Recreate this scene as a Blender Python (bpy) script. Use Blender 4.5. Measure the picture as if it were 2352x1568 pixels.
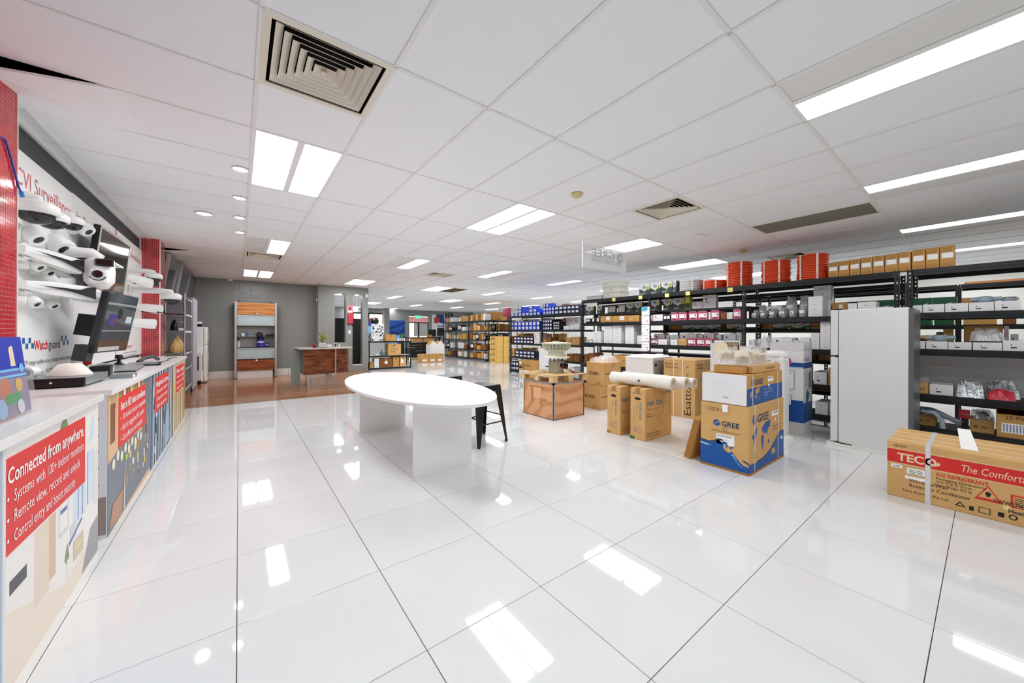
import bpy, math, random
from math import sin, cos, pi, radians
from mathutils import Matrix, Vector

for _o in list(bpy.data.objects):
    bpy.data.objects.remove(_o)
SC = bpy.context.scene
COL = SC.collection
random.seed(7)

# ------------------------------------------------------------------ camera, world, exposure
CAM_H = 1.2527
FPX, CXP, CYP, YAW, ROLL = 828.0, 1176.0, 765.5, .6487, -.0035
_cam = bpy.data.cameras.new('camera')
_cam.sensor_width = 36.0
_cam.lens = FPX / 2352 * 36
_cam.shift_y = (CYP - 784) / 2352
_cam.clip_start = .02
_cam.clip_end = 200
CAM = bpy.data.objects.new('camera', _cam)
COL.objects.link(CAM)
_r0, _up, _fw = Vector((cos(YAW), -sin(YAW), 0)), Vector((0, 0, 1)), Vector((sin(YAW), cos(YAW), 0))
_right = _r0 * cos(ROLL) - _up * sin(ROLL)
_upv = _r0 * sin(ROLL) + _up * cos(ROLL)
CAM.matrix_world = Matrix(((_right.x, _upv.x, -_fw.x, 0), (_right.y, _upv.y, -_fw.y, 0), (_right.z, _upv.z, -_fw.z, CAM_H), (0, 0, 0, 1)))
SC.camera = CAM

W = bpy.data.worlds.new('daylight')
SC.world = W
W.use_nodes = True
_bg = W.node_tree.nodes['Background']
_bg.inputs[0].default_value = (.93, .96, 1, 1)
_bg.inputs[1].default_value = 2.2
SC.view_settings.view_transform = 'Standard'
SC.view_settings.look = 'None'
SC.view_settings.gamma = 1.0
SC.view_settings.use_curve_mapping = False
SC.view_settings.exposure = 1.28
SC.cycles.use_denoising = True
SC.cycles.max_bounces = 8
SC.cycles.diffuse_bounces = 6
SC.cycles.glossy_bounces = 3
SC.cycles.transparent_max_bounces = 8
SC.cycles.use_adaptive_sampling = True
SC.cycles.adaptive_threshold = .04
SC.cycles.caustics_reflective = False
SC.cycles.caustics_refractive = False
SC.cycles.sample_clamp_indirect = 6
LAMP = 7.0          # radiance of the fluorescent diffusers
SPOT = 22.0         # radiance of the recessed downlight lenses

# ------------------------------------------------------------------ where a sight line of the survey meets a plane
def _ray(px, py):
    x3 = (px - CXP) / FPX
    z3 = (CYP - py) / FPX
    x = x3 * cos(ROLL) + z3 * sin(ROLL)
    z = -x3 * sin(ROLL) + z3 * cos(ROLL)
    return (x * cos(YAW) + sin(YAW), -x * sin(YAW) + cos(YAW), z)
def onX(px, py, X):
    d = _ray(px, py); t = X / d[0]
    return (X, d[1] * t, CAM_H + d[2] * t)
def onY(px, py, Y):
    d = _ray(px, py); t = Y / d[1]
    return (d[0] * t, Y, CAM_H + d[2] * t)
def onZ(px, py, z=0.):
    d = _ray(px, py); t = (z - CAM_H) / d[2]
    return (d[0] * t, d[1] * t, z)

# ------------------------------------------------------------------ materials
def lin(h):
    h = h.lstrip('#')
    o = []
    for i in (0, 2, 4):
        c = int(h[i:i + 2], 16) / 255
        o.append(c / 12.92 if c <= .04045 else ((c + .055) / 1.055) ** 2.4)
    return (*o, 1)
_M = {}
def mat(key, col='#ffffff', rough=.5, metal=0., spec=.5, emit=0., alpha=1., noise=0., nscale=6., bump=0., bscale=60., trans=0., coat=0., stretch=(1, 1, 1), ior=1.45):
    if key in _M:
        return _M[key]
    m = bpy.data.materials.new(key)
    m.use_nodes = True
    nt = m.node_tree
    b = nt.nodes['Principled BSDF']
    c = lin(col)
    b.inputs['Base Color'].default_value = c
    b.inputs['Roughness'].default_value = rough
    b.inputs['Metallic'].default_value = metal
    b.inputs['Specular IOR Level'].default_value = spec
    b.inputs['IOR'].default_value = ior
    if coat:
        b.inputs['Coat Weight'].default_value = coat
        b.inputs['Coat Roughness'].default_value = .05
    if emit:
        b.inputs['Emission Color'].default_value = c
        b.inputs['Emission Strength'].default_value = emit
    if alpha < 1:
        b.inputs['Alpha'].default_value = alpha
    if trans:
        b.inputs['Transmission Weight'].default_value = trans
    if noise or bump:
        tc = nt.nodes.new('ShaderNodeTexCoord')
        mp = nt.nodes.new('ShaderNodeMapping')
        mp.inputs['Scale'].default_value = stretch
        nt.links.new(tc.outputs['Object'], mp.inputs['Vector'])
    if noise:
        n = nt.nodes.new('ShaderNodeTexNoise')
        n.inputs['Scale'].default_value = nscale
        n.inputs['Detail'].default_value = 4
        nt.links.new(mp.outputs[0], n.inputs['Vector'])
        r = nt.nodes.new('ShaderNodeValToRGB')
        r.color_ramp.elements[0].position = .3
        r.color_ramp.elements[1].position = .7
        r.color_ramp.elements[0].color = (c[0] * (1 - noise), c[1] * (1 - noise), c[2] * (1 - noise), 1)
        r.color_ramp.elements[1].color = (min(1, c[0] * (1 + noise)), min(1, c[1] * (1 + noise)), min(1, c[2] * (1 + noise)), 1)
        nt.links.new(n.outputs['Fac'], r.inputs[0])
        nt.links.new(r.outputs[0], b.inputs['Base Color'])
    if bump:
        n2 = nt.nodes.new('ShaderNodeTexNoise')
        n2.inputs['Scale'].default_value = bscale
        nt.links.new(mp.outputs[0], n2.inputs['Vector'])
        bp = nt.nodes.new('ShaderNodeBump')
        bp.inputs['Strength'].default_value = bump
        bp.inputs['Distance'].default_value = .01
        nt.links.new(n2.outputs['Fac'], bp.inputs['Height'])
        nt.links.new(bp.outputs[0], b.inputs['Normal'])
    _M[key] = m
    return m
def wood(key, dark, light, scale=(3, 40, 40), rough=.3, rings=False, spec=.5):
    if key in _M:
        return _M[key]
    m = mat(key, light, rough, spec=spec)
    nt = m.node_tree
    b = nt.nodes['Principled BSDF']
    tc = nt.nodes.new('ShaderNodeTexCoord')
    mp = nt.nodes.new('ShaderNodeMapping')
    mp.inputs['Scale'].default_value = scale
    nt.links.new(tc.outputs['Object'], mp.inputs['Vector'])
    r = nt.nodes.new('ShaderNodeValToRGB')
    r.color_ramp.elements[0].color = lin(dark)
    r.color_ramp.elements[1].color = lin(light)
    if rings:
        w = nt.nodes.new('ShaderNodeTexWave')
        w.wave_type = 'RINGS'
        w.inputs['Scale'].default_value = .9
        w.inputs['Distortion'].default_value = 9
        w.inputs['Detail'].default_value = 2
        w.inputs['Detail Scale'].default_value = 1.2
        nt.links.new(mp.outputs[0], w.inputs['Vector'])
        r.color_ramp.elements[0].position = .0
        r.color_ramp.elements[1].position = .55
        nt.links.new(w.outputs['Fac'], r.inputs[0])
    else:
        n = nt.nodes.new('ShaderNodeTexNoise')
        n.inputs['Scale'].default_value = 1
        n.inputs['Detail'].default_value = 5
        nt.links.new(mp.outputs[0], n.inputs['Vector'])
        r.color_ramp.elements[0].position = .32
        r.color_ramp.elements[1].position = .68
        nt.links.new(n.outputs['Fac'], r.inputs[0])
    nt.links.new(r.outputs[0], b.inputs['Base Color'])
    return m
WHITE = mat('white_paint', '#f2f2f0', .45)
BLACK = mat('black_plastic', '#0d0d0f', .35)
CARD = mat('cardboard', '#c99a5c', .8, noise=.06, nscale=5, spec=.2)
CARD2 = mat('cardboard_pale', '#d6ab70', .8, noise=.06, nscale=5, spec=.2)
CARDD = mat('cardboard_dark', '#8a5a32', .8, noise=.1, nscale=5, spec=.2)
CARDE = mat('cardboard_edge', '#a8783f', .85, spec=.2)
CARTW = mat('white_carton', '#eeeef0', .55, spec=.3)
CARTG = mat('white_carton_lid', '#e2e3e7', .55, spec=.3)
INK = mat('black_ink', '#1b1b1d', .6)
INKG = mat('grey_ink', '#77777a', .6)
LABEL = mat('paper_label', '#fbfbfa', .6)
STEEL = mat('charcoal_steel', '#1d2023', .38, spec=.5)
CHROME = mat('chrome', '#c9cacc', .22, metal=1.)
ALU = mat('brushed_aluminium', '#c4c5c6', .35, metal=.9)
RED = mat('sign_red', '#e5322e', .5)
FILM = mat('clear_film', '#fbfbfb', .12, alpha=.3, spec=.8, bump=.6, bscale=16)
GLASS = mat('clear_glass', '#eef4f4', .03, alpha=.16, spec=.8)
GREY = mat('grey_plastic', '#8b97a3', .4)
TAPE = mat('brown_tape', '#b08048', .25, spec=.6)
STRAP = mat('white_strap', '#e9e6e2', .4)

# ------------------------------------------------------------------ mesh builder
class MB:
    def __init__(s):
        s.v, s.f, s.m, s.sm = [], [], [], []
    def add(s, vs, fs, mi=0, smooth=False):
        b = len(s.v)
        s.v += [tuple(p) for p in vs]
        for f in fs:
            s.f.append(tuple(b + i for i in f)); s.m.append(mi); s.sm.append(smooth)
        return s
    def box(s, x0, x1, y0, y1, z0, z1, mi=0):
        x0, x1 = sorted((x0, x1)); y0, y1 = sorted((y0, y1)); z0, z1 = sorted((z0, z1))
        return s.add([(x0, y0, z0), (x1, y0, z0), (x1, y1, z0), (x0, y1, z0), (x0, y0, z1), (x1, y0, z1), (x1, y1, z1), (x0, y1, z1)],
                     [(0, 3, 2, 1), (4, 5, 6, 7), (0, 1, 5, 4), (1, 2, 6, 5), (2, 3, 7, 6), (3, 0, 4, 7)], mi)
    def poly(s, pts, mi=0):
        return s.add(pts, [tuple(range(len(pts)))], mi)
    def prism(s, pts, d, mi=0):
        n = len(pts); d = Vector(d)
        a = [Vector(p) for p in pts]
        vs = a + [p + d for p in a]
        fs = [tuple(reversed(range(n))), tuple(range(n, 2 * n))] + [(i, (i + 1) % n, n + (i + 1) % n, n + i) for i in range(n)]
        return s.add(vs, fs, mi)
    def cyl(s, p0, p1, r0, r1=None, seg=16, mi=0, caps=True, smooth=True):
        r1 = r0 if r1 is None else r1
        p0, p1 = Vector(p0), Vector(p1)
        d = (p1 - p0).normalized()
        u = d.orthogonal().normalized(); w = d.cross(u)
        vs = []
        for p, r in ((p0, r0), (p1, r1)):
            vs += [p + (u * cos(2 * pi * i / seg) + w * sin(2 * pi * i / seg)) * r for i in range(seg)]
        s.add(vs, [(i, (i + 1) % seg, seg + (i + 1) % seg, seg + i) for i in range(seg)], mi, smooth)
        if caps:
            s.add(vs[:seg], [tuple(reversed(range(seg)))], mi)
            s.add(vs[seg:], [tuple(range(seg))], mi)
        return s
    def tube(s, pts, r, seg=8, mi=0, closed=False):
        pts = [Vector(p) for p in pts]
        n = len(pts)
        ref = None
        vs = []
        for i, p in enumerate(pts):
            a = pts[i - 1] if (i or closed) else p
            b = pts[(i + 1) % n] if (i < n - 1 or closed) else p
            d = (b - a).normalized()
            if ref is None:
                ref = d.orthogonal().normalized()
            u = (ref - d * ref.dot(d))
            u = u.normalized() if u.length > 1e-6 else d.orthogonal().normalized()
            ref = u
            w = d.cross(u)
            rr = r[i] if isinstance(r, (list, tuple)) else r
            vs += [p + (u * cos(2 * pi * k / seg) + w * sin(2 * pi * k / seg)) * rr for k in range(seg)]
        fs = []
        for i in range(n if closed else n - 1):
            j = (i + 1) % n
            fs += [(i * seg + k, i * seg + (k + 1) % seg, j * seg + (k + 1) % seg, j * seg + k) for k in range(seg)]
        s.add(vs, fs, mi, True)
        if not closed:
            s.add(vs[:seg], [tuple(reversed(range(seg)))], mi)
            s.add(vs[-seg:], [tuple(range(seg))], mi)
        return s
    def lathe(s, prof, seg=24, c=(0, 0, 0), axis=(0, 0, 1), mi=0, smooth=True):
        ax = Vector(axis).normalized(); u = ax.orthogonal().normalized(); w = ax.cross(u); c = Vector(c)
        vs = []
        for r, h in prof:
            vs += [c + ax * h + (u * cos(2 * pi * k / seg) + w * sin(2 * pi * k / seg)) * r for k in range(seg)]
        fs = []
        for i in range(len(prof) - 1):
            fs += [(i * seg + k, i * seg + (k + 1) % seg, (i + 1) * seg + (k + 1) % seg, (i + 1) * seg + k) for k in range(seg)]
        s.add(vs, fs, mi, smooth)
        if prof[0][0] > 1e-5:
            s.add(vs[:seg], [tuple(reversed(range(seg)))], mi)
        if prof[-1][0] > 1e-5:
            s.add(vs[-seg:], [tuple(range(seg))], mi)
        return s
    def mesh(s, name, mats):
        me = bpy.data.meshes.new(name)
        me.from_pydata(s.v, [], s.f)
        for m in (mats if isinstance(mats, (list, tuple)) else [mats]):
            me.materials.append(m)
        me.polygons.foreach_set('material_index', s.m)
        me.polygons.foreach_set('use_smooth', s.sm)
        me.update()
        return me
    def build(s, name, mats, parent=None, loc=(0, 0, 0), rz=0., rot=None, bevel=0., seg=2):
        o = bpy.data.objects.new(name, s.mesh(name, mats))
        COL.objects.link(o)
        o.parent = parent
        o.location = loc
        o.rotation_euler = rot if rot else (0, 0, rz)
        if bevel:
            b = o.modifiers.new('bevel', 'BEVEL')
            b.width = bevel; b.segments = seg; b.limit_method = 'ANGLE'
        return o
def B(x0, x1, y0, y1, z0, z1):
    return MB().box(x0, x1, y0, y1, z0, z1)
def tag(o, label=None, cat=None, group=None, kind=None):
    if label: o['label'] = label
    if cat: o['category'] = cat
    if group: o['group'] = group
    if kind: o['kind'] = kind
    return o
def thing(name, label, cat, loc=(0, 0, 0), rz=0., group=None, rot=None):
    o = bpy.data.objects.new(name, None)
    o.empty_display_size = .1
    COL.objects.link(o)
    o.location = loc
    o.rotation_euler = rot if rot else (0, 0, rz)
    return tag(o, label, cat, group)
def struct(o):
    o['kind'] = 'structure'
    return o
def share(name, me, parent, loc=(0, 0, 0), rz=0., rot=None, scale=None):
    o = bpy.data.objects.new(name, me)
    COL.objects.link(o)
    o.parent = parent
    o.location = loc
    o.rotation_euler = rot if rot else (0, 0, rz)
    if scale: o.scale = scale
    return o
def copy_tree(o, parent=None):
    c = o.copy()
    COL.objects.link(c)
    c.parent = parent
    for ch in list(o.children):
        copy_tree(ch, c)
    return c
_FIT = []
NORMALS = {'-x': Vector((-1, 0, 0)), '+x': Vector((1, 0, 0)), '-y': Vector((0, -1, 0)), '+y': Vector((0, 1, 0)), '+z': Vector((0, 0, 1))}
def face_frame(n, spin=0.):
    nv = NORMALS[n] if isinstance(n, str) else Vector(n).normalized()
    u = Vector((0, 0, 1)).cross(nv) if abs(nv.z) < .9 else Vector((1, 0, 0))
    u.normalize()
    v = nv.cross(u)
    if spin:
        u, v = u * cos(spin) + v * sin(spin), v * cos(spin) - u * sin(spin)
    return u, v, nv
def text(s, parent, pos, n, size, m=None, width=None, align='LEFT', spin=0., bold=0., shear=0., name='lettering', flip=False, lift=.0012):
    c = bpy.data.curves.new(name, 'FONT')
    c.body = s
    c.size = size
    c.align_x = align
    c.offset = bold * size
    c.shear = shear
    c.resolution_u = 2
    c.materials.append(m or INK)
    o = bpy.data.objects.new(name, c)
    COL.objects.link(o)
    u, v, nv = face_frame(n, spin)
    p = Vector(pos) + nv * lift
    if flip: u = -u
    o.parent = parent
    o.matrix_local = Matrix(((u.x, v.x, nv.x, p.x), (u.y, v.y, nv.y, p.y), (u.z, v.z, nv.z, p.z), (0, 0, 0, 1)))
    if width: _FIT.append((o, width))
    return o
def decal(parent, name, pos, n, polys, mats, lift=.0008, spin=0.):
    """flat print: polygons (mi, [(a, b), ...]) in the plane of a face, a along its width, b up"""
    u, v, nv = face_frame(n, spin)
    mb = MB()
    for i, (mi, pts) in enumerate(polys):
        base = Vector(pos) + nv * (lift + .00003 * i)
        mb.poly([base + u * a + v * b for a, b in pts], mi)
    return mb.build(name, mats, parent)
def rect(a0, a1, b0, b1):
    return [(a0, b0), (a1, b0), (a1, b1), (a0, b1)]
def disc(a, b, r, seg=20, ry=None):
    ry = ry or r
    return [(a + r * cos(2 * pi * i / seg), b + ry * sin(2 * pi * i / seg)) for i in range(seg)]
ORD = ['zeroth', 'first', 'second', 'third', 'fourth', 'fifth', 'sixth', 'seventh', 'eighth', 'ninth', 'tenth', 'eleventh', 'twelfth', 'thirteenth', 'fourteenth', 'fifteenth', 'sixteenth', 'seventeenth', 'eighteenth', 'nineteenth', 'twentieth']
def carton(name, label, x0, x1, y0, y1, z0, z1, m=None, cat='box', tape=True, group=None, bevel=.006, flap='x'):
    """a closed corrugated carton with its base at z0: body, tape along the flap seam"""
    t = thing(name, label, cat, ((x0 + x1) / 2, (y0 + y1) / 2, z0), group=group)
    w, d, h = (x1 - x0) / 2, (y1 - y0) / 2, z1 - z0
    B(-w, w, -d, d, 0, h).build('body', m or CARD, t, bevel=bevel)
    if tape:
        tb = MB()
        if flap == 'x':
            tb.box(-w - .0006, w + .0006, -.025, .025, h - .0002, h + .0008)
            tb.box(-w - .001, -w, -.025, .025, h - .09, h + .0008)
        else:
            tb.box(-.025, .025, -d - .0006, d + .0006, h - .0002, h + .0008)
            tb.box(-.025, .025, -d - .001, -d, h - .09, h + .0008)
        tb.build('tape', TAPE, t)
    return t
# ------------------------------------------------------------------ the room
ZC = 2.704
XL, XR, YB, YF = -1.22, 13.2, -2.6, 22.0
WD = (-1.22, 3.38, 7.93, 12.55)          # timber floor area
GX, GY = -.003, 1.336                    # floor tile grid origin
CX0, CY0 = .08, 1.955                    # ceiling grid origin

TILE = mat('porcelain_tile', '#e3e4e4', .045, noise=.025, nscale=1.2, spec=.55)
GROUT = mat('grout', '#4c443a', .9)
floor = struct(B(XL - .3, XR + .3, YB - .3, YF + .3, -.12, -.0045).build('floor', GROUT))
def in_view(x, y, z):
    xx = x * cos(YAW) - y * sin(YAW); yy = x * sin(YAW) + y * cos(YAW)
    if yy < .3: return 0, 0, -1
    return CXP + FPX * xx / yy, CYP - FPX * (z - CAM_H) / yy, yy
tile_me = MB()
g = .2985
tile_me.add([(-g, -g, -.008), (g, -g, -.008), (g, g, -.008), (-g, g, -.008), (-g, -g, -.0012), (g, -g, -.0012), (g, g, -.0012), (-g, g, -.0012),
             (-g + .0012, -g + .0012, 0), (g - .0012, -g + .0012, 0), (g - .0012, g - .0012, 0), (-g + .0012, g - .0012, 0)],
            [(0, 1, 5, 4), (1, 2, 6, 5), (2, 3, 7, 6), (3, 0, 4, 7), (4, 5, 9, 8), (5, 6, 10, 9), (6, 7, 11, 10), (7, 4, 8, 11), (8, 9, 10, 11)])
tile_mesh = tile_me.mesh('tile', TILE)
spots = []
for i in range(-3, 24):
    for j in range(-7, 36):
        x, y = GX + .6 * (i + .5), GY + .6 * (j + .5)
        if x > XR or y > YF + .3: continue
        x0, x1, y0, y1 = x - g, x + g, y - g, y + g
        x0 = max(x0, XL); x1 = min(x1, XR)
        if x0 < WD[1] and y1 > WD[2] and y0 < WD[3]:      # cut round the timber area
            if x1 <= WD[1] + .05:
                if y0 < WD[2]: y1 = min(y1, WD[2] - .003)
                elif y1 > WD[3]: y0 = max(y0, WD[3] + .003)
                else: continue
                if y1 - y0 < .02: continue
            else:
                x0 = max(x0, WD[1] + .003)
        if x1 - x0 < .02: continue
        px, py, d = in_view(x, y, 0)
        big = (.6 / d) if (d > 0 and -350 < px < 2700 and py < 1950) else 0
        spots.append((big, x0, x1, y0, y1))
spots.sort(reverse=True)
rest = MB()
for k, (big, x0, x1, y0, y1) in enumerate(spots):
    if k < 300:
        share('tile', tile_mesh, floor, ((x0 + x1) / 2, (y0 + y1) / 2, 0), scale=((x1 - x0) / (2 * g), (y1 - y0) / (2 * g), 1))
    else:
        rest.box(x0, x1, y0, y1, -.008, 0)
tag(rest.build('tile_field', TILE, floor), kind='stuff')

# timber strip floor
PLANK = wood('spotted_gum', '#80492a', '#c08450', (1.2, 22, 22), .14)
_nt = PLANK.node_tree
_oi = _nt.nodes.new('ShaderNodeObjectInfo')
_hs = _nt.nodes.new('ShaderNodeHueSaturation')
_ma = _nt.nodes.new('ShaderNodeMath'); _ma.operation = 'MULTIPLY_ADD'; _ma.inputs[1].default_value = .55; _ma.inputs[2].default_value = .72
_nt.links.new(_oi.outputs['Random'], _ma.inputs[0])
_nt.links.new(_ma.outputs[0], _hs.inputs['Value'])
_lk = _nt.nodes['Principled BSDF'].inputs['Base Color'].links[0]
_src = _lk.from_socket
_nt.links.new(_src, _hs.inputs['Color'])
_nt.links.new(_hs.outputs[0], _nt.nodes['Principled BSDF'].inputs['Base Color'])
pl_mesh = B(-.5, .5, -.0445, .0445, -.008, .0).mesh('plank', PLANK)
wf = struct(B(WD[0], WD[1], WD[2], WD[3], -.0045, -.003).build('floor_timber', mat('plank_gap', '#2c1a10', .8)))
y = WD[2]
while y < WD[3] - .01:
    x = WD[0] - random.random() * 1.2
    while x < WD[1]:
        L = random.choice((1.2, 1.5, 1.8))
        a, b = max(x, WD[0]), min(x + L, WD[1])
        if b - a > .04:
            share('plank', pl_mesh, wf, ((a + b) / 2, y + .045, 0), scale=(b - a - .002, 1, 1))
        x += L
    y += .09

# walls
DARK = mat('charcoal_wall_paint', '#3f4144', .6, noise=.04)
GREYW = mat('grey_relief_paint', '#8d8f8c', .34, spec=.5)
_nt = GREYW.node_tree
_tc = _nt.nodes.new('ShaderNodeTexCoord')
_mp = _nt.nodes.new('ShaderNodeMapping'); _mp.inputs['Rotation'].default_value = (pi / 2, 0, 0)
_bk = _nt.nodes.new('ShaderNodeTexBrick')
_bk.offset = .0
_bk.inputs['Scale'].default_value = 1.0
_bk.inputs['Brick Width'].default_value = .24
_bk.inputs['Row Height'].default_value = .22
_bk.inputs['Mortar Size'].default_value = .028
_bk.inputs['Mortar Smooth'].default_value = 1.
_bk.inputs['Color1'].default_value = (1, 1, 1, 1); _bk.inputs['Color2'].default_value = (.5, .5, .5, 1); _bk.inputs['Mortar'].default_value = (0, 0, 0, 1)
_nz = _nt.nodes.new('ShaderNodeTexNoise'); _nz.inputs['Scale'].default_value = 3.2; _nz.inputs['Detail'].default_value = 6
_mx = _nt.nodes.new('ShaderNodeMix'); _mx.inputs['Factor'].default_value = .8
_bp = _nt.nodes.new('ShaderNodeBump'); _bp.inputs['Strength'].default_value = .55; _bp.inputs['Distance'].default_value = .02
_nt.links.new(_tc.outputs['Object'], _mp.inputs['Vector'])
_nt.links.new(_mp.outputs[0], _bk.inputs['Vector'])
_nt.links.new(_tc.outputs['Object'], _nz.inputs['Vector'])
_nt.links.new(_bk.outputs['Color'], _mx.inputs[2])
_nt.links.new(_nz.outputs['Fac'], _mx.inputs[3])
_nt.links.new(_mx.outputs[0], _bp.inputs['Height'])
_nt.links.new(_bp.outputs[0], _nt.nodes['Principled BSDF'].inputs['Normal'])
WALLW = mat('white_wall_paint', '#f1efe9', .6)
struct(B(XL - .2, XL, YB - .2, YF + .2, 0, 3.1).build('wall_left', DARK))
struct(B(XR, XR + .2, YB - .2, YF + .2, 0, 3.1).build('wall_right', WALLW))
struct(B(XL, XR, YB - .2, YB, 0, 3.1).build('wall_rear', WALLW))
struct(B(XL, 1.92, 12.55, 12.7, 0, ZC + .05).build('wall_back', GREYW))
# partition with two tall slots
P0, P1, PY0, PY1 = 1.905, 3.365, 12.2, 12.42
SL = [(2.37, 2.68, .95, 2.47), (2.885, 3.185, .22, 2.48)]
GREYP = mat('grey_partition_paint', '#8f918d', .4, noise=.05, nscale=4)
part = MB()
xs = [P0, SL[0][0], SL[0][1], SL[1][0], SL[1][1], P1]
for a, b in ((xs[0], xs[1]), (xs[2], xs[3]), (xs[4], xs[5])):
    part.box(a, b, PY0, PY1, 0, ZC)
for (a, b, z0, z1) in SL:
    part.box(a, b, PY0, PY1, 0, z0)
    part.box(a, b, PY0, PY1, z1, ZC)
pw = struct(part.build('wall_partition', GREYP))
B(2.885, 3.185, PY0 + .005, PY1 - .005, .22, .235).build('slot_sill', WHITE, pw)
for (a, b, z0, z1) in SL:
    B(a + .1, b - .1, PY0 + .04, PY0 + .14, z1 - .03, z1).build('slot_lamp', mat('slot_led', '#dfe6ff', .5, emit=3), pw)
sb = struct(B(XL, P0, 12.535, 12.55, 0, .2).build('baseboard_back', GROUT))
SKT = mat('skirting_tile', '#e9e7e2', .08)
x = XL
while x < P0 - .02:
    b = min(x + .6, P0)
    B(x + .002, b - .002, 12.526, 12.536, .002, .2).build('tile', SKT, sb)
    x += .6

# ceiling
PANEL = mat('ceiling_panel', '#f5f7f9', .75, spec=.2, bump=.05, bscale=300)
RAIL = mat('ceiling_rail', '#eeeeec', .5)
VOID = mat('ceiling_void', '#050505', .9)
ceiling = struct(B(XL - .2, XR + .2, YB - .2, YF + .2, 3.05, 3.15).build('ceiling', VOID))
LIGHTS = {}
for (k, r, s) in ((0, 0, 'LR'), (4, 0, 'LR'), (8, 0, 'LR'), (12, 0, 'LR'), (4, -1, 'R'), (8, -1, 'L'), (12, -1, 'L'), (16, -1, 'L'), (0, -1, 'LR'), (16, 0, 'LR'),
                  (0, 1, 'R'), (4, 1, 'R'), (8, 1, 'L'), (12, 1, 'L'), (16, 1, 'LR'), (0, 2, 'LR'), (4, 2, 'LR'), (8, 2, 'LR'), (12, 2, 'L'), (16, 2, 'L'),
                  (4, 3, 'LR'), (8, 3, 'L'), (12, 3, 'LR'), (16, 3, 'L'), (20, -1, 'L'), (20, 0, 'L'), (20, 1, 'L'), (20, 2, 'L'), (20, 3, 'L'), (20, 4, 'L'), (4, 4, 'L'), (8, 4, 'LR'), (12, 4, 'L'), (16, 4, 'L'), (8, 5, 'LR'), (12, 5, 'L')):
    LIGHTS[(k, r)] = s
def light_rect(k, r):
    x = CX0 + .6 * k; y = 3.155 + 3.6 * r
    return x, x + .6, y, y + 1.2
VENTS = [(.08, 1.955), (3.68, 1.955), (.08, 7.955), (7.88, 1.955), (3.68, 7.955)]
GRILLES = [(5.48, .755, 'slatted grey return-air grille beside the twin ceiling light over the racks'), (5.48, 10.355, 'brown return-air grille in the ceiling beyond the hanging sign')]
taken = [light_rect(*k) for k in LIGHTS] + [(x, x + .6, y, y + .6) for x, y in VENTS] + [(x, x + .6, y, y + 1.2) for x, y, _ in GRILLES]
def free(x0, x1, y0, y1):
    """pieces of a ceiling cell left over by the lights and vents set into it"""
    out = [(x0, x1, y0, y1)]
    for (a, b, c, d) in taken:
        nxt = []
        for (p, q, r, s) in out:
            if b <= p + .01 or a >= q - .01 or d <= r + .01 or c >= s - .01:
                nxt.append((p, q, r, s)); continue
            if c > r + .01: nxt.append((p, q, r, c))
            if d < s - .01: nxt.append((p, q, d, s))
            if a > p + .01: nxt.append((p, a, max(r, c), min(s, d)))
            if b < q - .01: nxt.append((b, q, max(r, c), min(s, d)))
        out = nxt
    return out
cells = []
j0 = -4
for j in range(-8, 36):
    y0 = CY0 + .6 * j; y1 = y0 + .6
    y0 = max(y0, YB); y1 = min(y1, YF)
    if y1 - y0 < .05: continue
    if y0 < 12.5:
        cells += [(XL, -1.12, y0, y1), (-1.12, .08, y0, y1)]
    else:
        cells.append((XL, .08, y0, y1))
    cells += [(.08, .68, y0, y1)]
for j in range(-4, 18):
    y0 = max(CY0 + 1.2 * j, YB); y1 = min(CY0 + 1.2 * j + 1.2, YF)
    if y1 - y0 < .05: continue
    for k in range(1, 23):
        x0 = CX0 + .6 * k; x1 = min(x0 + .6, XR)
        if x1 - x0 > .05: cells.append((x0, x1, y0, y1))
pan = B(-.5, .5, -.5, .5, 0, .012).mesh('ceiling_panel', PANEL)
DROPPED = [(-1.12, .08, 3.155, 3.755), (-1.12, .08, 8.555, 9.155)]
lst = []
for c in cells:
    if any(abs(c[0] - d[0]) < .02 and abs(c[2] - d[2]) < .02 for d in DROPPED): continue
    for (x0, x1, y0, y1) in free(*c):
        px, py, d = in_view((x0 + x1) / 2, (y0 + y1) / 2, ZC)
        lst.append(((x1 - x0) * (y1 - y0) / d ** 2 if d > 0 and -500 < px < 2850 and py > -700 else 0, x0, x1, y0, y1))
lst.sort(reverse=True)
rest = MB()
for k, (big, x0, x1, y0, y1) in enumerate(lst):
    z = ZC + .003
    if k < 300:
        share('ceiling_panel', pan, ceiling, ((x0 + x1) / 2, (y0 + y1) / 2, z), scale=(x1 - x0 - .004, y1 - y0 - .004, 1))
    else:
        rest.box(x0 + .002, x1 - .002, y0 + .002, y1 - .002, z, z + .012)
tag(rest.build('ceiling_panel_field', PANEL, ceiling), kind='stuff')
for (x0, x1, y0, y1), drop in zip(DROPPED, (.085, .07)):     # panels that slipped off their rail
    xm = x0 + .55
    q = [(x0, y0, ZC - drop), (xm, y0, ZC + .002), (x1, y0, ZC + .002), (x1, y1, ZC + .002), (xm, y1, ZC + .002), (x0, y1, ZC - .012)]
    MB().add([Vector(p) for p in q] + [Vector(p) + Vector((0, 0, .014)) for p in q],
             [(0, 5, 4, 1), (1, 4, 3, 2), (6, 7, 10, 11), (7, 8, 9, 10), (0, 1, 7, 6), (1, 2, 8, 7), (2, 3, 9, 8), (3, 4, 10, 9), (4, 5, 11, 10), (5, 0, 6, 11)]).build('ceiling_panel', PANEL, ceiling)
railx = B(-.5, .5, -.012, .012, 0, .006).mesh('rail', RAIL)
raily = B(-.012, .012, -.5, .5, 0, .006).mesh('rail', RAIL)
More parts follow.
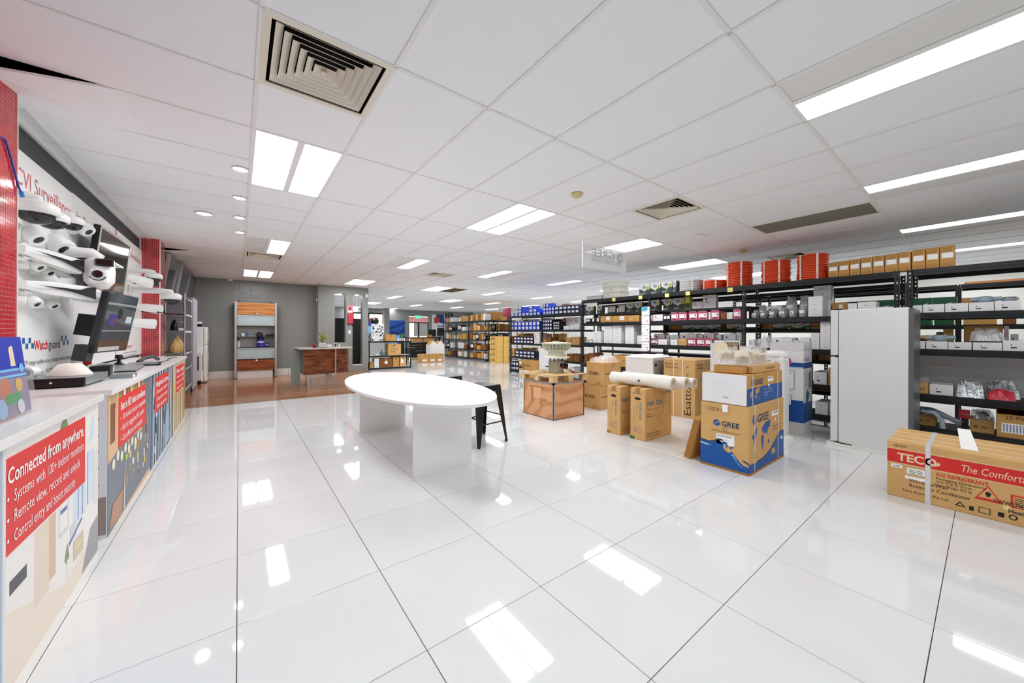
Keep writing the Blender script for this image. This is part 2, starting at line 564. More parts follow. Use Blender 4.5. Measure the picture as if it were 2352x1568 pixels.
for k in range(-2, 22):
    x = CX0 + .6 * k
    if k == -1: continue
    ya, yb = YB, YF
    share('rail', raily, ceiling, (x, (ya + yb) / 2, ZC - .003), scale=(1, yb - ya, 1))
for j in range(-4, 17):
    y = CY0 + 1.2 * j
    if y < YB or y > YF: continue
    share('rail', railx, ceiling, ((.68 + XR) / 2, y, ZC - .003), scale=(XR - .68, 1, 1))
for j in range(-7, 34):
    y = CY0 + .6 * j
    if y < YB or y > YF: continue
    if abs(y - 3.155) < .02 or abs(y - 8.555) < .02:
        share('rail', railx, ceiling, ((.68 - .5) / 2, y, ZC - .003), scale=(1.18, .5, 1)); continue
    share('rail', railx, ceiling, ((XL + .68) / 2, y, ZC - .003), scale=(.68 - XL, .5, 1))
# wall angle trim on the left
struct(B(XL, XL + .02, YB, 12.5, ZC - .02, ZC + .002).build('trim_1', RAIL))

# recessed twin fluorescent lights
DIFF = mat('lit_diffuser', '#fafcff', .5, emit=LAMP)
DIFFOFF = mat('unlit_diffuser', '#e9e9e7', .5)
def diffuser_mesh(m, w, l):
    mb = MB()
    mb.box(-w / 2, w / 2, -l / 2, l / 2, 0, .004, 1)
    mb.m[0] = 0
    return mb.mesh('diffuser', [m, WHITE])
d_on, d_off = diffuser_mesh(DIFF, .255, 1.165), diffuser_mesh(DIFFOFF, .255, 1.165)
fr = MB()
for (a, b, c, d) in ((-.3, .3, -.6, -.583), (-.3, .3, .583, .6), (-.3, -.283, -.583, .583), (.283, .3, -.583, .583), (-.024, .024, -.583, .583)):
    fr.box(a, b, c, d, -.002, .03)
fr.box(-.3, .3, -.6, .6, .03, .036)
fr_me = fr.mesh('frame', WHITE)
ROWN = {-1: 'nearest row', 0: 'row over the oval table', 1: 'third row from the camera', 2: 'row by the grey wall', 3: 'row behind the grey partition', 4: 'row near the shop front', 5: 'row at the glass doors'}
COLN = {0: 'in the downlight aisle', 4: 'in the second lane', 8: 'over the carton lane', 12: 'over the black racks', 16: 'beyond the black racks', 20: 'beside the white wall'}
for (k, r), s in LIGHTS.items():
    x0, x1, y0, y1 = light_rect(k, r)
    st = {'LR': 'twin ceiling light fully lit', 'L': 'ceiling light with one lit panel', 'R': 'ceiling light with one lit panel'}[s]
    t = thing('ceiling_light', f'{st}, {ROWN[r]}, {COLN[k]}', 'light', ((x0 + x1) / 2, (y0 + y1) / 2, ZC), group='recessed twin fluorescent ceiling lights')
    share('frame', fr_me, t)
    share('diffuser', d_on if 'L' in s else d_off, t, (-.1535, 0, .003))
    share('diffuser', d_on if 'R' in s else d_off, t, (.1535, 0, .003))
# downlights
dl_ring = MB().lathe([(.072, -.004), (.05, -.006), (.046, .004)], 24).mesh('ring', WHITE)
dl_lens = MB().lathe([(.046, -.0066), (.044, -.0072), (.0, -.0075)], 24).mesh('lens', mat('downlight_lens', '#fffdf8', .5, emit=SPOT))
for (x, y, s, lb) in ((.008, 4.01, .9, 'nearest of the small downlights beside the twin ceiling light'), (.003, 4.874, .9, 'second small downlight in the line from the twin light'), (.004, 5.703, .9, 'third small downlight in the line, level with the large downlight'),
                      (.012, 6.536, .9, 'furthest small downlight in the line toward the grey wall'), (-.34, 5.781, 1.3, 'large recessed downlight set apart, nearer the camera display wall')):
    t = thing('downlight', lb, 'light', (x, y, ZC - .002), group='recessed downlights')
    share('ring', dl_ring, t, scale=(s, s, 1))
    share('lens', dl_lens, t, scale=(s, s, 1))

# air diffusers
CREAM = mat('cream_vent', '#e9e2d2', .5)
vm = []
for i in range(7):
    s0 = .245 - .038 * i
    s1 = s0 - .036
    mb = MB()
    for q in range(4):
        a = q * pi / 2
        R = lambda x, y, z: (x * cos(a) - y * sin(a), x * sin(a) + y * cos(a), z)
        mb.add([R(-s0, -s0, .002), R(s0, -s0, .002), R(s1, -s1, .03), R(-s1, -s1, .03)], [(0, 1, 2, 3)])
        mb.add([R(-s0, -s0, 0), R(s0, -s0, 0), R(s0, -s0, .004), R(-s0, -s0, .004)], [(0, 1, 2, 3)])
    if i == 6:
        mb.add([(-s1, -s1, .03), (s1, -s1, .03), (s1, s1, .03), (-s1, s1, .03)], [(0, 3, 2, 1)])
    vm.append(mb.mesh('vane', CREAM))
vf = MB()
for (a, b, c, d) in ((-.295, .295, -.295, -.262), (-.295, .295, .262, .295), (-.295, -.262, -.262, .262), (.262, .295, -.262, .262)):
    vf.box(a, b, c, d, -.004, .004)
vf_me = vf.mesh('frame', CREAM)
vb = MB().box(-.29, .29, -.29, .29, .1, .11).box(-.29, -.28, -.29, .29, .004, .1).box(.28, .29, -.29, .29, .004, .1).box(-.28, .28, -.29, -.28, .004, .1).box(-.28, .28, .28, .29, .004, .1).mesh('duct_box', VOID)
VL = ['large square air diffuser in the ceiling nearest the camera', 'square air diffuser in the ceiling above the stacked cartons', 'square air diffuser in front of the grey back wall', 'square air diffuser above the orange cable coils', 'square air diffuser beyond the single lit ceiling panel']
for (x, y), lb in zip(VENTS, VL):
    t = thing('air_diffuser', lb, 'vent', (x + .3, y + .3, ZC), group='square ceiling air diffusers')
    share('frame', vf_me, t); share('duct_box', vb, t)
    for me in vm: share('vane', me, t)
for (x, y, lb), m in zip(GRILLES, (mat('grille_grey', '#9b978a', .5), mat('grille_brown', '#8a7a58', .6))):
    t = thing('return_grille', lb, 'vent', (x + .3, y + .6, ZC))
    f = MB()
    for (a, b, c, d) in ((-.295, .295, -.595, -.57), (-.295, .295, .57, .595), (-.295, -.27, -.57, .57), (.27, .295, -.57, .57)):
        f.box(a, b, c, d, -.004, .004)
    f.build('frame', CREAM, t)
    B(-.29, .29, -.59, .59, .04, .05).build('duct_box', VOID, t)
    sl = MB().add([(-.27, 0, .014), (.27, 0, .014), (.27, .014, .0), (-.27, .014, .0)], [(0, 1, 2, 3)]).add([(-.27, .014, -.002), (.27, .014, -.002), (.27, .014, .002), (-.27, .014, .002)], [(0, 1, 2, 3)]).mesh('slat', m)
    for i in range(57):
        share('slat', sl, t, (0, -.568 + .02 * i, 0))
# detectors and small ceiling fittings
for (px, py, lb, m) in ((1325, 445, 'yellowed round smoke detector near the large ceiling light', mat('aged_plastic', '#e3cf9f', .5)), (1706, 575, 'yellowed round smoke detector above the orange coil stack', mat('aged_plastic', '#e3cf9f', .5)),
                        (1608, 541, 'white round ceiling sensor beside the square air diffuser', WHITE), (665, 630, 'small white ceiling sensor before the grey back wall', WHITE)):
    p = onZ(px, py, ZC)
    t = thing('smoke_detector', lb, 'detector', (p[0], p[1], ZC - .003))
    MB().lathe([(.062, 0), (.062, -.012), (.05, -.02)], 24).build('base', m, t)
    MB().lathe([(.042, -.02), (.034, -.036), (.0, -.04)], 24).build('sensor_dome', m, t)
p = onY(529, 642, 12.5)
t = thing('wall_sensor', 'small white motion sensor high on the grey back wall', 'sensor', (p[0], 12.55, p[2]))
B(-.055, .055, -.05, -.001, -.035, .03).build('body', WHITE, t, bevel=.012)
B(-.03, .03, -.056, -.05, -.02, .01).build('lens', LABEL, t)

# ------------------------------------------------------------------ shop front at the far end
FRM = mat('dark_window_frame', '#1f2022', .4)
GRYF = mat('grey_facade_paint', '#8f9090', .6)
ff = MB()
DOOR = (8.53, 9.87)
for (a, b, c, d) in ((XL, 5.2, 0, 3.05), (5.2, 7.0, 0, .5), (5.2, 7.0, 2.45, 3.05), (7.0, DOOR[0], 0, 3.05), (DOOR[0], DOOR[1], 2.38, 3.05), (DOOR[1], XR, 0, 3.05)):
    ff.box(a, b, YF, YF + .2, c, d)
struct(ff.build('wall_front', GRYF))
w1 = struct(B(5.2, 7.0, YF + .08, YF + .09, .5, 2.45).build('window_1', GLASS))
for (a, b, c, d) in ((5.2, 5.28, .5, 2.45), (6.92, 7.0, .5, 2.45), (6.05, 6.15, .5, 2.45), (5.28, 6.92, .5, .58), (5.28, 6.92, 2.37, 2.45)):
    B(a, b, YF + .05, YF + .13, c, d).build('window_frame', FRM, w1)
for n, (a, b) in enumerate(((DOOR[0], (DOOR[0] + DOOR[1]) / 2), ((DOOR[0] + DOOR[1]) / 2, DOOR[1]))):
    dr = struct(B(a + .05, b - .05, YF + .08, YF + .09, .08, 1.9).build(f'door_{n + 1}', GLASS))
    for (p, q, r, s) in ((a, a + .05, 0, 1.95), (b - .05, b, 0, 1.95), (a + .05, b - .05, 0, .08), (a + .05, b - .05, 1.9, 1.95)):
        B(p, q, YF + .05, YF + .13, r, s).build('door_frame', FRM, dr)
    hx = b - .1 if n == 0 else a + .1
    MB().tube([(hx, YF + .05, .9), (hx, YF - .01, .92), (hx, YF - .01, 1.2), (hx, YF + .05, 1.22)], .012).build('door_handle', ALU, dr)
fl = struct(B(DOOR[0], DOOR[1], YF + .08, YF + .09, 1.95, 2.38).build('window_2', GLASS))
B(DOOR[0], DOOR[1], YF + .04, YF + .14, 2.33, 2.38).build('window_frame', FRM, fl)
# street outside
struct(B(-6, 24, YF + .2, YF + 30, -.16, -.06).build('pavement', mat('pavement', '#b9b4aa', .9, noise=.1)))
aw = tag(MB().add([(7.4, YF + .202, 2.25), (11, YF + .202, 2.25), (11, YF + 1.9, 1.95), (7.4, YF + 1.9, 1.95), (7.4, YF + .202, 2.29), (11, YF + .202, 2.29), (11, YF + 1.9, 1.99), (7.4, YF + 1.9, 1.99)],
              [(0, 1, 2, 3), (4, 7, 6, 5), (0, 4, 5, 1), (1, 5, 6, 2), (2, 6, 7, 3), (3, 7, 4, 0)]).build('shop_awning', mat('awning_red', '#b8404e', .7)), 'red street awning outside above the glass doors', 'awning')
bl = thing('street_building', 'pale cream building across the street seen through the glass doors', 'building', (9, YF + 14, -.06))
B(-9, 9, 0, 6, 0, 7).build('wall', mat('cream_render', '#e3d3b2', .8, noise=.1, nscale=.6), bl)
for i in range(6):
    B(-7.5 + 2.6 * i, -6 + 2.6 * i, -.03, 0, 1, 2.6).build('window', FRM, bl)
# ------------------------------------------------------------------ camera display along the left wall
TOP = .9
# mosaic pillars
MOS = mat('red_glass_mosaic', '#c0232c', .12, noise=.35, nscale=9, spec=.6)
MGR = mat('mosaic_grout', '#f0dedd', .8)
chip = B(0, .003, -.0115, .0115, -.0115, .0115)
chip_x = chip.mesh('mosaic_tile', MOS)
pil = struct(B(XL, -1.053, 2.55, 3.478, 0, ZC - .002).build('pillar', MGR))
spots = []
nz = int((ZC - .01 - TOP) / .026)
for i in range(nz):
    for j in range(35):
        y = 3.478 - .013 - .026 * j; z = TOP + .02 + .026 * i
        px, py, d = in_view(-1.05, y, z)
        spots.append((abs(px - 30) if px > -4 else 900 + j, y, z))
spots.sort()
rest = MB()
for k, (_, y, z) in enumerate(spots):
    if k < 300: share('mosaic_tile', chip_x, pil, (-1.053, y, z))
    else: rest.box(-1.053, -1.05, y - .0115, y + .0115, z - .0115, z + .0115)
tag(rest.build('mosaic_field', MOS, pil), kind='stuff')
B(-1.06, -1.046, 3.474, 3.482, TOP, ZC - .002).build('corner_trim', WHITE, pil)
PF = 7.87
pil2 = struct(B(XL, -.99, PF, PF + .45, 0, ZC - .002).build('pillar.001', MGR))
m2 = MB()
for i in range(nz + 2):
    z = TOP - .02 + .026 * i
    for j in range(8):
        x = -.99 - .0135 - .026 * j
        m2.box(x - .0115, x + .0115, PF - .003, PF, z - .0115, z + .0115)
    for j in range(17):
        y = PF + .0135 + .026 * j
        m2.box(-.99, -.987, y - .0115, y + .0115, z - .0115, z + .0115)
tag(m2.build('mosaic_field', MOS, pil2), kind='stuff')
B(-.996, -.983, PF - .007, PF + .003, TOP - .05, ZC - .002).build('corner_trim', WHITE, pil2)
c = tag(MB().tube([(-1.046, 3.2, 2.3), (-1.044, 3.32, 2.33), (-1.043, 3.36, 2.28), (-1.043, 3.4, 2.22), (-1.042, 3.465, 2.12), (-1.04, 3.5, 2.08)], .0045).build('blue_cable', mat('blue_pvc', '#2f3fb4', .4)), 'short blue cable hanging on the near red mosaic pillar', 'cable')
MB().cyl((-1.04, 3.495, 2.09), (-1.04, 3.512, 2.065), .01, mi=0).build('plug', mat('blue_plug', '#2b86d8', .4), c)

# display panels
DP = mat('display_panel', '#f3f3f2', .5)
PINKT = mat('panel_red_print', '#d86a72', .6)
names = [('white display panel with red heading, next to the near mosaic pillar', 3.482, 4.955, 2.49), ('white display panel with red heading behind the wall television', 4.96, 6.37, 2.5), ('white display panel beside the far red mosaic pillar', 6.43, 7.865, 2.5)]
heads = [('Digital HDCVI Surveillance', 3.2, 4.86), ('Intelligent CCTV Solutions', 5.05, 6.3), ('Advanced Surveillance', 6.6, 7.75)]
panels = []
for (lb, y0, y1, z1), (s, a, b) in zip(names, heads):
    t = thing('display_board', lb, 'panel', (XL + .012, y0, TOP + .02))
    B(.0, .018, 0, y1 - y0, 0, z1 - TOP - .02).build('board', DP, t)
    if s.startswith('Dig'):
        text('al HDCVI Surveillance', t, (.018, .07, 1.335), '+x', .17, PINKT, width=1.36)
    else:
        text(s, t, (.018, a - y0, 1.36), '+x', .12, PINKT, width=b - a)
    panels.append(t)
t = panels[0]
text('Watch', t, (.018, 4.2 - 3.482, .2), '+x', .1, RED, width=.25, bold=.02)
text('guard', t, (.018, 4.455 - 3.482, .2), '+x', .1, INK, width=.22)
BLU = mat('police_blue', '#1d6fae', .5)
chk = []
for (a, b) in ((4.02, .27), (4.07, .23), (4.115, .27), (4.16, .23)): chk.append((0, rect(a - 3.482, a - 3.482 + .04, b - .02, b + .02)))
for (a, b) in ((4.70, .28), (4.745, .24), (4.79, .28), (4.835, .24)): chk.append((0, rect(a - 3.482, a - 3.482 + .04, b - .02, b + .02)))
decal(t, 'checker_print', (.018, 0, 0), '+x', chk, [BLU])
decal(t, 'bolt_print', (.018, 0, 0), '+x', [(0, [(.42, .16), (.455, .215), (.44, .22), (.475, .28), (.45, .285), (.425, .23), (.44, .225)])], [mat('navy_ink', '#1a2c6b', .5)])
for i, s in enumerate(('CCTV image quality using existing coaxial cabling', 'support for analogue, HDTVI, AHC & IP cameras', 'routes to surveillance & upgrades on')):
    text(s, t, (.018, .5, .095 - .082 * i), '+x', .05, INKG, width=(.95, .92, .75)[i])
t = panels[2]
text('Watchguard', t, (.018, .35, .12), '+x', .07, PINKT, width=.45)
for i in range(4):
    text('surveillance & monitoring range', t, (.018, .3, .02 - .04 * i + .03), '+x', .03, INKG, width=.8)
B(.0, .016, 1.413, 1.467, 1.28, 1.58).build('spacer_strip', RED, panels[1])

# counters with printed fronts
CT = mat('white_laminate', '#f4f3f1', .25)
wt = tag(B(0, .585, 0, 3.99, .865, .9).build('worktop', CT, None, (-1.2, 3.235, 0), bevel=.003), 'long white laminate worktop under the camera display', 'worktop')
wt2 = tag(B(0, .59, 0, 2.6, .865, .9).build('worktop', CT, None, (-1.2, .44, 0), bevel=.003), 'near white laminate worktop holding the brochure stand', 'worktop')
def pal(*cols): return [mat('print_' + c[1:], c, .45) for c in cols]
def counter(label, y0, y1, polys, mats, sign, lines, sy0, sy1, sz0=.48, sz1=.815, body=None):
    w = y1 - y0
    t = thing('display_counter', label, 'counter', (-1.2, y0, 0), group='white counters with printed fronts')
    B(0, .565, 0, w, .0, .864).build('body', body or CT, t)
    decal(t, 'printed_front', (.5655, 0, 0), '+x', polys, mats)
    g = B(.566, .5685, sy0 - y0, sy1 - y0, sz0, sz1).build('red_sign', RED, t)
    h = sz1 - sz0
    text(sign, g, (.5685, sy0 - y0 + .04, sz1 - h * .27), '+x', h * .24, LABEL, width=(sy1 - sy0) * .92, bold=.015)
    for i, s in enumerate(lines):
        text('•', g, (.5685, sy0 - y0 + .035, sz1 - h * (.48 + .215 * i)), '+x', h * .17, LABEL)
        text(s, g, (.5685, sy0 - y0 + .085, sz1 - h * (.48 + .215 * i)), '+x', h * .18, LABEL, width=(sy1 - sy0) * (.86, .8, .72)[i])
    return t
random.seed(3)
# living room print
w = 1.06
P = [(0, rect(0, w, .0, .86)), (1, [(0, .0), (w, .0), (w, .14), (.55, .1), (0, .3)]), (2, rect(.26, .4, .17, .47)), (3, rect(.4, .47, .2, .47)), (4, rect(.07, .2, .33, .38)), (5, rect(.5, .62, .33, .5)), (0, rect(.515, .605, .35, .48)), (6, rect(.52, .6, .43, .45)),
     (7, rect(.68, .86, .32, .56)), (6, rect(.74, .75, .32, .56)), (6, rect(.8, .81, .32, .56)), (7, rect(.88, .98, .34, .62)), (6, rect(.88, .89, .34, .62)), (7, [(.9, .66), (.99, .68), (.99, .8), (.96, .8)]), (8, [(.5, .8), (.56, .74), (.62, .8), (.58, .86), (.54, .85)]),
     (9, rect(.68, .82, .14, .24)), (2, rect(.7, .8, .19, .2)), (8, [(.57, .2), (.6, .17), (.63, .2), (.6, .27)]), (0, rect(.6, .66, .1, .19)), (10, [(.8, .02), (w, .02), (w, .22), (.93, .2)]), (5, rect(.64, .72, .25, .33)), (6, [(.62, .24), (.8, .3), (.8, .315), (.62, .26)]), (11, rect(.98, w, .3, .6))]
counter('white counter printed with a bright living room, sign Connected from anywhere', 1.985, 3.045, P, pal('#f1eee9', '#efe3d3', '#e8d9c6', '#d9bfa2', '#4a4c55', '#d5d8de', '#5a78a8', '#d6e4f2', '#7f9a6a', '#d8c7a6', '#9fa0a2', '#e9e3da'),
        'Connected from anywhere.', ['Systems with 100+ indoor monitors', 'Remote view, record and unlock', 'Control entry and boost security'], 1.99, 2.82)
B(.566, .574, 0, .02, .0, .86).build('edge_strip', mat('alu_trim', '#dfe2e6', .3), bpy.data.objects['display_counter'])
P = [(0, rect(0, 1.0, .0, .86))] + [(1 + i % 4, rect(.72 + .03 * (i % 5), .98, .86 - .06 * i - .05, .86 - .06 * i)) for i in range(14)]
t = thing('display_counter', 'white counter with a blue city print cut by the frame edge', 'counter', (-1.2, .45, 0), group='white counters with printed fronts')
B(0, .565, 0, 1.52, 0, .863).build('body', CT, t)
decal(t, 'printed_front', (.5655, .53, 0), '+x', P, pal('#cfe3f4', '#6f9fd8', '#a9cbe9', '#4a6fb8', '#e2eef8'))
# shop shelves print with warehouse scene
def speck(n, y0, y1, z0, z1, k0, k1, wr=(.02, .07), hr=(.04, .14)):
    return [(random.randint(k0, k1), rect(a, a + random.uniform(*wr), b, b + random.uniform(*hr))) for a, b in ((random.uniform(y0, y1), random.uniform(z0, z1)) for _ in range(n))]
w = 1.315
P = [(0, rect(0, w, 0, .86)), (9, rect(.05, .2, .76, .86)), (4, rect(.05, .16, .55, .8)), (7, rect(.98, 1.03, .7, .86)), (8, rect(1.03, w, .3, .86))] + [(1 + i % 7, rect(.25 + .065 * i, .3 + .065 * i, .74, .86)) for i in range(11)] + [(8, [(0, 0), (w, .05), (w, .42), (.4, .5), (0, .44)])] + speck(46, .35, 1.2, .12, .5, 1, 9, (.015, .05), (.02, .09)) + [(10, disc(.12 + .1 * i, .41 + .03 * (i % 2), .035, 12)) for i in range(9)] + [(11, [(.02, .03), (.3, .02), (.36, .18), (.1, .16)]), (10, [(.37, .03), (.4, .03), (.42, .35), (.4, .3)])]
counter('white counter printed with a busy retail aisle, sign Best in HD video surveillance', 3.24, 4.557, P, pal('#e2b98c', '#3fae5a', '#d33b3b', '#f0f0ec', '#8a4f2c', '#6e4a38', '#e6d54a', '#c98b57', '#767d88', '#caa57a', '#efe9d8', '#b88a66'),
        'Best in HD video surveillance.', ['10 model choices compatible', 'Built for rugged and PoE capable', 'Cost effective and versatile'], 3.48, 4.345)
P = [(0, rect(0, w, 0, .86))] + [(1 + i % 5, [(.06 * i, .0), (.06 * i + .05, .0), (.06 * i + .12, .86), (.06 * i + .07, .86)]) for i in range(20)] + speck(30, .05, 1.2, .1, .58, 0, 6, (.02, .06), (.05, .25)) + [(6, [(.9, .02), (1.1, .05), (1.05, .4), (.95, .38)])]
counter('white counter printed with blue and grey clothing, second red bullet sign', 4.563, 5.905, P, pal('#8b969e', '#3b4653', '#5a84b4', '#b7c4cc', '#2a3038', '#dfe4e6', '#9cc4e0'), 'Integrated control', ['Sound alarm', 'Temperature monitor', 'Multi equipment'], 4.775, 5.6)
P = [(0, rect(0, w, 0, .86))] + [(1 + i % 5, rect(.08 * i, .08 * i + .05, .02, .45 + .05 * (i % 3))) for i in range(16)] + [(4, rect(.05, .4, .45, .62)), (6, rect(.0, .06, .0, .86)), (5, rect(.3, .34, .4, .86)), (3, rect(1.2, 1.3, .1, .8))]
counter('white counter printed with pale timber boards at the end of the row', 5.911, 7.228, P, pal('#d9c9a4', '#c2a878', '#ece2c8', '#a67a48', '#e4c46a', '#6a5236', '#3a4654'), 'Make a choice', ['Remote detect', 'Power free video', 'Indoor alarm'], 6.2, 7.0)
decal(bpy.data.objects['display_counter.002'], 'printed_side', (0, -.0005, 0), '-y', [(0, rect(0, .565, 0, .86))] + [(1, [(a, b), (a + .5, b + .12), (a + .5, b + .135), (a, b + .015)]) for a in (0.03,) for b in (.1, .2, .3, .4, .5, .6, .7)] + [(2, rect(.3, .56, .02, .25))], pal('#dfe3ea', '#8f949c', '#9a8a84'))

# brochure stand on the near counter
t = thing('brochure_stand', 'clear acrylic stand holding a blue night-city brochure', 'brochure stand', (-.715, 2.41, .9))
AC = GLASS
# the leaflet faces the shop, leaning back towards the wall
lean = .1
def bp(a, b, off=0.):
    return (off - lean * b, a, b)
B(-.07, .0, -.18, .16, 0, .006).build('foot', AC, t)
MB().add([bp(-.18, .006), bp(.16, .006), bp(.16, .2), bp(-.18, .2), bp(-.18, .006, -.02), bp(.16, .006, -.02), bp(.16, .2, -.02), bp(-.18, .2, -.02)], [(0, 1, 2, 3), (4, 7, 6, 5), (1, 5, 6, 2), (0, 3, 7, 4), (0, 4, 5, 1)]).build('acrylic_pocket', AC, t)
lf = MB().add([bp(-.17, .01, -.012), bp(.14, .01, -.012), bp(.14, .33, -.012), bp(-.17, .33, -.012), bp(-.17, .01, -.015), bp(.14, .01, -.015), bp(.14, .33, -.015), bp(-.17, .33, -.015)], [(0, 1, 2, 3), (4, 7, 6, 5), (0, 4, 5, 1), (1, 5, 6, 2), (2, 6, 7, 3), (3, 7, 4, 0)]).build('leaflet', mat('leaflet_white', '#eef2f8', .3), t)
nv = Vector((1, 0, lean)).normalized()
def lp(polys, mats, nm):
    mb = MB()
    for i, (mi, pts) in enumerate(polys):
        mb.poly([Vector(bp(a, b, -.0115 + .0002 * i)) for a, b in pts], mi)
    return mb.build(nm, mats, lf)
lp([(0, rect(-.17, .14, .16, .33)), (1, rect(-.17, .14, .01, .16)), (2, [(.02, .21), (.06, .21), (.055, .29), (.045, .295), (.02, .285)]), (4, rect(-.17, .13, .19, .2)), (4, rect(-.17, .14, .165, .175)), (5, disc(-.05, .12, .05, 14)), (6, disc(.06, .13, .03, 12)), (3, rect(-.06, .06, .06, .1)), (7, disc(-.1, .05, .04, 12)), (8, disc(.05, .04, .03, 12)), (4, disc(.1, .2, .02, 10))],
   pal('#1230b8', '#8a7f9a', '#f0dcc0', '#1f9a4e', '#6fc4f0', '#c86a3c', '#e0b040', '#8fb4d8', '#d8d0e0'), 'leaflet_picture')

# ---------------------------------------------------------------- cameras on the panels
CW = mat('camera_white', '#eeeeec', .35)
DOME = mat('smoked_dome', '#14171c', .06, spec=.8)
def dome_cam(label, y, z, r, arm=.12, drop=0.):
    t = thing('dome_camera', label, 'security camera', (XL + .031, y, z), group='security cameras on the display wall')
    B(0, .025, -r * .6, r * .6, -r * .5, r * .7).build('wall_plate', CW, t, bevel=.01)
    MB().tube([(.02, 0, r * .15), (arm * .7, 0, r * .2), (arm, 0, r * .12), (arm, 0, -.02)], r * .36, 14).build('arm', CW, t)
    MB().lathe([(r * .75, .0), (r, -.02), (r * 1.02, -r * .75), (r * .9, -r * .8)], 28, (arm, 0, -.005)).build('housing', CW, t)
    MB().lathe([(r * .84, 0), (r * .8, -r * .25), (r * .6, -r * .5), (r * .3, -r * .64), (0, -r * .68)], 24, (arm, 0, -.005 - r * .78)).build('dome', DOME, t)
    return t
def turret_cam(label, y, z, r, arm=.08):
    t = thing('turret_camera', label, 'security camera', (XL + .031, y, z), group='security cameras on the display wall')
    MB().lathe([(r, 0), (r, .03), (r * .8, .05)], 24, axis=(1, 0, 0)).build('base', CW, t)
    b = MB().lathe([(r * .7, -r * .8), (r * .85, -r * .4), (r * .85, .1 * r), (r * .75, r * .5)], 24, (.05 + r * .55, .02, -.01), (.7, -.3, -.65)).build('eyeball', CW, t)
    MB().lathe([(r * .4, r * .505), (r * .3, r * .56), (0, r * .58)], 20, (.05 + r * .55, .02, -.01), (.7, -.3, -.65)).build('lens', DOME, b)
    return t
def bullet_cam(label, y, z, L, h=.07, swoosh=True, dirv=(.75, .66, -.06)):
    t = thing('bullet_camera', label, 'security camera', (XL + .031, y, z), group='security cameras on the display wall')
    d = Vector(dirv).normalized()
    s = d.cross(Vector((0, 0, 1))).normalized()
    MB().lathe([(.045, 0), (.045, .02), (.03, .03)], 20, axis=(1, 0, 0)).build('wall_plate', CW, t)
    a = Vector((.06, 0, .03))
    MB().tube([(.02, 0, -.02), (.05, 0, -.03), tuple(a - Vector((0, 0, .04)))], .016).build('arm', CW, t)
    mb = MB()
    ring = []
    for k, (u, hh, ww) in enumerate(((-.04, .03, .03), (.1, .05, .045), (L * .75, .055, .05), (L, .06, .055))):
        c = a + d * u
        sh = h / .07
        ring.append([c + s * x * sh + Vector((0, 0, zz * sh)) for x, zz in ((-ww, -hh * .3), (-ww * .7, -hh), (ww * .7, -hh), (ww, -hh * .3), (ww, hh * .5), (ww * .7, hh * .8), (-ww * .7, hh * .8), (-ww, hh * .5))])
    vs = [p for r in ring for p in r]
    fs = [(i * 8 + k, i * 8 + (k + 1) % 8, i * 8 + 8 + (k + 1) % 8, i * 8 + 8 + k) for i in range(3) for k in range(8)] + [tuple(reversed(range(8))), tuple(range(24, 32))]
    mb.add(vs, fs)
    mb.build('housing', CW, t)
    e = a + d * (L + .001)
    MB().cyl(e - Vector((0, 0, .006)), e + d * .02 - Vector((0, 0, .006)), h * .55, seg=20).build('lens', DOME, t)
    if swoosh:
        for sg in (-1, 1):
            o = s * (.0565 * h / .07) * sg
            pts = [(.0, .0), (L * .5, -.012), (L * .75, -.03), (L, -.05), (L, .045), (L * .85, .035), (L * .7, .008), (L * .4, .006)]
            MB().prism([a + d * u + o + Vector((0, 0, v)) for u, v in pts], s * .003 * sg).build('black_swoosh', BLACK, t)
    return t
def at(px, py, X=-1.0):
    p = onX(px, py, X)
    return p[1], p[2]
y, z = at(78, 448, -1.06); dome_cam('largest dome camera, top row, next to the near mosaic pillar', y + .03, z - .03, .1, .13)
y, z = at(125, 478, -1.06); dome_cam('second dome camera from the near pillar, top row', y + .03, z - .02, .085, .11)
y, z = at(157, 487, -1.08); dome_cam('third dome camera from the near pillar, half hidden, top row', y + .1, z - .01, .075, .1)
y, z = at(190, 520, -1.1); turret_cam('small white turret camera at the end of the top row', y + .05, z, .07)
y, z = at(212, 530, -1.1); dome_cam('small dome camera beside the television corner', y + .1, z + .05, .055, .1)
y, z = at(75, 538, -1.1); turret_cam('white turret camera in the second row by the near pillar', y, z, .07)
y, z = at(128, 560, -1.1); turret_cam('white turret camera in the middle of the second row', y, z, .085)
y, z = at(160, 560, -1.08); turret_cam('white turret camera with orange sticker beside the large pan-tilt camera', y - .02, z - .02, .07)
y, z = at(55, 585, -1.14); bullet_cam('upper bullet camera with black swoosh, left of the pan-tilt camera', y, z + .0, .34, dirv=(.4, .9, -.12))
y, z = at(58, 664, -1.14); bullet_cam('lower bullet camera with black swoosh above the blue check logo', y, z, .42, dirv=(.42, .9, -.02))
y, z = at(112, 622, -1.14); bullet_cam('middle bullet camera partly hidden, with a dark hood', y - .1, z, .2, .055, dirv=(.3, .94, -.1))
for i, (px, py, lb) in enumerate(((70, 605, 'first small white turret in the third row by the pillar'), (95, 618, 'second small white turret in the third row'), (62, 690, 'small white bracket camera low beside the mosaic pillar'), (105, 695, 'small square white camera under the lower bullet camera'))):
    y, z = at(px, py, -1.14); turret_cam(lb, y, z, .045)
y, z = at(178, 683, -1.1)
bullet_cam('plain white tube camera left of the tilted monitor', y - .1, z, .22, .075, False, dirv=(.45, .88, 0))
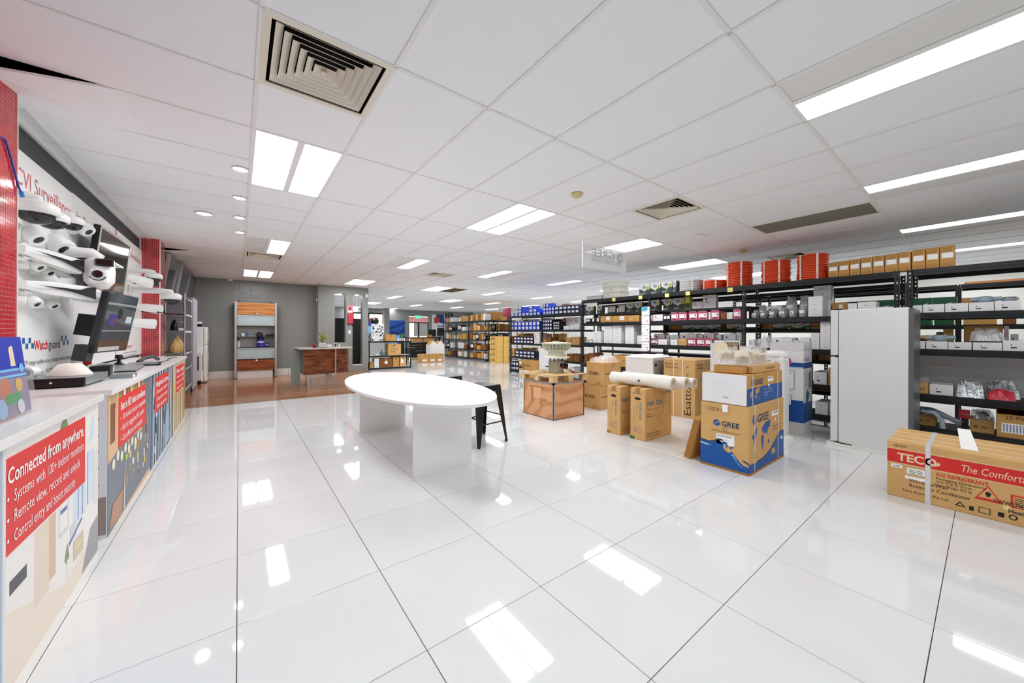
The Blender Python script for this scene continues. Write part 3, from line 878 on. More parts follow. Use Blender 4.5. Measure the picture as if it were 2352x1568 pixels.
# big pan-tilt camera
y, z = at(224, 632, -.9)
t = thing('pan_tilt_camera', 'large white pan-tilt camera in front of the wall television', 'security camera', (XL + .031, y, z + .02))
B(0, .03, -.06, .06, -.02, .2).build('wall_plate', CW, t, bevel=.01)
MB().tube([(.02, 0, .12), (.1, 0, .15), (.26, 0, .15), (.3, 0, .11)], .04, 14).build('arm', CW, t)
PX = .3
MB().lathe([(.06, .11), (.082, .09), (.088, .0), (.084, -.07), (.05, -.125), (0, -.135)], 28, (PX, 0, 0)).build('body', CW, t)
B(-.055, .055, -.02, .02, -.065, .05).build('face_plate', CW, t, (PX + .01, -.078, -.03), rz=.1, bevel=.02)
MB().cyl((PX + .01, -.098, -.02), (PX + .01, -.107, -.02), .029, seg=24).build('lens', DOME, t)
MB().tube([(PX + .01 + .045 * cos(a), -.0975, -.025 + .043 * sin(a)) for a in [pi + .35 + (pi - .7) * i / 10 for i in range(11)]], .005, 6).build('infrared_ring', mat('led_ring', '#4a5460', .2), t)
B(-.04, .065, -.02, .02, .0, .06).build('window', DOME, t, (PX + .03, -.076, .045), bevel=.012)
B(PX - .05, PX + .09, -.02, .24, .08, .092).build('sun_hood', CW, t)
# cameras by the far pillar
y, z = at(350, 640, -.98); dome_cam('dome camera on a bracket before the far mosaic pillar', 6.9, z + .05, .09, .26)
y, z = at(352, 665, -.85); dome_cam('dark dome camera on a long arm, furthest on the display wall', 7.05, z + .03, .11, .42)
for (px, py, L, lb) in ((318, 645, .28, 'finned white camera under the bracketed dome'), (335, 710, .34, 'finned white camera with black lens head, right of the tilted monitor'), (315, 745, .34, 'slim white box camera low on the far display panel')):
    y, z = at(px, py, -1.05)
    t = bullet_cam(lb, y - .1, z, L, .085, False, dirv=(.55, .83, -.03 if L > .3 else -.12))
    if 'slim' not in lb:
        for k in range(4):
            MB().box(-.004, .004, -.06, .06, -.055, .055).build('fin', mat('fin_black', '#222426', .5), t, (.14 + .045 * k, .1 + .045 * k, .01), rz=-.6)

# television on the wall
TVY0, TVY1, TVZ0, TVZ1 = 5.15, 6.3, 1.62, 2.28
def leaf(mb, w, h, d):
    return mb.box(0, d, 0, w, 0, h)
SCR = mat('dark_screen', '#2a2723', .06, spec=.7)
t = thing('wall_television', 'large flat television tilted on the display wall, showing a brown reflection', 'television', (-1.13, 4.98, 1.645), rot=(0, radians(6), radians(-2)))
TW, TH = .95, .61
B(0, .045, 0, TW, 0, TH).build('casing', BLACK, t)
for (a, b, c, d) in ((0, TW, 0, .025), (0, TW, TH - .025, TH), (0, .025, .025, TH - .025), (TW - .025, TW, .025, TH - .025)):
    B(.045, .05, a, b, c, d).build('bezel', mat('silver_bezel', '#b9b5ac', .3, metal=.6), t)
B(.045, .047, .025, TW - .025, .025, TH - .025).build('screen', SCR, t)
B(-.06, 0, .3, .65, .15, .45).build('wall_mount', BLACK, t)
# tilted monitor
t = thing('monitor', 'dark monitor on a bracket, tilted forward above the recorder', 'monitor', (-.99, 4.42, 1.085), rot=(0, radians(10), radians(-7.6)))
MW, MH = .6, .52
B(0, .05, 0, MW, 0, MH).build('casing', mat('monitor_grey', '#2b2d31', .4), t, bevel=.008)
sc = B(.05, .052, .015, MW - .015, .015, MH - .015).build('screen', mat('monitor_screen', '#4b545b', .05, spec=.7), t)
decal(sc, 'screen_picture', (.052, .015, .015), '+x', [(0, rect(0, .57, .0, .09)), (1, rect(.02, .4, .0, .035)), (2, rect(.0, .57, .4, .42)), (2, rect(.0, .57, .17, .18)), (3, rect(.08, .22, .22, .32)), (4, rect(.13, .18, .24, .28)), (5, disc(.26, .33, .05, 14)), (6, rect(.4, .52, .25, .31))], pal('#5a3f2c', '#c9c6c4', '#8f9c98', '#343a86', '#7a3038', '#1d2026', '#c4d4dc'))
B(-.17, 0, .2, .4, .12, .3).build('bracket', BLACK, t)
B(-.06, .02, -.03, .08, -.07, .06).build('foot_clamp', mat('monitor_grey', '#2b2d31', .4), t)

# recorder and bits on the worktop
t = thing('video_recorder', 'flat black video recorder at the near end of the long worktop', 'recorder', (-.985, 3.5, .9), rz=0.)
t.rotation_euler = (0, 0, radians(-2))
B(-.15, .2, .0, .02, .008, .06).build('front_panel', BLACK, t, bevel=.004)
B(-.15, .2, .02, .44, .012, .062).build('case', mat('recorder_case', '#9aa0a4', .35, metal=.6), t)
for (a, b) in ((-.12, .05), (.17, .05), (-.12, .4), (.17, .4)):
    MB().cyl((a, b, 0), (a, b, .012), .012, seg=10).build('foot', BLACK, t)
MB().cyl((.06, -.0, .035), (.06, -.003, .035), .006, seg=10).build('indicator', LABEL, t)
t = thing('dome_cover', 'cream conical camera cover lying on the black recorder', 'camera cover', (-.9, 3.72, .963))
MB().lathe([(.1, 0), (.098, .012), (.052, .075), (.0, .082)], 20).build('shell', mat('cream_plastic', '#ece8df', .5), t)
MB().lathe([(.103, 0), (.103, .006)], 20).build('rim', CW, t)
t = thing('loose_camera', 'small white camera with black lens beside the conical cover', 'security camera', (-1.05, 3.6, .963))
MB().cyl((0, 0, .035), (.01, .07, .035), .033, seg=18).build('housing', CW, t)
MB().cyl((0, 0, .035), (-.002, -.006, .035), .022, seg=16).build('lens', DOME, t)
B(-.02, .02, .01, .05, 0, .01).build('foot', CW, t)
t = thing('loose_bullet_camera', 'white bullet camera with black lens lying on the worktop behind the recorder', 'security camera', (-.86, 4.2, .9))
MB().tube([(-.1, .25, .05), (0, .08, .05), (.03, .02, .05)], .04, 14).build('housing', CW, t)
MB().prism([(-.04, -.1, .005), (.06, -.06, .005), (.06, .02, .01), (-.02, .06, .01)], (0, 0, .085)).build('hood', BLACK, t)
t = thing('red_cylinder', 'bright red tube standing on the worktop under the monitor', 'tube', (-1.12, 5.05, .9))
MB().cyl((0, 0, 0), (0, 0, .13), .028, seg=20).build('tube', mat('red_tube', '#d8201f', .35), t)
MB().cyl((0, 0, .13), (0, 0, .135), .024, seg=20).build('cap', mat('red_cap', '#a81616', .35), t)
t = thing('control_keyboard', 'black and silver joystick controller on the worktop', 'controller', (-.9, 4.75, .9), rz=.06)
B(-.14, .16, -.18, .42, .0, .012).build('base', BLACK, t)
MB().prism([(-.14, -.18, .012), (.16, -.18, .012), (.16, -.18, .022), (-.14, -.18, .055)], (0, .6, 0)).build('deck', mat('controller_silver', '#a9adb0', .35, metal=.5), t)
MB().cyl((.0, .3, .03), (.0, .3, .1), .013, seg=12).cyl((0, .3, .1), (.0, .3, .135), .03, .024, seg=14).build('joystick', BLACK, t)
MB().lathe([(.05, .03), (.02, .065)], 16, (0, .3, 0)).build('joystick_boot', BLACK, t)
MB().tube([(-.12, -.1, .05), (-.2, -.22, .1)], .007).build('antenna', BLACK, t)
t = thing('keypad', 'flat black keypad with curved grey headset on the worktop', 'keypad', (-.82, 5.5, .9), rz=.1)
B(-.12, .14, -.2, .3, 0, .014).build('base', BLACK, t, bevel=.004)
B(-.1, .11, -.15, .2, .014, .02).build('key_field', mat('key_grey', '#8d9296', .4), t)
MB().tube([(-.05, .2, .02), (.0, .3, .06), (.06, .4, .07), (.1, .5, .03)], .02, 10).build('headset', mat('headset_grey', '#3a3e44', .3), t)
t = thing('cable', 'thin black cable trailing along the worktop edge', 'cable', (-.72, 5.9, .904))
MB().tube([(0, 0, 0), (.02, .3, 0), (-.02, .6, 0), (.03, .95, 0)], .005).build('lead', BLACK, t)
t = thing('white_camera_case', 'white and black camera sitting beside the recorder end', 'security camera', (-.72, 4.02, .9))
B(-.05, .07, -.06, .12, 0, .03).build('body', mat('recorder_case', '#9aa0a4', .35, metal=.6), t, bevel=.004)
B(.071, .073, -.04, .02, .006, .024).build('plate', LABEL, t)

# ---------------------------------------------------------------- behind the far pillar
def tvpanel(label, y0, y1, z0, z1, x, scr):
    t = thing('hanging_screen', label, 'screen', (x, y0, z0), rot=(0, radians(8), 0))
    B(0, .05, 0, y1 - y0, 0, z1 - z0).build('casing', BLACK, t)
    B(.05, .053, .025, y1 - y0 - .025, .025, z1 - z0 - .025).build('screen', scr, t)
    B(.0, .056, -.006, .006, 0, z1 - z0).build('edge_strip', ALU, t)
    B(-.09, 0, (y1 - y0) / 2 - .1, (y1 - y0) / 2 + .1, .2, .3).build('mount', BLACK, t)
    return t
tvpanel('black hanging screen nearest the far mosaic pillar, loose cable in front', 8.55, 9.7, 2.02, 2.62, -1.07, mat('off_screen', '#0a0a0b', .12))
tvpanel('second dark grey hanging screen along the left wall', 9.75, 10.9, 2.02, 2.62, -1.02, mat('off_screen_grey', '#3a3c3d', .25))
tvpanel('third dark grey hanging screen at the back corner', 10.95, 12.2, 2.02, 2.62, -1.0, mat('off_screen_grey', '#3a3c3d', .25))
# chrome wire rack on castors
RX0, RX1, RY0, RY1 = -1.19, -.79, 8.88, 10.1
t = thing('wire_rack', 'chrome wire rack on castors behind the far mosaic pillar', 'rack', (0, 0, 0))
for (x, y) in ((RX0, RY0), (RX1, RY0), (RX0, RY1), (RX1, RY1)):
    MB().cyl((x, y, .1), (x, y, 1.97), .0127, seg=10).build('post', CHROME, t)
    c = MB().cyl((x - .012, y, .05), (x + .012, y, .05), .05, seg=16).build('castor', BLACK, t)
wire = MB()
for a in (RX0, RX1):
    for dz in (0, .04): wire.tube([(a, RY0, dz), (a, RY1, dz)], .004, 6)
for a in (RY0, RY1):
    for dz in (0, .04): wire.tube([(RX0, a, dz), (RX1, a, dz)], .004, 6)
for i in range(1, 26):
    yy = RY0 + (RY1 - RY0) * i / 26
    wire.tube([(RX0, yy, .042), (RX1, yy, .042)], .0022, 5)
for i in range(24):
    yy = RY0 + (RY1 - RY0) * i / 24; y2 = RY0 + (RY1 - RY0) * (i + 1) / 24
    wire.tube([(RX1, yy, 0), (RX1, (yy + y2) / 2, .04), (RX1, y2, 0)], .0025, 5)
wm = wire.mesh('wire_shelf', CHROME)
for z in (.2, .58, .87, 1.28, 1.6, 1.92): share('wire_shelf', wm, t, (0, 0, z - .04))
# things on the rack
SNK = mat('snack_bag', '#dcb674', .35, noise=.25, nscale=30)
for i, (yy, s) in enumerate(((9.0, 1.), (9.28, 1.15), (9.6, .95))):
    b = thing('food_bag', f'{["first", "second", "third"][i]} clear bag of pasta on the chrome rack, counted from the pillar', 'bag', (-.93, yy, .8765), group='bags of pasta on the chrome rack')
    MB().lathe([(.07 * s, 0), (.09 * s, .05 * s), (.088 * s, .13 * s), (.05 * s, .2 * s), (.018 * s, .235 * s), (.03 * s, .27 * s)], 14).build('filled_bag', SNK, b)
    MB().lathe([(.02 * s, .225 * s), (.02 * s, .24 * s)], 10).build('tie', CHROME, b)
for i in range(6):
    yy = 8.98 + .17 * i
    b = thing('black_camera_pack', f'{ORD[i + 1]} black wrapped camera on the upper chrome shelf, counted from the pillar', 'package', (-.93, yy, 1.2865), group='black wrapped cameras on the chrome rack')
    MB().lathe([(.062, 0), (.066, .04), (.05, .13), (.02, .19), (.0, .2)], 10).build('wrapped_body', mat('black_wrap', '#121315', .25, bump=.6, bscale=30), b)
    B(.045, .066, -.035, .035, .0, .045).build('white_tag', LABEL, b)
# tall lilac panel, refrigerator, oven trolley
t = thing('tall_cabinet', 'tall lilac-grey cabinet between the chrome rack and white refrigerator', 'cabinet', (-1.215, 10.25, 0))
LIL = mat('lilac_laminate', '#b9b9c4', .4)
B(0, .42, 0, 1.0, .0, 2.0).build('carcass', LIL, t)
B(.42, .438, .0, 1.0, .02, 2.0).build('door', LIL, t)
t = thing('refrigerator', 'white two-door refrigerator against the grey back wall', 'refrigerator', (-1.2, 11.75, 0))
B(0, .5, 0, .6, .02, 1.39).build('cabinet', WHITE, t, bevel=.008)
for (z0, z1) in ((.03, .93), (.945, 1.39)):
    d = B(.505, .565, 0, .6, z0, z1).build('door', WHITE, t, bevel=.012)
    MB().tube([(.566, .08, z0 + .12 if z0 < .5 else z0 + .05), (.59, .08, z0 + .14 if z0 < .5 else z0 + .07), (.59, .08, z1 - .2), (.566, .08, z1 - .18)], .008).build('handle', ALU, d)
B(.02, .5, .03, .57, 0, .02).build('plinth', BLACK, t)
b = thing('kettle_box', 'small white and black gadget on top of the refrigerator', 'gadget', (-.8, 11.95, 1.391))
B(-.06, .06, -.08, .08, 0, .07).build('body', BLACK, b); B(-.06, .06, -.08, .08, .07, .13).build('lid', WHITE, b)
t = thing('bench_oven', 'white bench oven with dark window in front of the refrigerator', 'oven', (-1.1, 11.35, 0))
B(0, .4, 0, .36, .1, .78).build('cabinet', WHITE, t, bevel=.01)
B(.402, .412, .03, .33, .35, .7).build('window', DOME, t)
B(.05, .35, -.008, -.001, .35, .68).build('side_window', mat('oven_glass', '#5a5f5c', .15), t)
MB().tube([(.404, .05, .74), (.43, .05, .75), (.43, .31, .75), (.404, .31, .74)], .008).build('handle', ALU, t)
for yy in (.05, .31):
    for xx in (.05, .35):
        MB().cyl((xx, yy, 0), (xx, yy, .1), .02, seg=10).build('leg', BLACK, t)
# ------------------------------------------------------------------ by the grey back wall
OAK = wood('cabinet_veneer', '#a35a26', '#dd9c58', (1.5, 20, 26), .22)
WAL = wood('desk_veneer', '#4a2415', '#9a5a34', (1.4, 20, 22), .16)
FROST = mat('frosted_glass', '#b9cccc', .35, alpha=.9)
t = thing('display_cabinet', 'tall aluminium and timber display cabinet on the grey back wall', 'cabinet', (-.09, 12.2, 0))
CWD = .955
for x in (0, CWD - .05):
    B(x, x + .05, 0, .33, .02, 2.09).build('side_panel', ALU, t)
B(.05, CWD - .05, .318, .33, .2, 2.06).build('back_panel', mat('cabinet_back', '#f1f0f0', .4), t)
d = B(.055, CWD - .055, -.005, .02, 1.74, 2.07).build('roller_door', OAK, t)
for i in range(7):
    B(.056, CWD - .056, -.009, -.005, 1.76 + .044 * i, 1.765 + .044 * i + .033).build('slat', OAK, d)
MB().lathe([(.03, 0), (.025, .012), (0, .014)], 16, (CWD / 2, -.01, 1.765), (0, -1, 0)).build('knob', CHROME, d)
for (z0, z1) in ((1.44, 1.73), (.53, .83)):
    d = B(.1, CWD - .1, .004, .01, z0 + .045, z1 - .035).build('glass_door', FROST, t)
    for (a, b, c, e) in ((.055, .1, z0, z1), (CWD - .1, CWD - .055, z0, z1), (.1, CWD - .1, z0, z0 + .045), (.1, CWD - .1, z1 - .035, z1)):
        B(a, b, -.004, .018, c, e).build('frame', ALU, d)
for z in (1.42, 1.13, .835, .51):
    B(.05, CWD - .05, .0, .318, z, z + .012).build('shelf', mat('dark_shelf', '#2c2e30', .3), t)
d = B(.055, CWD - .055, -.005, .31, .22, .5).build('drawer', wood('drawer_veneer', '#6e3216', '#a9592c', (1.5, 20, 26), .22), t)
MB().lathe([(.035, 0), (.03, .015), (0, .018)], 16, (CWD / 2, -.006, .475), (0, -1, 0)).build('pull', CHROME, d)
B(.06, .86, .02, .3, 0, .21).build('plinth', mat('plinth_white', '#dcdad8', .1), t)
for (x, lb) in ((.06, 'left'), (.78, 'r')):
    B(x, x + .05, .05, .1, 2.09, 2.11).build('top_bracket', BLACK, t)
CB = (-.09, 12.2)
def onshelf(name, label, cat, x, z, y=.16):
    return thing(name, label, cat, (CB[0] + x, CB[1] + y, z + .0))
b = onshelf('helmet', 'round black helmet resting above the purple tins in the cabinet', 'helmet', .56, 1.143)
MB().lathe([(.075, 0), (.08, .04), (.068, .085), (.035, .115), (0, .122)], 20).build('shell', mat('gloss_black', '#0b0b0c', .1), b)
B(-.06, .06, -.085, -.07, .03, .06).build('visor', DOME, b)
b = onshelf('black_console', 'flat black console on the cabinet shelf beside the helmet', 'console', .8, 1.143)
B(-.1, .1, -.1, .1, 0, .03).build('base', BLACK, b); B(-.095, .095, -.1, .1, .036, .06).build('lid', BLACK, b); B(-.08, .08, -.08, .08, .03, .036).build('gap', INKG, b)
b = onshelf('white_cup', 'small white cup on the cabinet middle shelf', 'cup', .18, 1.143)
MB().lathe([(.03, 0), (.042, .05), (.035, .085), (0, .09)], 16).build('cup', WHITE, b); MB().lathe([(.044, .046), (.044, .052)], 16).build('band', CW, b)
b = onshelf('glass_jar', 'small glass jar at the cabinet shelf edge beside the cup', 'jar', .085, 1.143)
MB().lathe([(.025, 0), (.025, .045), (.018, .05)], 12).build('glass', GLASS, b); MB().lathe([(.02, .05), (.02, .06)], 12).build('lid', BLACK, b)
b = onshelf('water_bottle', 'clear blue-label water bottle in the cabinet', 'bottle', .31, 1.143)
MB().lathe([(.028, 0), (.03, .07), (.014, .13), (.012, .15)], 14).build('bottle', mat('blue_pet', '#a9c4e0', .1, alpha=.6), b); MB().lathe([(.014, .15), (.014, .165)], 12).build('cap', WHITE, b); MB().lathe([(.0308, .04), (.0308, .09)], 14).build('label', mat('blue_lbl', '#3f6fc0', .4), b)
for i in range(3):
    b = onshelf('small_glass', f'{ORD[i + 1]} small tumbler beside the water bottle in the cabinet', 'glass', .36 + .04 * i, 1.143)
    MB().lathe([(.014, 0), (.018, .03)], 10).build('tumbler', GLASS, b); MB().lathe([(.013, .0005), (.013, .004)], 10).build('base', GLASS, b)
b = onshelf('white_bottle', 'white pump bottle at the cabinet lower shelf edge', 'bottle', .085, .848)
MB().lathe([(.03, 0), (.034, .04), (.034, .15), (.015, .19), (.012, .2)], 16).build('bottle', WHITE, b); MB().lathe([(.016, .2), (.02, .23), (.008, .25)], 12).build('pump', BLACK, b)
b = onshelf('purple_tin', 'large purple and blue printed tin under the helmet', 'tin', .58, .848)
MB().lathe([(.085, 0), (.088, .01), (.088, .22), (.08, .23), (.078, .25)], 24).build('tin', mat('purple_print', '#3b3f9c', .35, noise=.9, nscale=14), b)
MB().lathe([(.0885, .12), (.0885, .16)], 24).build('label_band', mat('pale_band', '#d6d8ee', .4), b); MB().lathe([(.082, .25), (.082, .265), (0, .268)], 24).build('lid', BLACK, b)
b = onshelf('small_tin', 'small dark tin beside the purple tin in the cabinet', 'tin', .735, .848, .12)
MB().lathe([(.05, 0), (.05, .13), (.045, .135), (0, .14)], 18).build('tin', mat('dark_print', '#23264a', .35, noise=.9, nscale=18), b); MB().lathe([(.0505, .04), (.0505, .09)], 18).build('label', mat('violet_lbl', '#8a7ac0', .4), b)

# reception desk
t = thing('reception_desk', 'curved timber reception desk with pale top on glossy plinth', 'desk', (0, 0, 0))
def arc(xa, ya, xb, yb, bulge, n=14):
    out = []
    for i in range(n + 1):
        u = i / n
        out.append((xa + (xb - xa) * u, ya + (yb - ya) * u - bulge * 4 * u * (1 - u)))
    return out
fr_ = arc(1.2, 9.5, 2.2, 9.72, .04)
pts = fr_ + [(2.2, 9.8), (1.2, 9.58)]
MB().prism([(x, y, .275) for x, y in fr_] + [(x, y + .05, .275) for x, y in reversed(fr_)], (0, 0, .59)).build('front_panel', WAL, t)
B(1.2, 1.225, 9.55, 10.1, .27, .865).build('end_panel', mat('steel_end', '#8e8a86', .25, metal=.7), t)
B(1.0, 1.2, 10.1, 10.14, 0.0, .865).build('glass_end', FROST, t)
top = [(1.06, 10.15)] + [(1.1, 9.5)] + arc(1.2, 9.44, 2.2, 9.6, .05, 10) + [(2.32, 9.8), (2.32, 9.95), (2.15, 10.05)]
MB().prism([(x, y, .865) for x, y in top], (0, 0, .03)).build('desk_top', mat('desk_top', '#d9d5cd', .25), t, bevel=.006)
B(1.862, 1.885, 9.535, 9.56, .275, .865).build('metal_strip', CHROME, t)
bs = arc(1.28, 9.62, 1.9, 9.72, .03)
MB().prism([(x, y, 0) for x, y in bs] + [(x, y + .28, 0) for x, y in reversed(bs)], (0, 0, .27)).build('plinth', mat('plinth_gloss', '#cfcbc6', .06, metal=.6), t)
# things on the desk
b = thing('potted_plant', 'yellow-green spiky plant in a white cube pot on the reception desk', 'plant', (1.62, 9.75, .896))
B(-.065, .065, -.065, .065, 0, .11).build('pot', WHITE, b, bevel=.004)
decal(b, 'pot_print', (-.065, -.0655, 0), '-y', [(0, [(.03, .05), (.05, .055), (.065, .07), (.08, .055), (.1, .05), (.08, .065), (.065, .06), (.05, .065)])], [INK])
random.seed(11)
stm = MB().cyl((0, 0, .1), (.0, 0, .2), .012, .008, seg=8).build('stem', mat('stem_brown', '#a5642c', .6), b)
LEAFM = mat('leaf_yellowgreen', '#aab432', .5, noise=.3, nscale=8)
LEAFG = mat('leaf_green', '#5f7a34', .5, noise=.3, nscale=8)
for i in range(54):
    a = random.uniform(0, 2 * pi); el = random.uniform(.15, 1.35); L = random.uniform(.16, .3)
    d = Vector((cos(a) * cos(el), sin(a) * cos(el), sin(el)))
    s = d.cross(Vector((0, 0, 1))).normalized() * random.uniform(.006, .011)
    p0 = Vector((0, 0, random.uniform(.11, .2)))
    p1 = p0 + d * L * .55 + Vector((0, 0, .02)); p2 = p0 + d * L - Vector((0, 0, L * .16 * cos(el)))
    MB().add([p0 - s * .4, p0 + s * .4, p1 + s, p1 - s, p2], [(0, 1, 2, 3), (3, 2, 4)]).build('leaf', LEAFM if i % 3 else LEAFG, b)
for i, (x, h) in enumerate(((1.425, .1), (1.455, .07))):
    b = thing('red_ornament', f'{["taller", "shorter"][i]} red ornament beside the potted plant', 'ornament', (x, 9.72, .896))
    MB().lathe([(.02, 0), (.026, h * .3), (.014, h * .6), (.02, h * .8), (0, h)], 14).build('body', mat('red_gloss', '#c01522', .15), b); MB().lathe([(.008, h), (.0, h + .01)], 8).build('tip', LABEL, b)
b = thing('desk_sign', 'small cream card holder beside the potted plant', 'card holder', (1.78, 9.78, .896))
B(-.06, .06, -.015, .015, 0, .075).build('block', mat('cream_block', '#d8d2c2', .5), b); B(-.045, .045, -.0165, -.015, .02, .06).build('card', LABEL, b)
b = thing('photo_frame', 'small black and white frame on the reception desk', 'frame', (1.93, 9.85, .896))
B(-.03, .03, -.01, .01, 0, .1).build('frame', WHITE, b); B(-.02, .02, -.0115, -.01, .012, .088).build('picture', INK, b)
b = thing('desk_bottle', 'slim white bottle at the end of the reception desk', 'bottle', (2.02, 9.85, .896))
MB().lathe([(.016, 0), (.018, .06), (.008, .09)], 12).build('bottle', WHITE, b); MB().lathe([(.009, .09), (.009, .105)], 10).build('cap', BLACK, b)
b = thing('desk_mat', 'flat black desk mat in front of the potted plant', 'mat', (1.55, 9.62, .896))
B(-.15, .14, -.06, .05, 0, .004).build('mat', BLACK, b); B(-.13, .12, -.05, .04, .004, .006).build('pad', INK, b)
# on the partition
b = thing('extinguisher_sign', 'red extinguisher sign and cabinet on the grey partition', 'sign', (2.72, 12.199, 0))
B(0, .17, -.012, 0, 1.88, 2.12).build('upper_sign', mat('sign_rose', '#e2808a', .5), b)
B(.02, .17, -.06, 0, 1.55, 1.86).build('red_case', mat('case_red', '#c93a4e', .35), b, bevel=.01)
for x in (.035, .15): B(x, x + .012, -.03, 0, 1.48, 1.55).build('bracket', BLACK, b)
decal(b, 'sign_print', (0, -.012, 1.88), '-y', [(0, disc(.085, .14, .035)), (1, rect(.02, .15, .02, .07))], [INK, LABEL])
b = thing('light_switch', 'white light switch on the grey partition between the slots', 'switch', (2.76, 12.199, 1.22))
B(0, .07, -.01, 0, 0, .115).build('plate', WHITE, b, bevel=.003); B(.025, .045, -.014, -.01, .04, .075).build('rocker', LABEL, b)
p = onY(843, 681, 12.2)
b = thing('partition_sensor', 'small white sensor at the top corner of the grey partition', 'sensor', (p[0] - .02, 12.199, p[2] - .04))
B(-.03, .03, -.04, 0, 0, .12).build('body', WHITE, b, bevel=.012); B(-.02, .02, -.043, -.04, .02, .07).build('lens', LABEL, b)
# ------------------------------------------------------------------ oval table and stools
LAM = mat('table_laminate', '#f3f2f0', .3)
t = thing('oval_table', 'white oval meeting table with two panel legs', 'table', (1.5, 3.8, 0))
def ell(a, b, n=72, e=2.0):
    out = []
    for i in range(n):
        u = 2 * pi * i / n
        c, s = cos(u), sin(u)
        out.append((math.copysign(abs(c) ** (2 / e), c) * a, math.copysign(abs(s) ** (2 / e), s) * b))
    return out
TZ = .7
MB().prism([(x, y, TZ - .026) for x, y in ell(.6, 1.4)], (0, 0, .026)).build('table_top', LAM, t, bevel=.003)
for y in (-.8, .935):
    B(-.29, .29, y, y + .025, .0, TZ - .026).build('leg_panel', LAM, t)
B(-.012, .012, -.775, .935, TZ - .026 - .13, TZ - .026).build('stretcher', LAM, t)
def stool(label, x, y, rz):
    t = thing('metal_stool', label, 'stool', (x, y, 0), rz)
    PB = mat('black_powder_coat', '#0f0f10', .3, spec=.6)
    H = .66
    sm = MB()
    n = 8
    sm.prism([(-.155, -.155, H - .012), (.155, -.155, H - .012), (.155, .155, H - .012), (-.155, .155, H - .012)], (0, 0, .012))
    sm.build('seat', PB, t, bevel=.01)
    for q in range(4):
        a = q * pi / 2
        R = lambda p: (p[0] * cos(a) - p[1] * sin(a), p[0] * sin(a) + p[1] * cos(a), p[2])
        B_ = MB().add([R(p) for p in ((-.155, -.156, H - .07), (.155, -.156, H - .07), (.155, -.156, H - .004), (-.155, -.156, H - .004), (-.155, -.15, H - .07), (.155, -.15, H - .07), (.155, -.15, H - .004), (-.155, -.15, H - .004))],
                      [(0, 1, 2, 3), (4, 7, 6, 5), (0, 4, 5, 1), (2, 6, 7, 3), (1, 5, 6, 2), (0, 3, 7, 4)])
        B_.build('apron', PB, t)
        lg = MB()                       # tapering folded sheet leg: two flanges meeting at the corner
        lg.add([R(p) for p in ((-.156, -.156, H - .02), (-.06, -.156, H - .02), (-.185, -.215, .02), (-.215, -.215, .0), (-.156, -.06, H - .02), (-.215, -.185, .02))], [(0, 3, 2, 1), (0, 4, 5, 3)])
        lg.add([R(p) for p in ((-.152, -.152, H - .02), (-.06, -.152, H - .02), (-.185, -.211, .02), (-.211, -.211, .0), (-.152, -.06, H - .02), (-.211, -.185, .02))], [(0, 1, 2, 3), (0, 3, 5, 4)])
        lg.build('leg', PB, t)
        MB().cyl(R((-.203, -.203, 0)), R((-.203, -.203, .025)), .018, seg=10).build('foot', BLACK, t)
        z = .3 if q % 2 else .24
        k = .156 + (.215 - .156) * (H - z) / H
        MB().cyl(R((-k + .01, -k + .006, z)), R((k - .01, -k + .006, z)), .008, seg=8).build('foot_rail', PB, t)
    return t
p = onZ(1124, 990)
stool('black metal stool tucked at the right end of the oval table', 2.26, 3.56, .12)
stool('black metal stool hidden behind the oval table, only its seat edge showing', 2.3, 4.55, .2)

# ------------------------------------------------------------------ plywood crate, pallet and siren
PLY = wood('plywood', '#c98d5e', '#dca77a', (1.1, 1.1, 1.6), .55, rings=True, spec=.3)
t = thing('plywood_crate', 'plywood crate with metal edging under the pallet', 'crate', (3.6, 3.76, 0))
cw, cd, ch = .645, .67, .54
B(.008, cw - .008, .008, cd - .008, .01, ch - .01).build('body', PLY, t)
B(.0, .008, .01, cd - .01, .012, ch - .012).build('panel', PLY, t)
B(.01, cw - .01, .0, .008, .012, ch - .012).build('panel', PLY, t)
B(.01, cw - .01, .01, cd - .01, ch - .01, ch - .003).build('lid', PLY, t)
GALV = mat('galvanised_strip', '#b3a9a0', .4, metal=.6, noise=.2, nscale=20)
for (x, y) in ((0, 0), (cw, 0), (0, cd)):
    MB().box(x - .003, x + .028 if x < .1 else x + .003, y - .003, y + .003, 0, ch).box(x - .003, x + .003, y - .003, y + .028 if y < .1 else y + .003, 0, ch).build('corner_edging', GALV, t)
MB().box(-.003, .003, 0, cd, ch - .028, ch + .001).box(0, cw, -.003, .003, ch - .028, ch + .001).box(-.003, .025, 0, cd, ch - .001, ch + .002).box(0, cw, -.003, .025, ch - .001, ch + .002).build('top_edging', GALV, t)
for (x, y) in ((0, .08), (0, .5), (.1, 0), (.52, 0)):
    MB().box(x - .006, x + .006 if x < .01 else x + .05, y - .006, y + .006 if y < .01 else y + .05, 0.0, .02).build('clip', GALV, t)
TPE = mat('orange_tape', '#c9743a', .35)
decal(t, 'tape_mark', (-.0005, cd, 0), '-x', [(0, rect(.14, .5, .43, .46)), (1, rect(.22, .4, .28, .44)), (0, rect(.18, .23, .2, .45)), (0, rect(.38, .52, .25, .285)), (0, rect(.38, .43, .19, .27))], [TPE, mat('pale_ply', '#e4b48a', .5)])
PINE = wood('pallet_pine', '#c9a06c', '#ecd2a4', (2, 14, 14), .7, spec=.2)
t = thing('pallet', 'pale timber pallet lying on the plywood crate', 'pallet', (3.585, 3.75, ch + .003))
pw, pd = .72, .74
for i in range(3):
    for j in range(3):
        B(.0 + i * (pw - .09) / 2, .09 + i * (pw - .09) / 2, j * (pd - .09) / 2, .09 + j * (pd - .09) / 2, 0, .075).build('block', PINE, t)
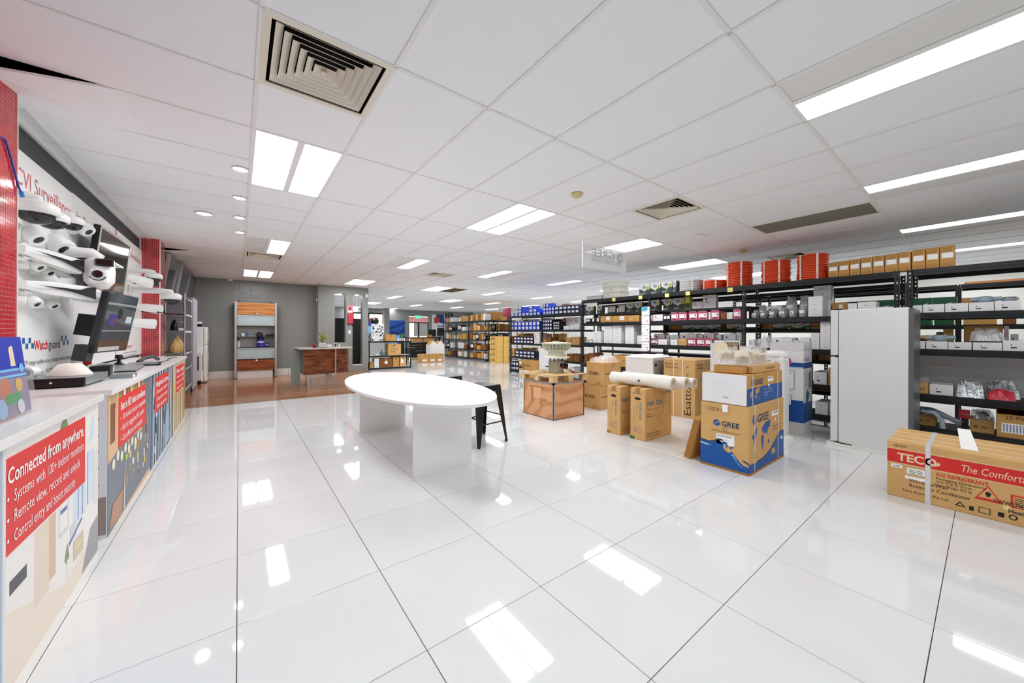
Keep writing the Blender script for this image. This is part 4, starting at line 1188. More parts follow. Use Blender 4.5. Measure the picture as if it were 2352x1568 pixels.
for i in range(3):
    B(i * (pw - .09) / 2, i * (pw - .09) / 2 + .09, 0, pd, .075, .088).build('bearer', PINE, t)
for j in range(6):
    B(0, pw, j * (pd - .1) / 5, j * (pd - .1) / 5 + .1, .088, .1).build('deck_board', PINE, t)
SIR = mat('siren_grey', '#a9a894', .45)
SIRL = mat('siren_pale', '#d6d6c0', .4)
SX, SY, SZ = 3.6 + .345, 3.76 + .3, ch + .104
t = thing('siren', 'large grey motor siren with finned round head standing on the pallet', 'siren', (SX, SY, SZ))
B(-.09, .09, -.09, .09, 0, .185).build('motor_box', SIR, t, bevel=.012)
B(-.0, .05, -.094, -.09, .09, .15).build('socket', BLACK, t)
B(.06, .1, -.16, -.1, .07, .15).build('switch_box', BLACK, t)
for i in range(4):
    a = i * pi / 2 + .5
    MB().cyl((.1 * cos(a), .1 * sin(a), .185), (.1 * cos(a), .1 * sin(a), .235), .01, seg=8).build('stud', BLACK, t)
MB().lathe([(.21, .235), (.21, .247), (.15, .262), (.125, .3), (.13, .34)], 32).build('collar', SIRL, t)
MB().lathe([(.15, .34), (.19, .36), (.15, .37), (.15, .44), (.235, .45), (.245, .462), (.15, .475), (.06, .48)], 36).build('head', SIRL, t)
for i in range(24):
    a = 2 * pi * i / 24
    MB().prism([(.14 * cos(a), .14 * sin(a), .365), (.215 * cos(a), .215 * sin(a), .372), (.228 * cos(a), .228 * sin(a), .45), (.14 * cos(a), .14 * sin(a), .45)], (-.007 * sin(a), .007 * cos(a), 0)).build('fin', SIRL, t)
MB().cyl((.0, 0, .478), (.0, 0, .492), .04, seg=16).build('cap', SIR, t)
b = t
MB().tube([(.03, -.097, .12), (.1, -.2, .06), (.16, -.22, .02), (.26, -.16, .006), (.3, -.02, .006)], .007, 6).build('red_wire', mat('red_wire', '#c22d33', .4), b)
MB().tube([(.02, -.096, .1), (.08, -.21, .04), (.14, -.25, .008), (.28, -.22, .006)], .006, 6).build('black_wire', BLACK, b)
b = thing('siren_cover', 'small tan cowl lying beside the siren on the pallet', 'cover', (SX - .2, SY + .1, SZ))
MB().lathe([(.075, 0), (.06, .03), (.025, .05), (0, .055)], 20).build('cowl', mat('tan_cowl', '#b79a6a', .5), b); MB().lathe([(.08, 0), (.08, .005)], 20).build('rim', SIR, b)

# ------------------------------------------------------------------ cartons on the floor
BL = mat('gree_blue', '#0f56a4', .5)
NAVY = mat('gree_navy', '#16355a', .5)
SKYP = mat('print_pale', '#b9d4ea', .5)
def straps(t, w, d, h, xs=(), ys=()):
    for x in xs:
        MB().box(x - .006, x + .006, -d / 2 - .0015, -d / 2, 0, h).box(x - .006, x + .006, -d / 2 - .0015, d / 2 + .0015, h, h + .0015).build('strap', STRAP, t)
    for y in ys:
        MB().box(-w / 2 - .0015, -w / 2, y - .006, y + .006, 0, h).box(-w / 2 - .0015, w / 2 + .0015, y - .006, y + .006, h, h + .0015).build('strap', STRAP, t)
def gree_logo(t, pos, n, s, width):
    decal(t, 'logo', pos, n, [(0, disc(s * .6, s * .5, s * .55, 24)), (1, [(s * .35, s * .05), (s * .5, s * .45), (s * .85, s * .6), (s * 1.1, s * .5), (s * 1.0, s * .8), (s * .6, s * .75), (s * .4, s * .5)])], [BL, CARD])
    u, v, nv = face_frame(n)
    text('GREE', t, Vector(pos) + u * s * 1.35 + v * s * .08, n, s * 1.2, NAVY, width=width, bold=.02)
GX0, GX1, GY0, GY1 = 3.585, 4.475, 1.267, 1.685
t = carton('air_conditioner_carton', 'large brown carton with blue wave print and GREE lettering, lower of two', GX0, GX1, GY0, GY1, 0, .605, CARD2, 'carton', tape=False)
w, d, h = GX1 - GX0, GY1 - GY0, .605
B(-w / 2 - .004, w / 2 + .004, -d / 2 - .004, d / 2 + .004, 0, .018).build('base_tray', CARDE, t)
wave = [(0, .02), (d, .02), (d, .075), (d * .9, .08), (d * .82, .105), (d * .74, .145), (d * .67, .185), (d * .62, .165), (d * .56, .17), (d * .51, .19), (d * .48, .215), (d * .46, .245), (d * .41, .268), (d * .35, .26), (d * .29, .24), (d * .18, .226), (0, .235)]
curl = [(d * .46, .245), (d * .5, .262), (d * .56, .258), (d * .585, .235), (d * .575, .212), (d * .55, .205), (d * .555, .222), (d * .54, .236), (d * .51, .236), (d * .495, .215), (d * .48, .215)]
decal(t, 'wave_print', (-w / 2, d / 2, 0), '-x', [(0, wave), (0, curl), (1, [(0, .235), (d * .18, .226), (d * .29, .24), (d * .35, .26), (d * .35, .267), (d * .29, .25), (d * .18, .237), (0, .247)]), (1, [(d * .35, .26), (d * .41, .268), (d * .46, .258), (d * .5, .268), (d * .47, .276), (d * .41, .278), (d * .35, .268)]), (2, [(0, .2), (d * .15, .195), (d * .25, .2), (d * .15, .207), (0, .216)]), (2, [(d * .64, .145), (d * .68, .15), (d * .8, .08), (d * .9, .05), (d * .78, .095), (d * .69, .162)]), (0, [(d * .61, .215), (d * .64, .2), (d * .66, .21), (d * .64, .225)]), (0, [(d * .66, .22), (d * .7, .235), (d * .7, .218), (d * .67, .208)]), (1, [(d * .86, .13), (d * .9, .115), (d, .095), (d, .11), (d * .93, .125)])], [BL, NAVY, SKYP])
wv = [(0, .02), (w, .02), (w, .27), (w * .93, .28), (w * .84, .26), (w * .72, .2), (w * .55, .13), (w * .35, .09), (w * .2, .085), (0, .1)]
decal(t, 'wave_print', (-w / 2, -d / 2, 0), '-y', [(0, wv), (1, [(w * .93, .28), (w * .93, .292), (w * .84, .272), (w * .72, .212), (w * .55, .142), (w * .35, .102), (w * .2, .097), (w * .2, .085), (w * .35, .09), (w * .55, .13), (w * .72, .2), (w * .84, .26)]), (2, [(w * .9, .19), (w * .96, .19), (w * .96, .22), (w * .9, .22)]), (3, rect(w * .62, w * .72, .09, .14))], [BL, NAVY, LABEL, CARD2])
decal(t, 'map_print', (-w / 2, -d / 2, 0), '-y', [(0, [(w * .07, .33), (w * .15, .38), (w * .2, .42), (w * .2, .36), (w * .16, .3), (w * .13, .25), (w * .11, .2), (w * .14, .26), (w * .1, .31)]), (0, [(w * .14, .2), (w * .17, .17), (w * .16, .1), (w * .13, .14)]), (0, [(w * .32, .38), (w * .45, .43), (w * .58, .43), (w * .56, .37), (w * .5, .35), (w * .48, .29), (w * .44, .33), (w * .38, .32)]), (0, [(w * .31, .31), (w * .39, .31), (w * .38, .22), (w * .35, .17), (w * .32, .25)]), (0, disc(w * .53, .23, .022, 10))], [BL])
gree_logo(t, (-w / 2, d / 2 - .115, .395), '-x', .055, .15)
gree_logo(t, (-w / 2 + .07, -d / 2, .44), '-y', .085, .28)
decal(t, 'shipping_label', (-w / 2, d / 2, 0), '-x', [(0, rect(.145, .3, .23, .325))] , [LABEL])
for i, s in enumerate(('GWH18AAD-K6DNA1A', 'Product of China', 'MADE IN CHINA')):
    text(s, t, (-w / 2 - .0008, d / 2 - .152, .3 - .028 * i), '-x', (.022, .012, .014)[i], INK, width=(.13, .1, .06)[i])
text('HONESTLY PRODUCE BY GREE ELECTRIC APPLIANCES', t, (-w / 2, d / 2 - .1, .345), '-x', .014, INK, width=.25)
decal(t, 'recycle_mark', (-w / 2, d / 2, 0), '-x', [(0, disc(.22, .372, .018)), (1, disc(.22, .372, .012))], [INKG, CARD2])
decal(t, 'handling_marks', (-w / 2, d / 2, 0), '-x', [(0, rect(.06, .19, .535, .56)), (1, rect(.063, .09, .538, .557)), (1, rect(.095, .12, .538, .557)), (1, rect(.125, .15, .538, .557)), (1, rect(.155, .187, .538, .557))], [INK, CARD2])
B(-w / 2 - .012, -w / 2, d / 2 - .245, d / 2 - .2, .535, .602).build('swing_tag', LABEL, t)
decal(t, 'side_label', (-w / 2, -d / 2, 0), '-y', [(0, rect(w * .62, w * .83, .455, .5)), (1, rect(w * .66, w * .8, .482, .49)), (0, rect(w * .72, w * .75, .4, .43))], [LABEL, INK])
for i in range(2): text('CREATE THE CHARM OF AIR', t, (-w / 2 + w * .64, -d / 2, .345 - .03 * i), '-y', .022, INKG, width=.24)
straps(t, w, d, h, xs=(-w / 2 + .13, w / 2 - .16))
# upper carton
HX0, HX1, HY0, HY1 = 3.59, 4.49, 1.285, 1.675
t = carton('air_conditioner_carton', 'white-ended blue and brown GREE carton stacked on the wave carton', HX0, HX1, HY0, HY1, .608, .885, CARD, 'carton', tape=False)
w, d, h = HX1 - HX0, HY1 - HY0, .277
B(-w / 2 - .003, -w / 2 + .02, -d / 2 + .004, d / 2 - .002, .004, h - .002).build('white_end_panel', CARTW, t, bevel=.004)
for i, b in enumerate((.18, .12, .2)): decal(t, 'end_print', (-w / 2 - .003, d / 2, 0), '-x', [(0, rect(.1 + .02 * i, .22, b, b + .003))], [CARTG])
text('MODEL', t, (-w / 2 - .003, d / 2 - .19, .055), '-x', .018, INK, width=.05)
decal(t, 'blue_band', (-w / 2, -d / 2, 0), '-y', [(0, rect(.0, w, .0, .155))], [BL])
decal(t, 'map_print', (-w / 2, -d / 2, 0), '-y', [(0, [(.06, .11), (.12, .14), (.11, .09), (.08, .06)]), (0, [(.17, .13), (.24, .15), (.3, .15), (.27, .11), (.22, .09)]), (0, [(.17, .09), (.22, .085), (.2, .03)]), (0, disc(.27, .05, .012, 8))], [CARD], lift=.0016)
gree_logo(t, (-w / 2 + .085, -d / 2, .175), '-y', .06, .2)
for i in range(3): text(('Better air conditioner', 'Making life better', 'GREE INSIDE')[i], t, (-w / 2 + .4, -d / 2, .115 - .03 * i), '-y', .022, SKYP, width=(.2, .22, .1)[i], lift=.0018)
decal(t, 'side_label', (-w / 2, -d / 2, 0), '-y', [(0, rect(.49, .64, .185, .235)), (1, rect(.5, .63, .22, .226)), (0, rect(.5, .54, .14, .165))], [LABEL, INK], lift=.0018)
straps(t, w, d, h, xs=(-w / 2 + .125, w / 2 - .13))
# flat box on top and leaning flat box
t = carton('flat_carton', 'long flat brown carton on top of the white-ended carton', 3.78, 4.48, 1.3, 1.5, .888, .958, CARD2, 'carton', tape=False)
text('THE OUTDOOR BRACKET', t, (-.05, -.1, .025), '-y', .03, INK, width=.25)
decal(t, 'bar_marks', (-.35, .1, 0), '-x', [(0, rect(.03 + .03 * i, .037 + .03 * i, .015, .055)) for i in range(5)], [INKG])
t = carton('flat_carton', 'short brown carton behind the long flat carton', 3.66, 3.775, 1.35, 1.6, .888, .955, CARD, 'carton', tape=False)
B(-.057, .057, -.125, .125, .067, .069).build('flap', CARDE, t)
t = thing('leaning_carton', 'thin brown carton leaning against the wave-print carton', 'carton', (3.66, 1.83, 0), rot=(radians(14), 0, 0))
B(-.06, .34, -.03, .03, .0, .44).build('body', CARD, t, bevel=.004)
B(-.0605, -.0601, -.03, .03, .02, .42).build('edge_tape', CARDE, t)
decal(t, 'edge_print', (-.0606, .03, 0), '-x', [(0, rect(.02, .04, .05, .3)), (0, disc(.03, .38, .014, 12))], [CARDE])
# bag of duct covers
CREAMP = mat('cream_duct', '#e8d9b4', .45)
b = thing('duct_cover_bag', 'clear bag of cream duct elbows on the flat carton', 'bag', (4.05, 1.5, .96))
def elbow(x, y, z, rz, s=1., tilt=0.):
    mb = MB()
    prof = [(-.06, -.04), (.06, -.04), (.06, .03), (.045, .045), (-.045, .045), (-.06, .03)]
    inn = [(p * .8, q * .8) for p, q in prof]
    for pf, sg in ((prof, 1), (inn, -1)):
        rings = [[(p, 0, q + .045), (p, .07, q + .05), (p, .13, q + .09)] for p, q in pf]
        n = len(pf)
        vs = [rings[i][k] for k in range(3) for i in range(n)]
        fs = [(k * n + i, k * n + (i + 1) % n, (k + 1) * n + (i + 1) % n, (k + 1) * n + i) for k in range(2) for i in range(n)]
        mb.add(vs, fs if sg > 0 else [tuple(reversed(f)) for f in fs])
    n = len(prof)
    mb.add([(p, 0, q + .045) for p, q in prof] + [(p, 0, q + .045) for p, q in inn], [(i, (i + 1) % n, n + (i + 1) % n, n + i) for i in range(n)])
    o = mb.build('duct_elbow', [CREAMP], b, (x, y, z), rot=(tilt, 0, rz))
    o.scale = (s, s, s)
elbow(-.24, -.1, 0, -1.1); elbow(-.17, .08, .03, -.6, 1, .4); elbow(-.02, -.06, 0, .4); elbow(.1, -.03, .02, -.2, 1.1); elbow(.2, -.1, .0, -.7); elbow(.05, .1, .08, 1.9)
random.seed(5)
def crumple(name, parent, x0, x1, y0, y1, h, m, n=12, seed=1, lift=0.):
    """a crumpled sheet of film: a rumpled dome over a rectangle"""
    rnd = random.Random(seed)
    mb = MB()
    vs = []
    for i in range(n + 1):
        for j in range(n + 1):
            u, v = i / n, j / n
            e = min(u, 1 - u, v, 1 - v)
            z = (0 if e == 0 else h * (min(1, e * 5) * .55 + rnd.random() * .6))
            vs.append((x0 + (x1 - x0) * u + rnd.uniform(-.012, .012) * (e > 0), y0 + (y1 - y0) * v + rnd.uniform(-.012, .012) * (e > 0), lift + z))
    fs = [(i * (n + 1) + j, (i + 1) * (n + 1) + j, (i + 1) * (n + 1) + j + 1, i * (n + 1) + j + 1) for i in range(n) for j in range(n)]
    mb.add(vs, fs)
    return mb.build(name, m, parent)
crumple('film', b, -.33, .36, -.19, .17, .17, FILM, 12, 2)
# pair coil cartons
PCB = mat('coil_blue', '#2d7f9a', .5)
def pair_coil(label, y0, y1, x0, x1, h):
    t = carton('coil_carton', label, x0, x1, y0, y1, 0, h, CARD2, 'carton', tape=False)
    w, d = x1 - x0, y1 - y0
    decal(t, 'hand_slot', (-w / 2, d / 2, 0), '-x', [(0, disc(d * .5, h * .8, .042, 20, .016))], [INK])
    text('PAIR COIL', t, (-w / 2, d / 2 - d * .62, h * .72), '-x', .036, PCB, width=.2, spin=-pi / 2, bold=.02)
    text('COPPER TUBE PAIR', t, (-w / 2, d / 2 - d * .42, h * .7), '-x', .018, INKG, width=.14, spin=-pi / 2)
    text('20m INSULATED', t, (-w / 2, d / 2 - d * .25, h * .66), '-x', .014, INKG, width=.2, spin=-pi / 2)
    decal(t, 'brand_mark', (-w / 2, d / 2, 0), '-x', [(0, disc(d * .25, h * .9, .015)), (1, disc(d * .25, h * .9, .009)), (0, rect(d * .42, d * .8, h * .89, h * .905))], [INKG, CARD2])
    decal(t, 'handling_marks', (-w / 2, d / 2, 0), '-x', [(0, rect(d * .22, d * .45, .09, .15)), (1, rect(d * .24, d * .43, .095, .145)), (0, rect(d * .3, d * .36, .1, .13)), (0, rect(d * .55, d * .75, .09, .15)), (1, rect(d * .57, d * .73, .095, .145))], [INKG, CARD2])
    decal(t, 'brand_mark', (-w / 2, -d / 2, 0), '-y', [(0, disc(w * .64, h * .88, .022)), (1, disc(w * .64, h * .88, .013)), (0, rect(w * .74, w * .95, h * .87, h * .895))], [PCB, CARD2])
    text('PAIR COIL', t, (-w / 2 + w * .06, -d / 2, h * .67), '-y', .07, PCB, width=w * .6, bold=.02)
    text('1/4" x 1/2" 20 m', t, (-w / 2 + w * .06, -d / 2, h * .58), '-y', .03, INKG, width=w * .42)
    text('Insulated', t, (-w / 2 + w * .06, -d / 2, h * .5), '-y', .022, INK); text('Refrigeration coil', t, (-w / 2 + w * .06, -d / 2, h * .45), '-y', .022, INK, width=w * .28)
    for i in range(2): text('SUITABLE FOR ALL REFRIGERANTS', t, (-w / 2 + w * .06, -d / 2, h * (.12 - .05 * i)), '-y', .018, INK, width=w * .5)
    ring = []
    for (cx, cz, r) in ((w * .62, h * .34, .05), (w * .7, h * .42, .075), (w * .8, h * .55, .09)):
        ring.append((0, disc(cx, cz, r, 24))); ring.append((1, disc(cx, cz, r - .004, 24)))
    decal(t, 'coil_drawing', (-w / 2, -d / 2, 0), '-y', ring, [CARDE, CARD2])
    B(-w / 2 - .001, -w / 2 + .04, d / 2 - .06, d / 2 + .001, -.0, .035).build('corner_patch', mat('green_patch', '#3d6f2a', .6) if y0 < 2.5 else CARDE, t)
    tb = MB().box(-w / 2 - .001, w / 2, -.03, .03, h, h + .001).box(-w / 2 - .001, -w / 2, -.03, .03, h - .06, h + .001); tb.build('tape', TAPE, t)
    return t
pair_coil('brown coil carton with handle slot, nearer of the two under the white rolls', 2.4, 2.6, 3.765, 4.345, .608)
pair_coil('brown coil carton with handle slot, further from the camera under the rolls', 2.73, 2.925, 3.745, 4.2, .6)
# white rolls lying across
ROLL_ = mat('white_roll', '#f0ece4', .6, noise=.04)
for i, (p0, p1, r, lb) in enumerate((((3.95, 3.0, .685), (3.95, 2.16, .685), .07, 'white film roll in front, with a small round mark'), ((4.093, 2.93, .685), (4.093, 2.08, .685), .068, 'white film roll behind the front roll'), ((4.226, 2.62, .68), (4.226, 2.05, .68), .06, 'short white film roll at the back of the three'))):
    t = thing('film_roll', lb, 'roll', (0, 0, 0), group='white rolls across the coil cartons')
    a, b_ = Vector(p0), Vector(p1)
    MB().cyl(a, b_, r, seg=20, caps=False).cyl(b_, a, r * .55, seg=20, caps=False).build('roll', ROLL_, t)
    dd = (b_ - a).normalized(); uu = dd.orthogonal().normalized(); ww = dd.cross(uu)
    for p, sg in ((a, -1), (b_, 1)):
        mb = MB(); vs = []
        for k in range(20):
            an = 2 * pi * k / 20; vs.append(p + (uu * cos(an) + ww * sin(an)) * r)
        for k in range(20):
            an = 2 * pi * k / 20; vs.append(p + (uu * cos(an) + ww * sin(an)) * r * .55)
        mb.add(vs, [(k, (k + 1) % 20, 20 + (k + 1) % 20, 20 + k) for k in range(20)])
        mb.build('roll_end', mat('roll_end', '#dcd6c8', .8, noise=.2, nscale=60), t)
    if i == 0:
        m_ = (a + b_) / 2 + Vector((-r - .002, -.02, -.0))
        MB().cyl(m_, m_ + Vector((-.002, 0, 0)), .013, seg=16).build('round_mark', INK, t)
# two open cartons beside the crate
def lettered(label, x0, x1, y0, y1, z0, z1, openbag):
    t = carton('lettered_carton', label, x0, x1, y0, y1, z0, z1, CARD2, 'carton', tape=False)
    w, d, h = x1 - x0, y1 - y0, z1 - z0
    text('ECOREX', t, (-w / 2, d / 2 - d * .16, h * .44), '-x', .075, INK, width=d * .55, bold=.02)
    text('THIS SIDE UP', t, (-w / 2, d / 2 - d * .56, h * .07), '-x', .03, INK, width=d * .24)
    decal(t, 'bar_print', (-w / 2, -d / 2, 0), '-y', [(0, rect(w * .05, w * .46, h * .5, h * .53)), (0, rect(w * .58, w * .95, h * .52, h * .55)), (1, rect(w * .5, w * .51, 0, h))], [INK, CARDE])
    B(w * .05, w * .1, -d / 2 - .001, -d / 2, h * .8, h * .98).build('tape', TAPE, t)
    return t
lettered('brown lettered carton on the floor beside the plywood crate', 4.73, 5.2, 3.83, 4.23, 0, .395, False)
t = lettered('brown lettered carton with clear wrap, stacked on its twin', 4.75, 5.2, 3.78, 4.15, .398, .775, True)
b = thing('bubble_wrap', 'crumpled clear wrap lying on the upper lettered carton', 'wrap', (4.97, 3.97, .777)); crumple('film', b, -.2, .22, -.17, .17, .1, FILM, 9, 8); crumple('inner_film', b, -.15, .16, -.12, .12, .07, FILM, 7, 9)
# washing machine
WM = (5.2, 5.78, 3.18, 3.7)
t = thing('washing_machine', 'white washing machine turned back to front behind the coil cartons', 'washing machine', (WM[0], WM[2], 0))
B(0, .58, 0.004, .51, .015, .85).build('cabinet', WHITE, t, bevel=.008)
B(-.005, .585, -.002, .515, .85, .875).build('lid', WHITE, t, bevel=.006)
B(.02, .56, -.004, .004, .1, .83).build('back_plate', mat('washer_grey', '#aeb4ba', .35, metal=.4), t)
MB().tube([(.5, -.02, .7), (.4, -.04, .74), (.25, -.05, .66), (.14, -.05, .5), (.1, -.04, .35)], .018, 10).build('drain_hose', mat('hose_grey', '#4a4e54', .4), t)
MB().tube([(.52, -.02, .62), (.42, -.045, .64), (.3, -.05, .56), (.2, -.04, .4)], .013, 10).build('inlet_hose', mat('hose_grey', '#4a4e54', .4), t)
MB().cyl((.06, -.006, .76), (.06, -.02, .76), .018, seg=12).build('valve', BLACK, t)
for (x, y) in ((.05, .05), (.53, .05), (.05, .46), (.53, .46)): MB().cyl((x, y, 0), (x, y, .016), .022, seg=10).build('foot', BLACK, t)
b = thing('washer_film', 'loose white foam sheet on the washing machine lid', 'sheet', (WM[0], WM[2], .876)); crumple('foam', b, .02, .57, .03, .52, .03, CARTW, 8, 4); crumple('foam_edge', b, .2, .6, .02, .3, .04, CARTW, 6, 6)
# washing machine carton
t = carton('washer_carton', 'tall brown strapped washing machine carton marked Esatto', 5.335, 5.98, 2.59, 3.08, 0, .865, CARD2, 'carton', tape=False)
w, d, h = .645, .49, .865
text('Esatto', t, (-w / 2, -d / 2 + .06, .03), '-x', .15, INK, width=.42, spin=pi / 2)
text('8kg Front Load', t, (-w / 2, d / 2 - .02, .78), '-x', .045, INK, width=.2); text('Washing Machine', t, (-w / 2, d / 2 - .02, .73), '-x', .045, INK, width=.22)
text('White Work', t, (-w / 2, d / 2 - .1, .6), '-x', .03, INK, width=.14)
text('8kg Front Load', t, (-w / 2 + .05, -d / 2, .78), '-y', .045, INK, width=.24); text('Washing Machine', t, (-w / 2 + .05, -d / 2, .73), '-y', .045, INK, width=.26)
decal(t, 'outline_marks', (-w / 2, d / 2, 0), '-x', [(0, rect(.36, .4, .52, .7)), (1, rect(.363, .397, .523, .697)), (0, disc(.38, .76, .015)), (0, rect(.37, .39, .62, .66)), (0, disc(.38, .46, .03)), (1, disc(.38, .46, .025))], [INKG, CARD2])
straps(t, w, d, h, ys=(.08, -.06), xs=(-.05,))
# tall white boxes
t = thing('tall_white_carton', 'tall plain white carton behind the white-ended carton', 'carton', (4.98, 2.02, 0))
B(0, .25, 0, .2, 0, 1.13).build('body', CARTW, t, bevel=.004); B(-.001, .251, -.001, .201, 1.12, 1.135).build('lid', CARTG, t)
t = thing('fan_carton', 'tall white carton with red line and small blue picture', 'carton', (5.27, 1.93, 0))
B(0, .25, 0, .24, 0, 1.08).build('body', CARTW, t, bevel=.004)
decal(t, 'print', (0, .24, -.03), '-x', [(0, rect(0, .26, 1.05, 1.06)), (1, rect(.03, .05, .95, 1.0)), (2, rect(.06, .16, .94, .97))] + [(3, rect(.02, .2, .86 - .05 * i, .864 - .05 * i)) for i in range(5)], pal('#d8556a', '#3a62a8', '#e9b3bd', '#c9c9cc'))
text('Ausclima', t, (0, .12, .99), '-x', .03, INKG, width=.09)
t = thing('pedestal_unit', 'white moulded appliance with domed top between the cartons', 'appliance', (5.3, 1.58, 0))
B(-.11, .11, -.11, .11, .02, .98).build('column', WHITE, t, bevel=.03)
MB().lathe([(.12, .98), (.125, 1.01), (.1, 1.05), (.0, 1.06)], 20).build('cap', WHITE, t)
MB().lathe([(.18, 0), (.18, .012), (.12, .03)], 24).build('foot', WHITE, t)
decal(t, 'vent_marks', (-.11, .11, 0), '-x', [(0, rect(.05, .09, .92, .935)), (0, rect(.12, .16, .9, .915))], [INK])
# 80 carton
EX0, EX1, EY0, EY1 = 5.55, 5.9, 1.37, 1.72
t = thing('heater_carton', 'tall white and blue carton with pink number 80', 'carton', (EX0, EY0, 0))
B(0, EX1 - EX0, 0, EY1 - EY0, 0, 1.15).build('body', CARTW, t, bevel=.004)
B(-.002, EX1 - EX0 + .002, -.002, EY1 - EY0, 1.05, 1.153).build('clear_lid_wrap', mat('lid_wrap', '#dfdfe2', .2), t)
W8 = EY1 - EY0; D8 = EX1 - EX0
B80 = mat('blue80', '#0f4d9c', .45)
decal(t, 'front_print', (0, W8, 0), '-x', [(0, rect(0, W8, .155, .43)), (1, rect(0, W8, .83, .875)), (0, rect(0, W8, .845, .9)), (2, rect(.04, .26, .56, .8)), (3, rect(.046, .254, .566, .794)), (2, rect(.03, .23, .36, .49)), (3, rect(.036, .224, .366, .484)), (4, rect(.0, .35, .0, .15)), (5, rect(.05, .2, .52, .54))], [B80, SKYP, NAVY, LABEL, mat('dirty_white', '#cfccc4', .6, noise=.15), CARTG])
text('80', t, (0, W8 - .05, .85), '-x', .16, mat('pink80', '#d6377a', .5), width=.18, bold=.03)
for i in range(4): text(('ELECTRIC WATER HEATER', 'Enamel tank', 'RoHS', '80 litre')[i], t, (0, W8 - .06, .76 - .045 * i), '-x', .024, INK, width=(.17, .12, .08, .1)[i], lift=.002)
for i in range(3): text('NOTES:  WARM  WATER', t, (0, W8 - .05, .46 - .035 * i), '-x', .02, INK, width=.16, lift=.002)
decal(t, 'side_print', (0, 0, 0), '-y', [(0, rect(0, D8, .155, .4)), (0, rect(0, D8, .83, .9)), (1, [(.14, .2), (.22, .2), (.2, .42), (.25, .5), (.16, .56), (.1, .5), (.12, .36)]), (2, rect(.22, .3, .58, .78)), (3, rect(.225, .295, .585, .775))], [B80, mat('teal_hand', '#2f6a86', .5), NAVY, mat('blue_pane', '#5e86b4', .4)])
text('Ennio', t, (.06, 0, .92), '-y', .07, B80, width=.16)
for i in range(6): text('energy saving', t, (.05, 0, .78 - .032 * i), '-y', .02, INK, width=.11, lift=.002)
# refrigerator
FX, FY0, FY1 = 5.37, .48, 1.08
t = thing('fridge_freezer', 'tall white fridge freezer standing sideways before the racks', 'refrigerator', (FX, FY0, 0))
FWH = mat('fridge_white', '#e6e9ea', .35)
B(0, .6, 0, .53, .035, 1.53).build('cabinet', FWH, t, bevel=.006)
B(.01, .59, -.035, -.0, .05, 1.52).build('back_panel', mat('fridge_back', '#6e7276', .35, metal=.5), t)
for (z0, z1) in ((.05, 1.0), (1.02, 1.53)):
    B(0, .6, .537, .6, z0, z1).build('door', FWH, t, bevel=.008)
B(.0, .02, .53, .56, 1.0, 1.02).build('hinge', BLACK, t)
B(.01, .06, .5, .58, 1.53, 1.54).build('top_hinge', BLACK, t)
MB().tube([(-.004, .55, .05), (-.006, .5, .042), (-.004, .42, .04)], .005).build('bottom_hinge', BLACK, t)
B(-.03, .63, -.04, .63, .0, .035).build('foam_base', mat('foam_white', '#ecebe6', .8, noise=.05), t)
# window air conditioner carton
TX0, TX1, TY0, TY1 = 4.075, 4.7, -.36, .475
t = carton('striped_carton', 'long brown carton with red stripe, clear straps and TECO lettering', TX0, TX1, TY0, TY1, 0, .425, CARD2, 'carton', tape=False)
w, d, h = TX1 - TX0, TY1 - TY0, .425
RS = mat('teco_red', '#d92a24', .5)
decal(t, 'red_stripe', (-w / 2, d / 2, 0), '-x', [(0, rect(0, d, .265, .365)), (1, rect(0, d, .258, .261)), (1, rect(0, d, .368, .372))], [RS, mat('stripe_cream', '#f0d9b0', .6)])
text('TECO', t, (-w / 2, d / 2 - .055, .285), '-x', .08, mat('stripe_cream', '#f0d9b0', .6), width=.2, bold=.03, lift=.002)
decal(t, 'swirl_print', (-w / 2, d / 2, 0), '-x', [(0, disc(.225, .312, .028)), (1, disc(.228, .313, .014)), (0, [(.24, .285), (.27, .3), (.262, .325), (.25, .3)])], [mat('stripe_cream', '#f0d9b0', .6), RS], lift=.0016)
text('The Comfortable Choice', t, (-w / 2, d / 2 - .36, .29), '-x', .07, mat('stripe_cream', '#f0d9b0', .6), width=.47, shear=.2, lift=.002)
text('R32 REFRIGERANT', t, (-w / 2, d / 2 - .25, .222), '-x', .034, RS, width=.23, bold=.02)
for i, s in enumerate(('Packaging Dimensions', 'H: 41 W: 82 D: 70.1 cm', 'Gross Weight: 43.5 kg')): text(s, t, (-w / 2, d / 2 - .25, .195 - .024 * i), '-x', .026, INK, width=(.22, .16, .16)[i])
text('Window/Wall', t, (-w / 2, d / 2 - .115, .135), '-x', .036, INK, width=.19); text('Room Air Conditioner', t, (-w / 2, d / 2 - .115, .098), '-x', .036, INK, width=.29)
text('Teco Australia Pty Ltd.', t, (-w / 2, d / 2 - .08, .055), '-x', .026, INK, width=.23)
text('TWW27HFWDG', t, (-w / 2, d / 2 - .5, .12), '-x', .04, INK, width=.2, bold=.01); text('Heat Pump', t, (-w / 2, d / 2 - .56, .075), '-x', .04, INK, width=.14, bold=.01)
text('FRONT', t, (-w / 2, d / 2 - .035, .385), '-x', .026, INK, width=.07)
decal(t, 'warning_triangle', (-w / 2, d / 2, 0), '-x', [(0, [(.42, .12), (.54, .12), (.48, .225)]), (1, [(.437, .138), (.523, .138), (.48, .212)]), (2, disc(.48, .17, .013, 12)), (2, rect(.472, .488, .15, .158)), (3, rect(.57, .78, .115, .2)), (1, rect(.58, .77, .122, .19))] + [(2, rect(.585, .62, .127 + .012 * i, .132 + .012 * i)) for i in range(5)] + [(4, disc(.555, .105, .016, 14))], [RS, CARD2, INK, RS, mat('cream_dot', '#e9d59a', .5)])
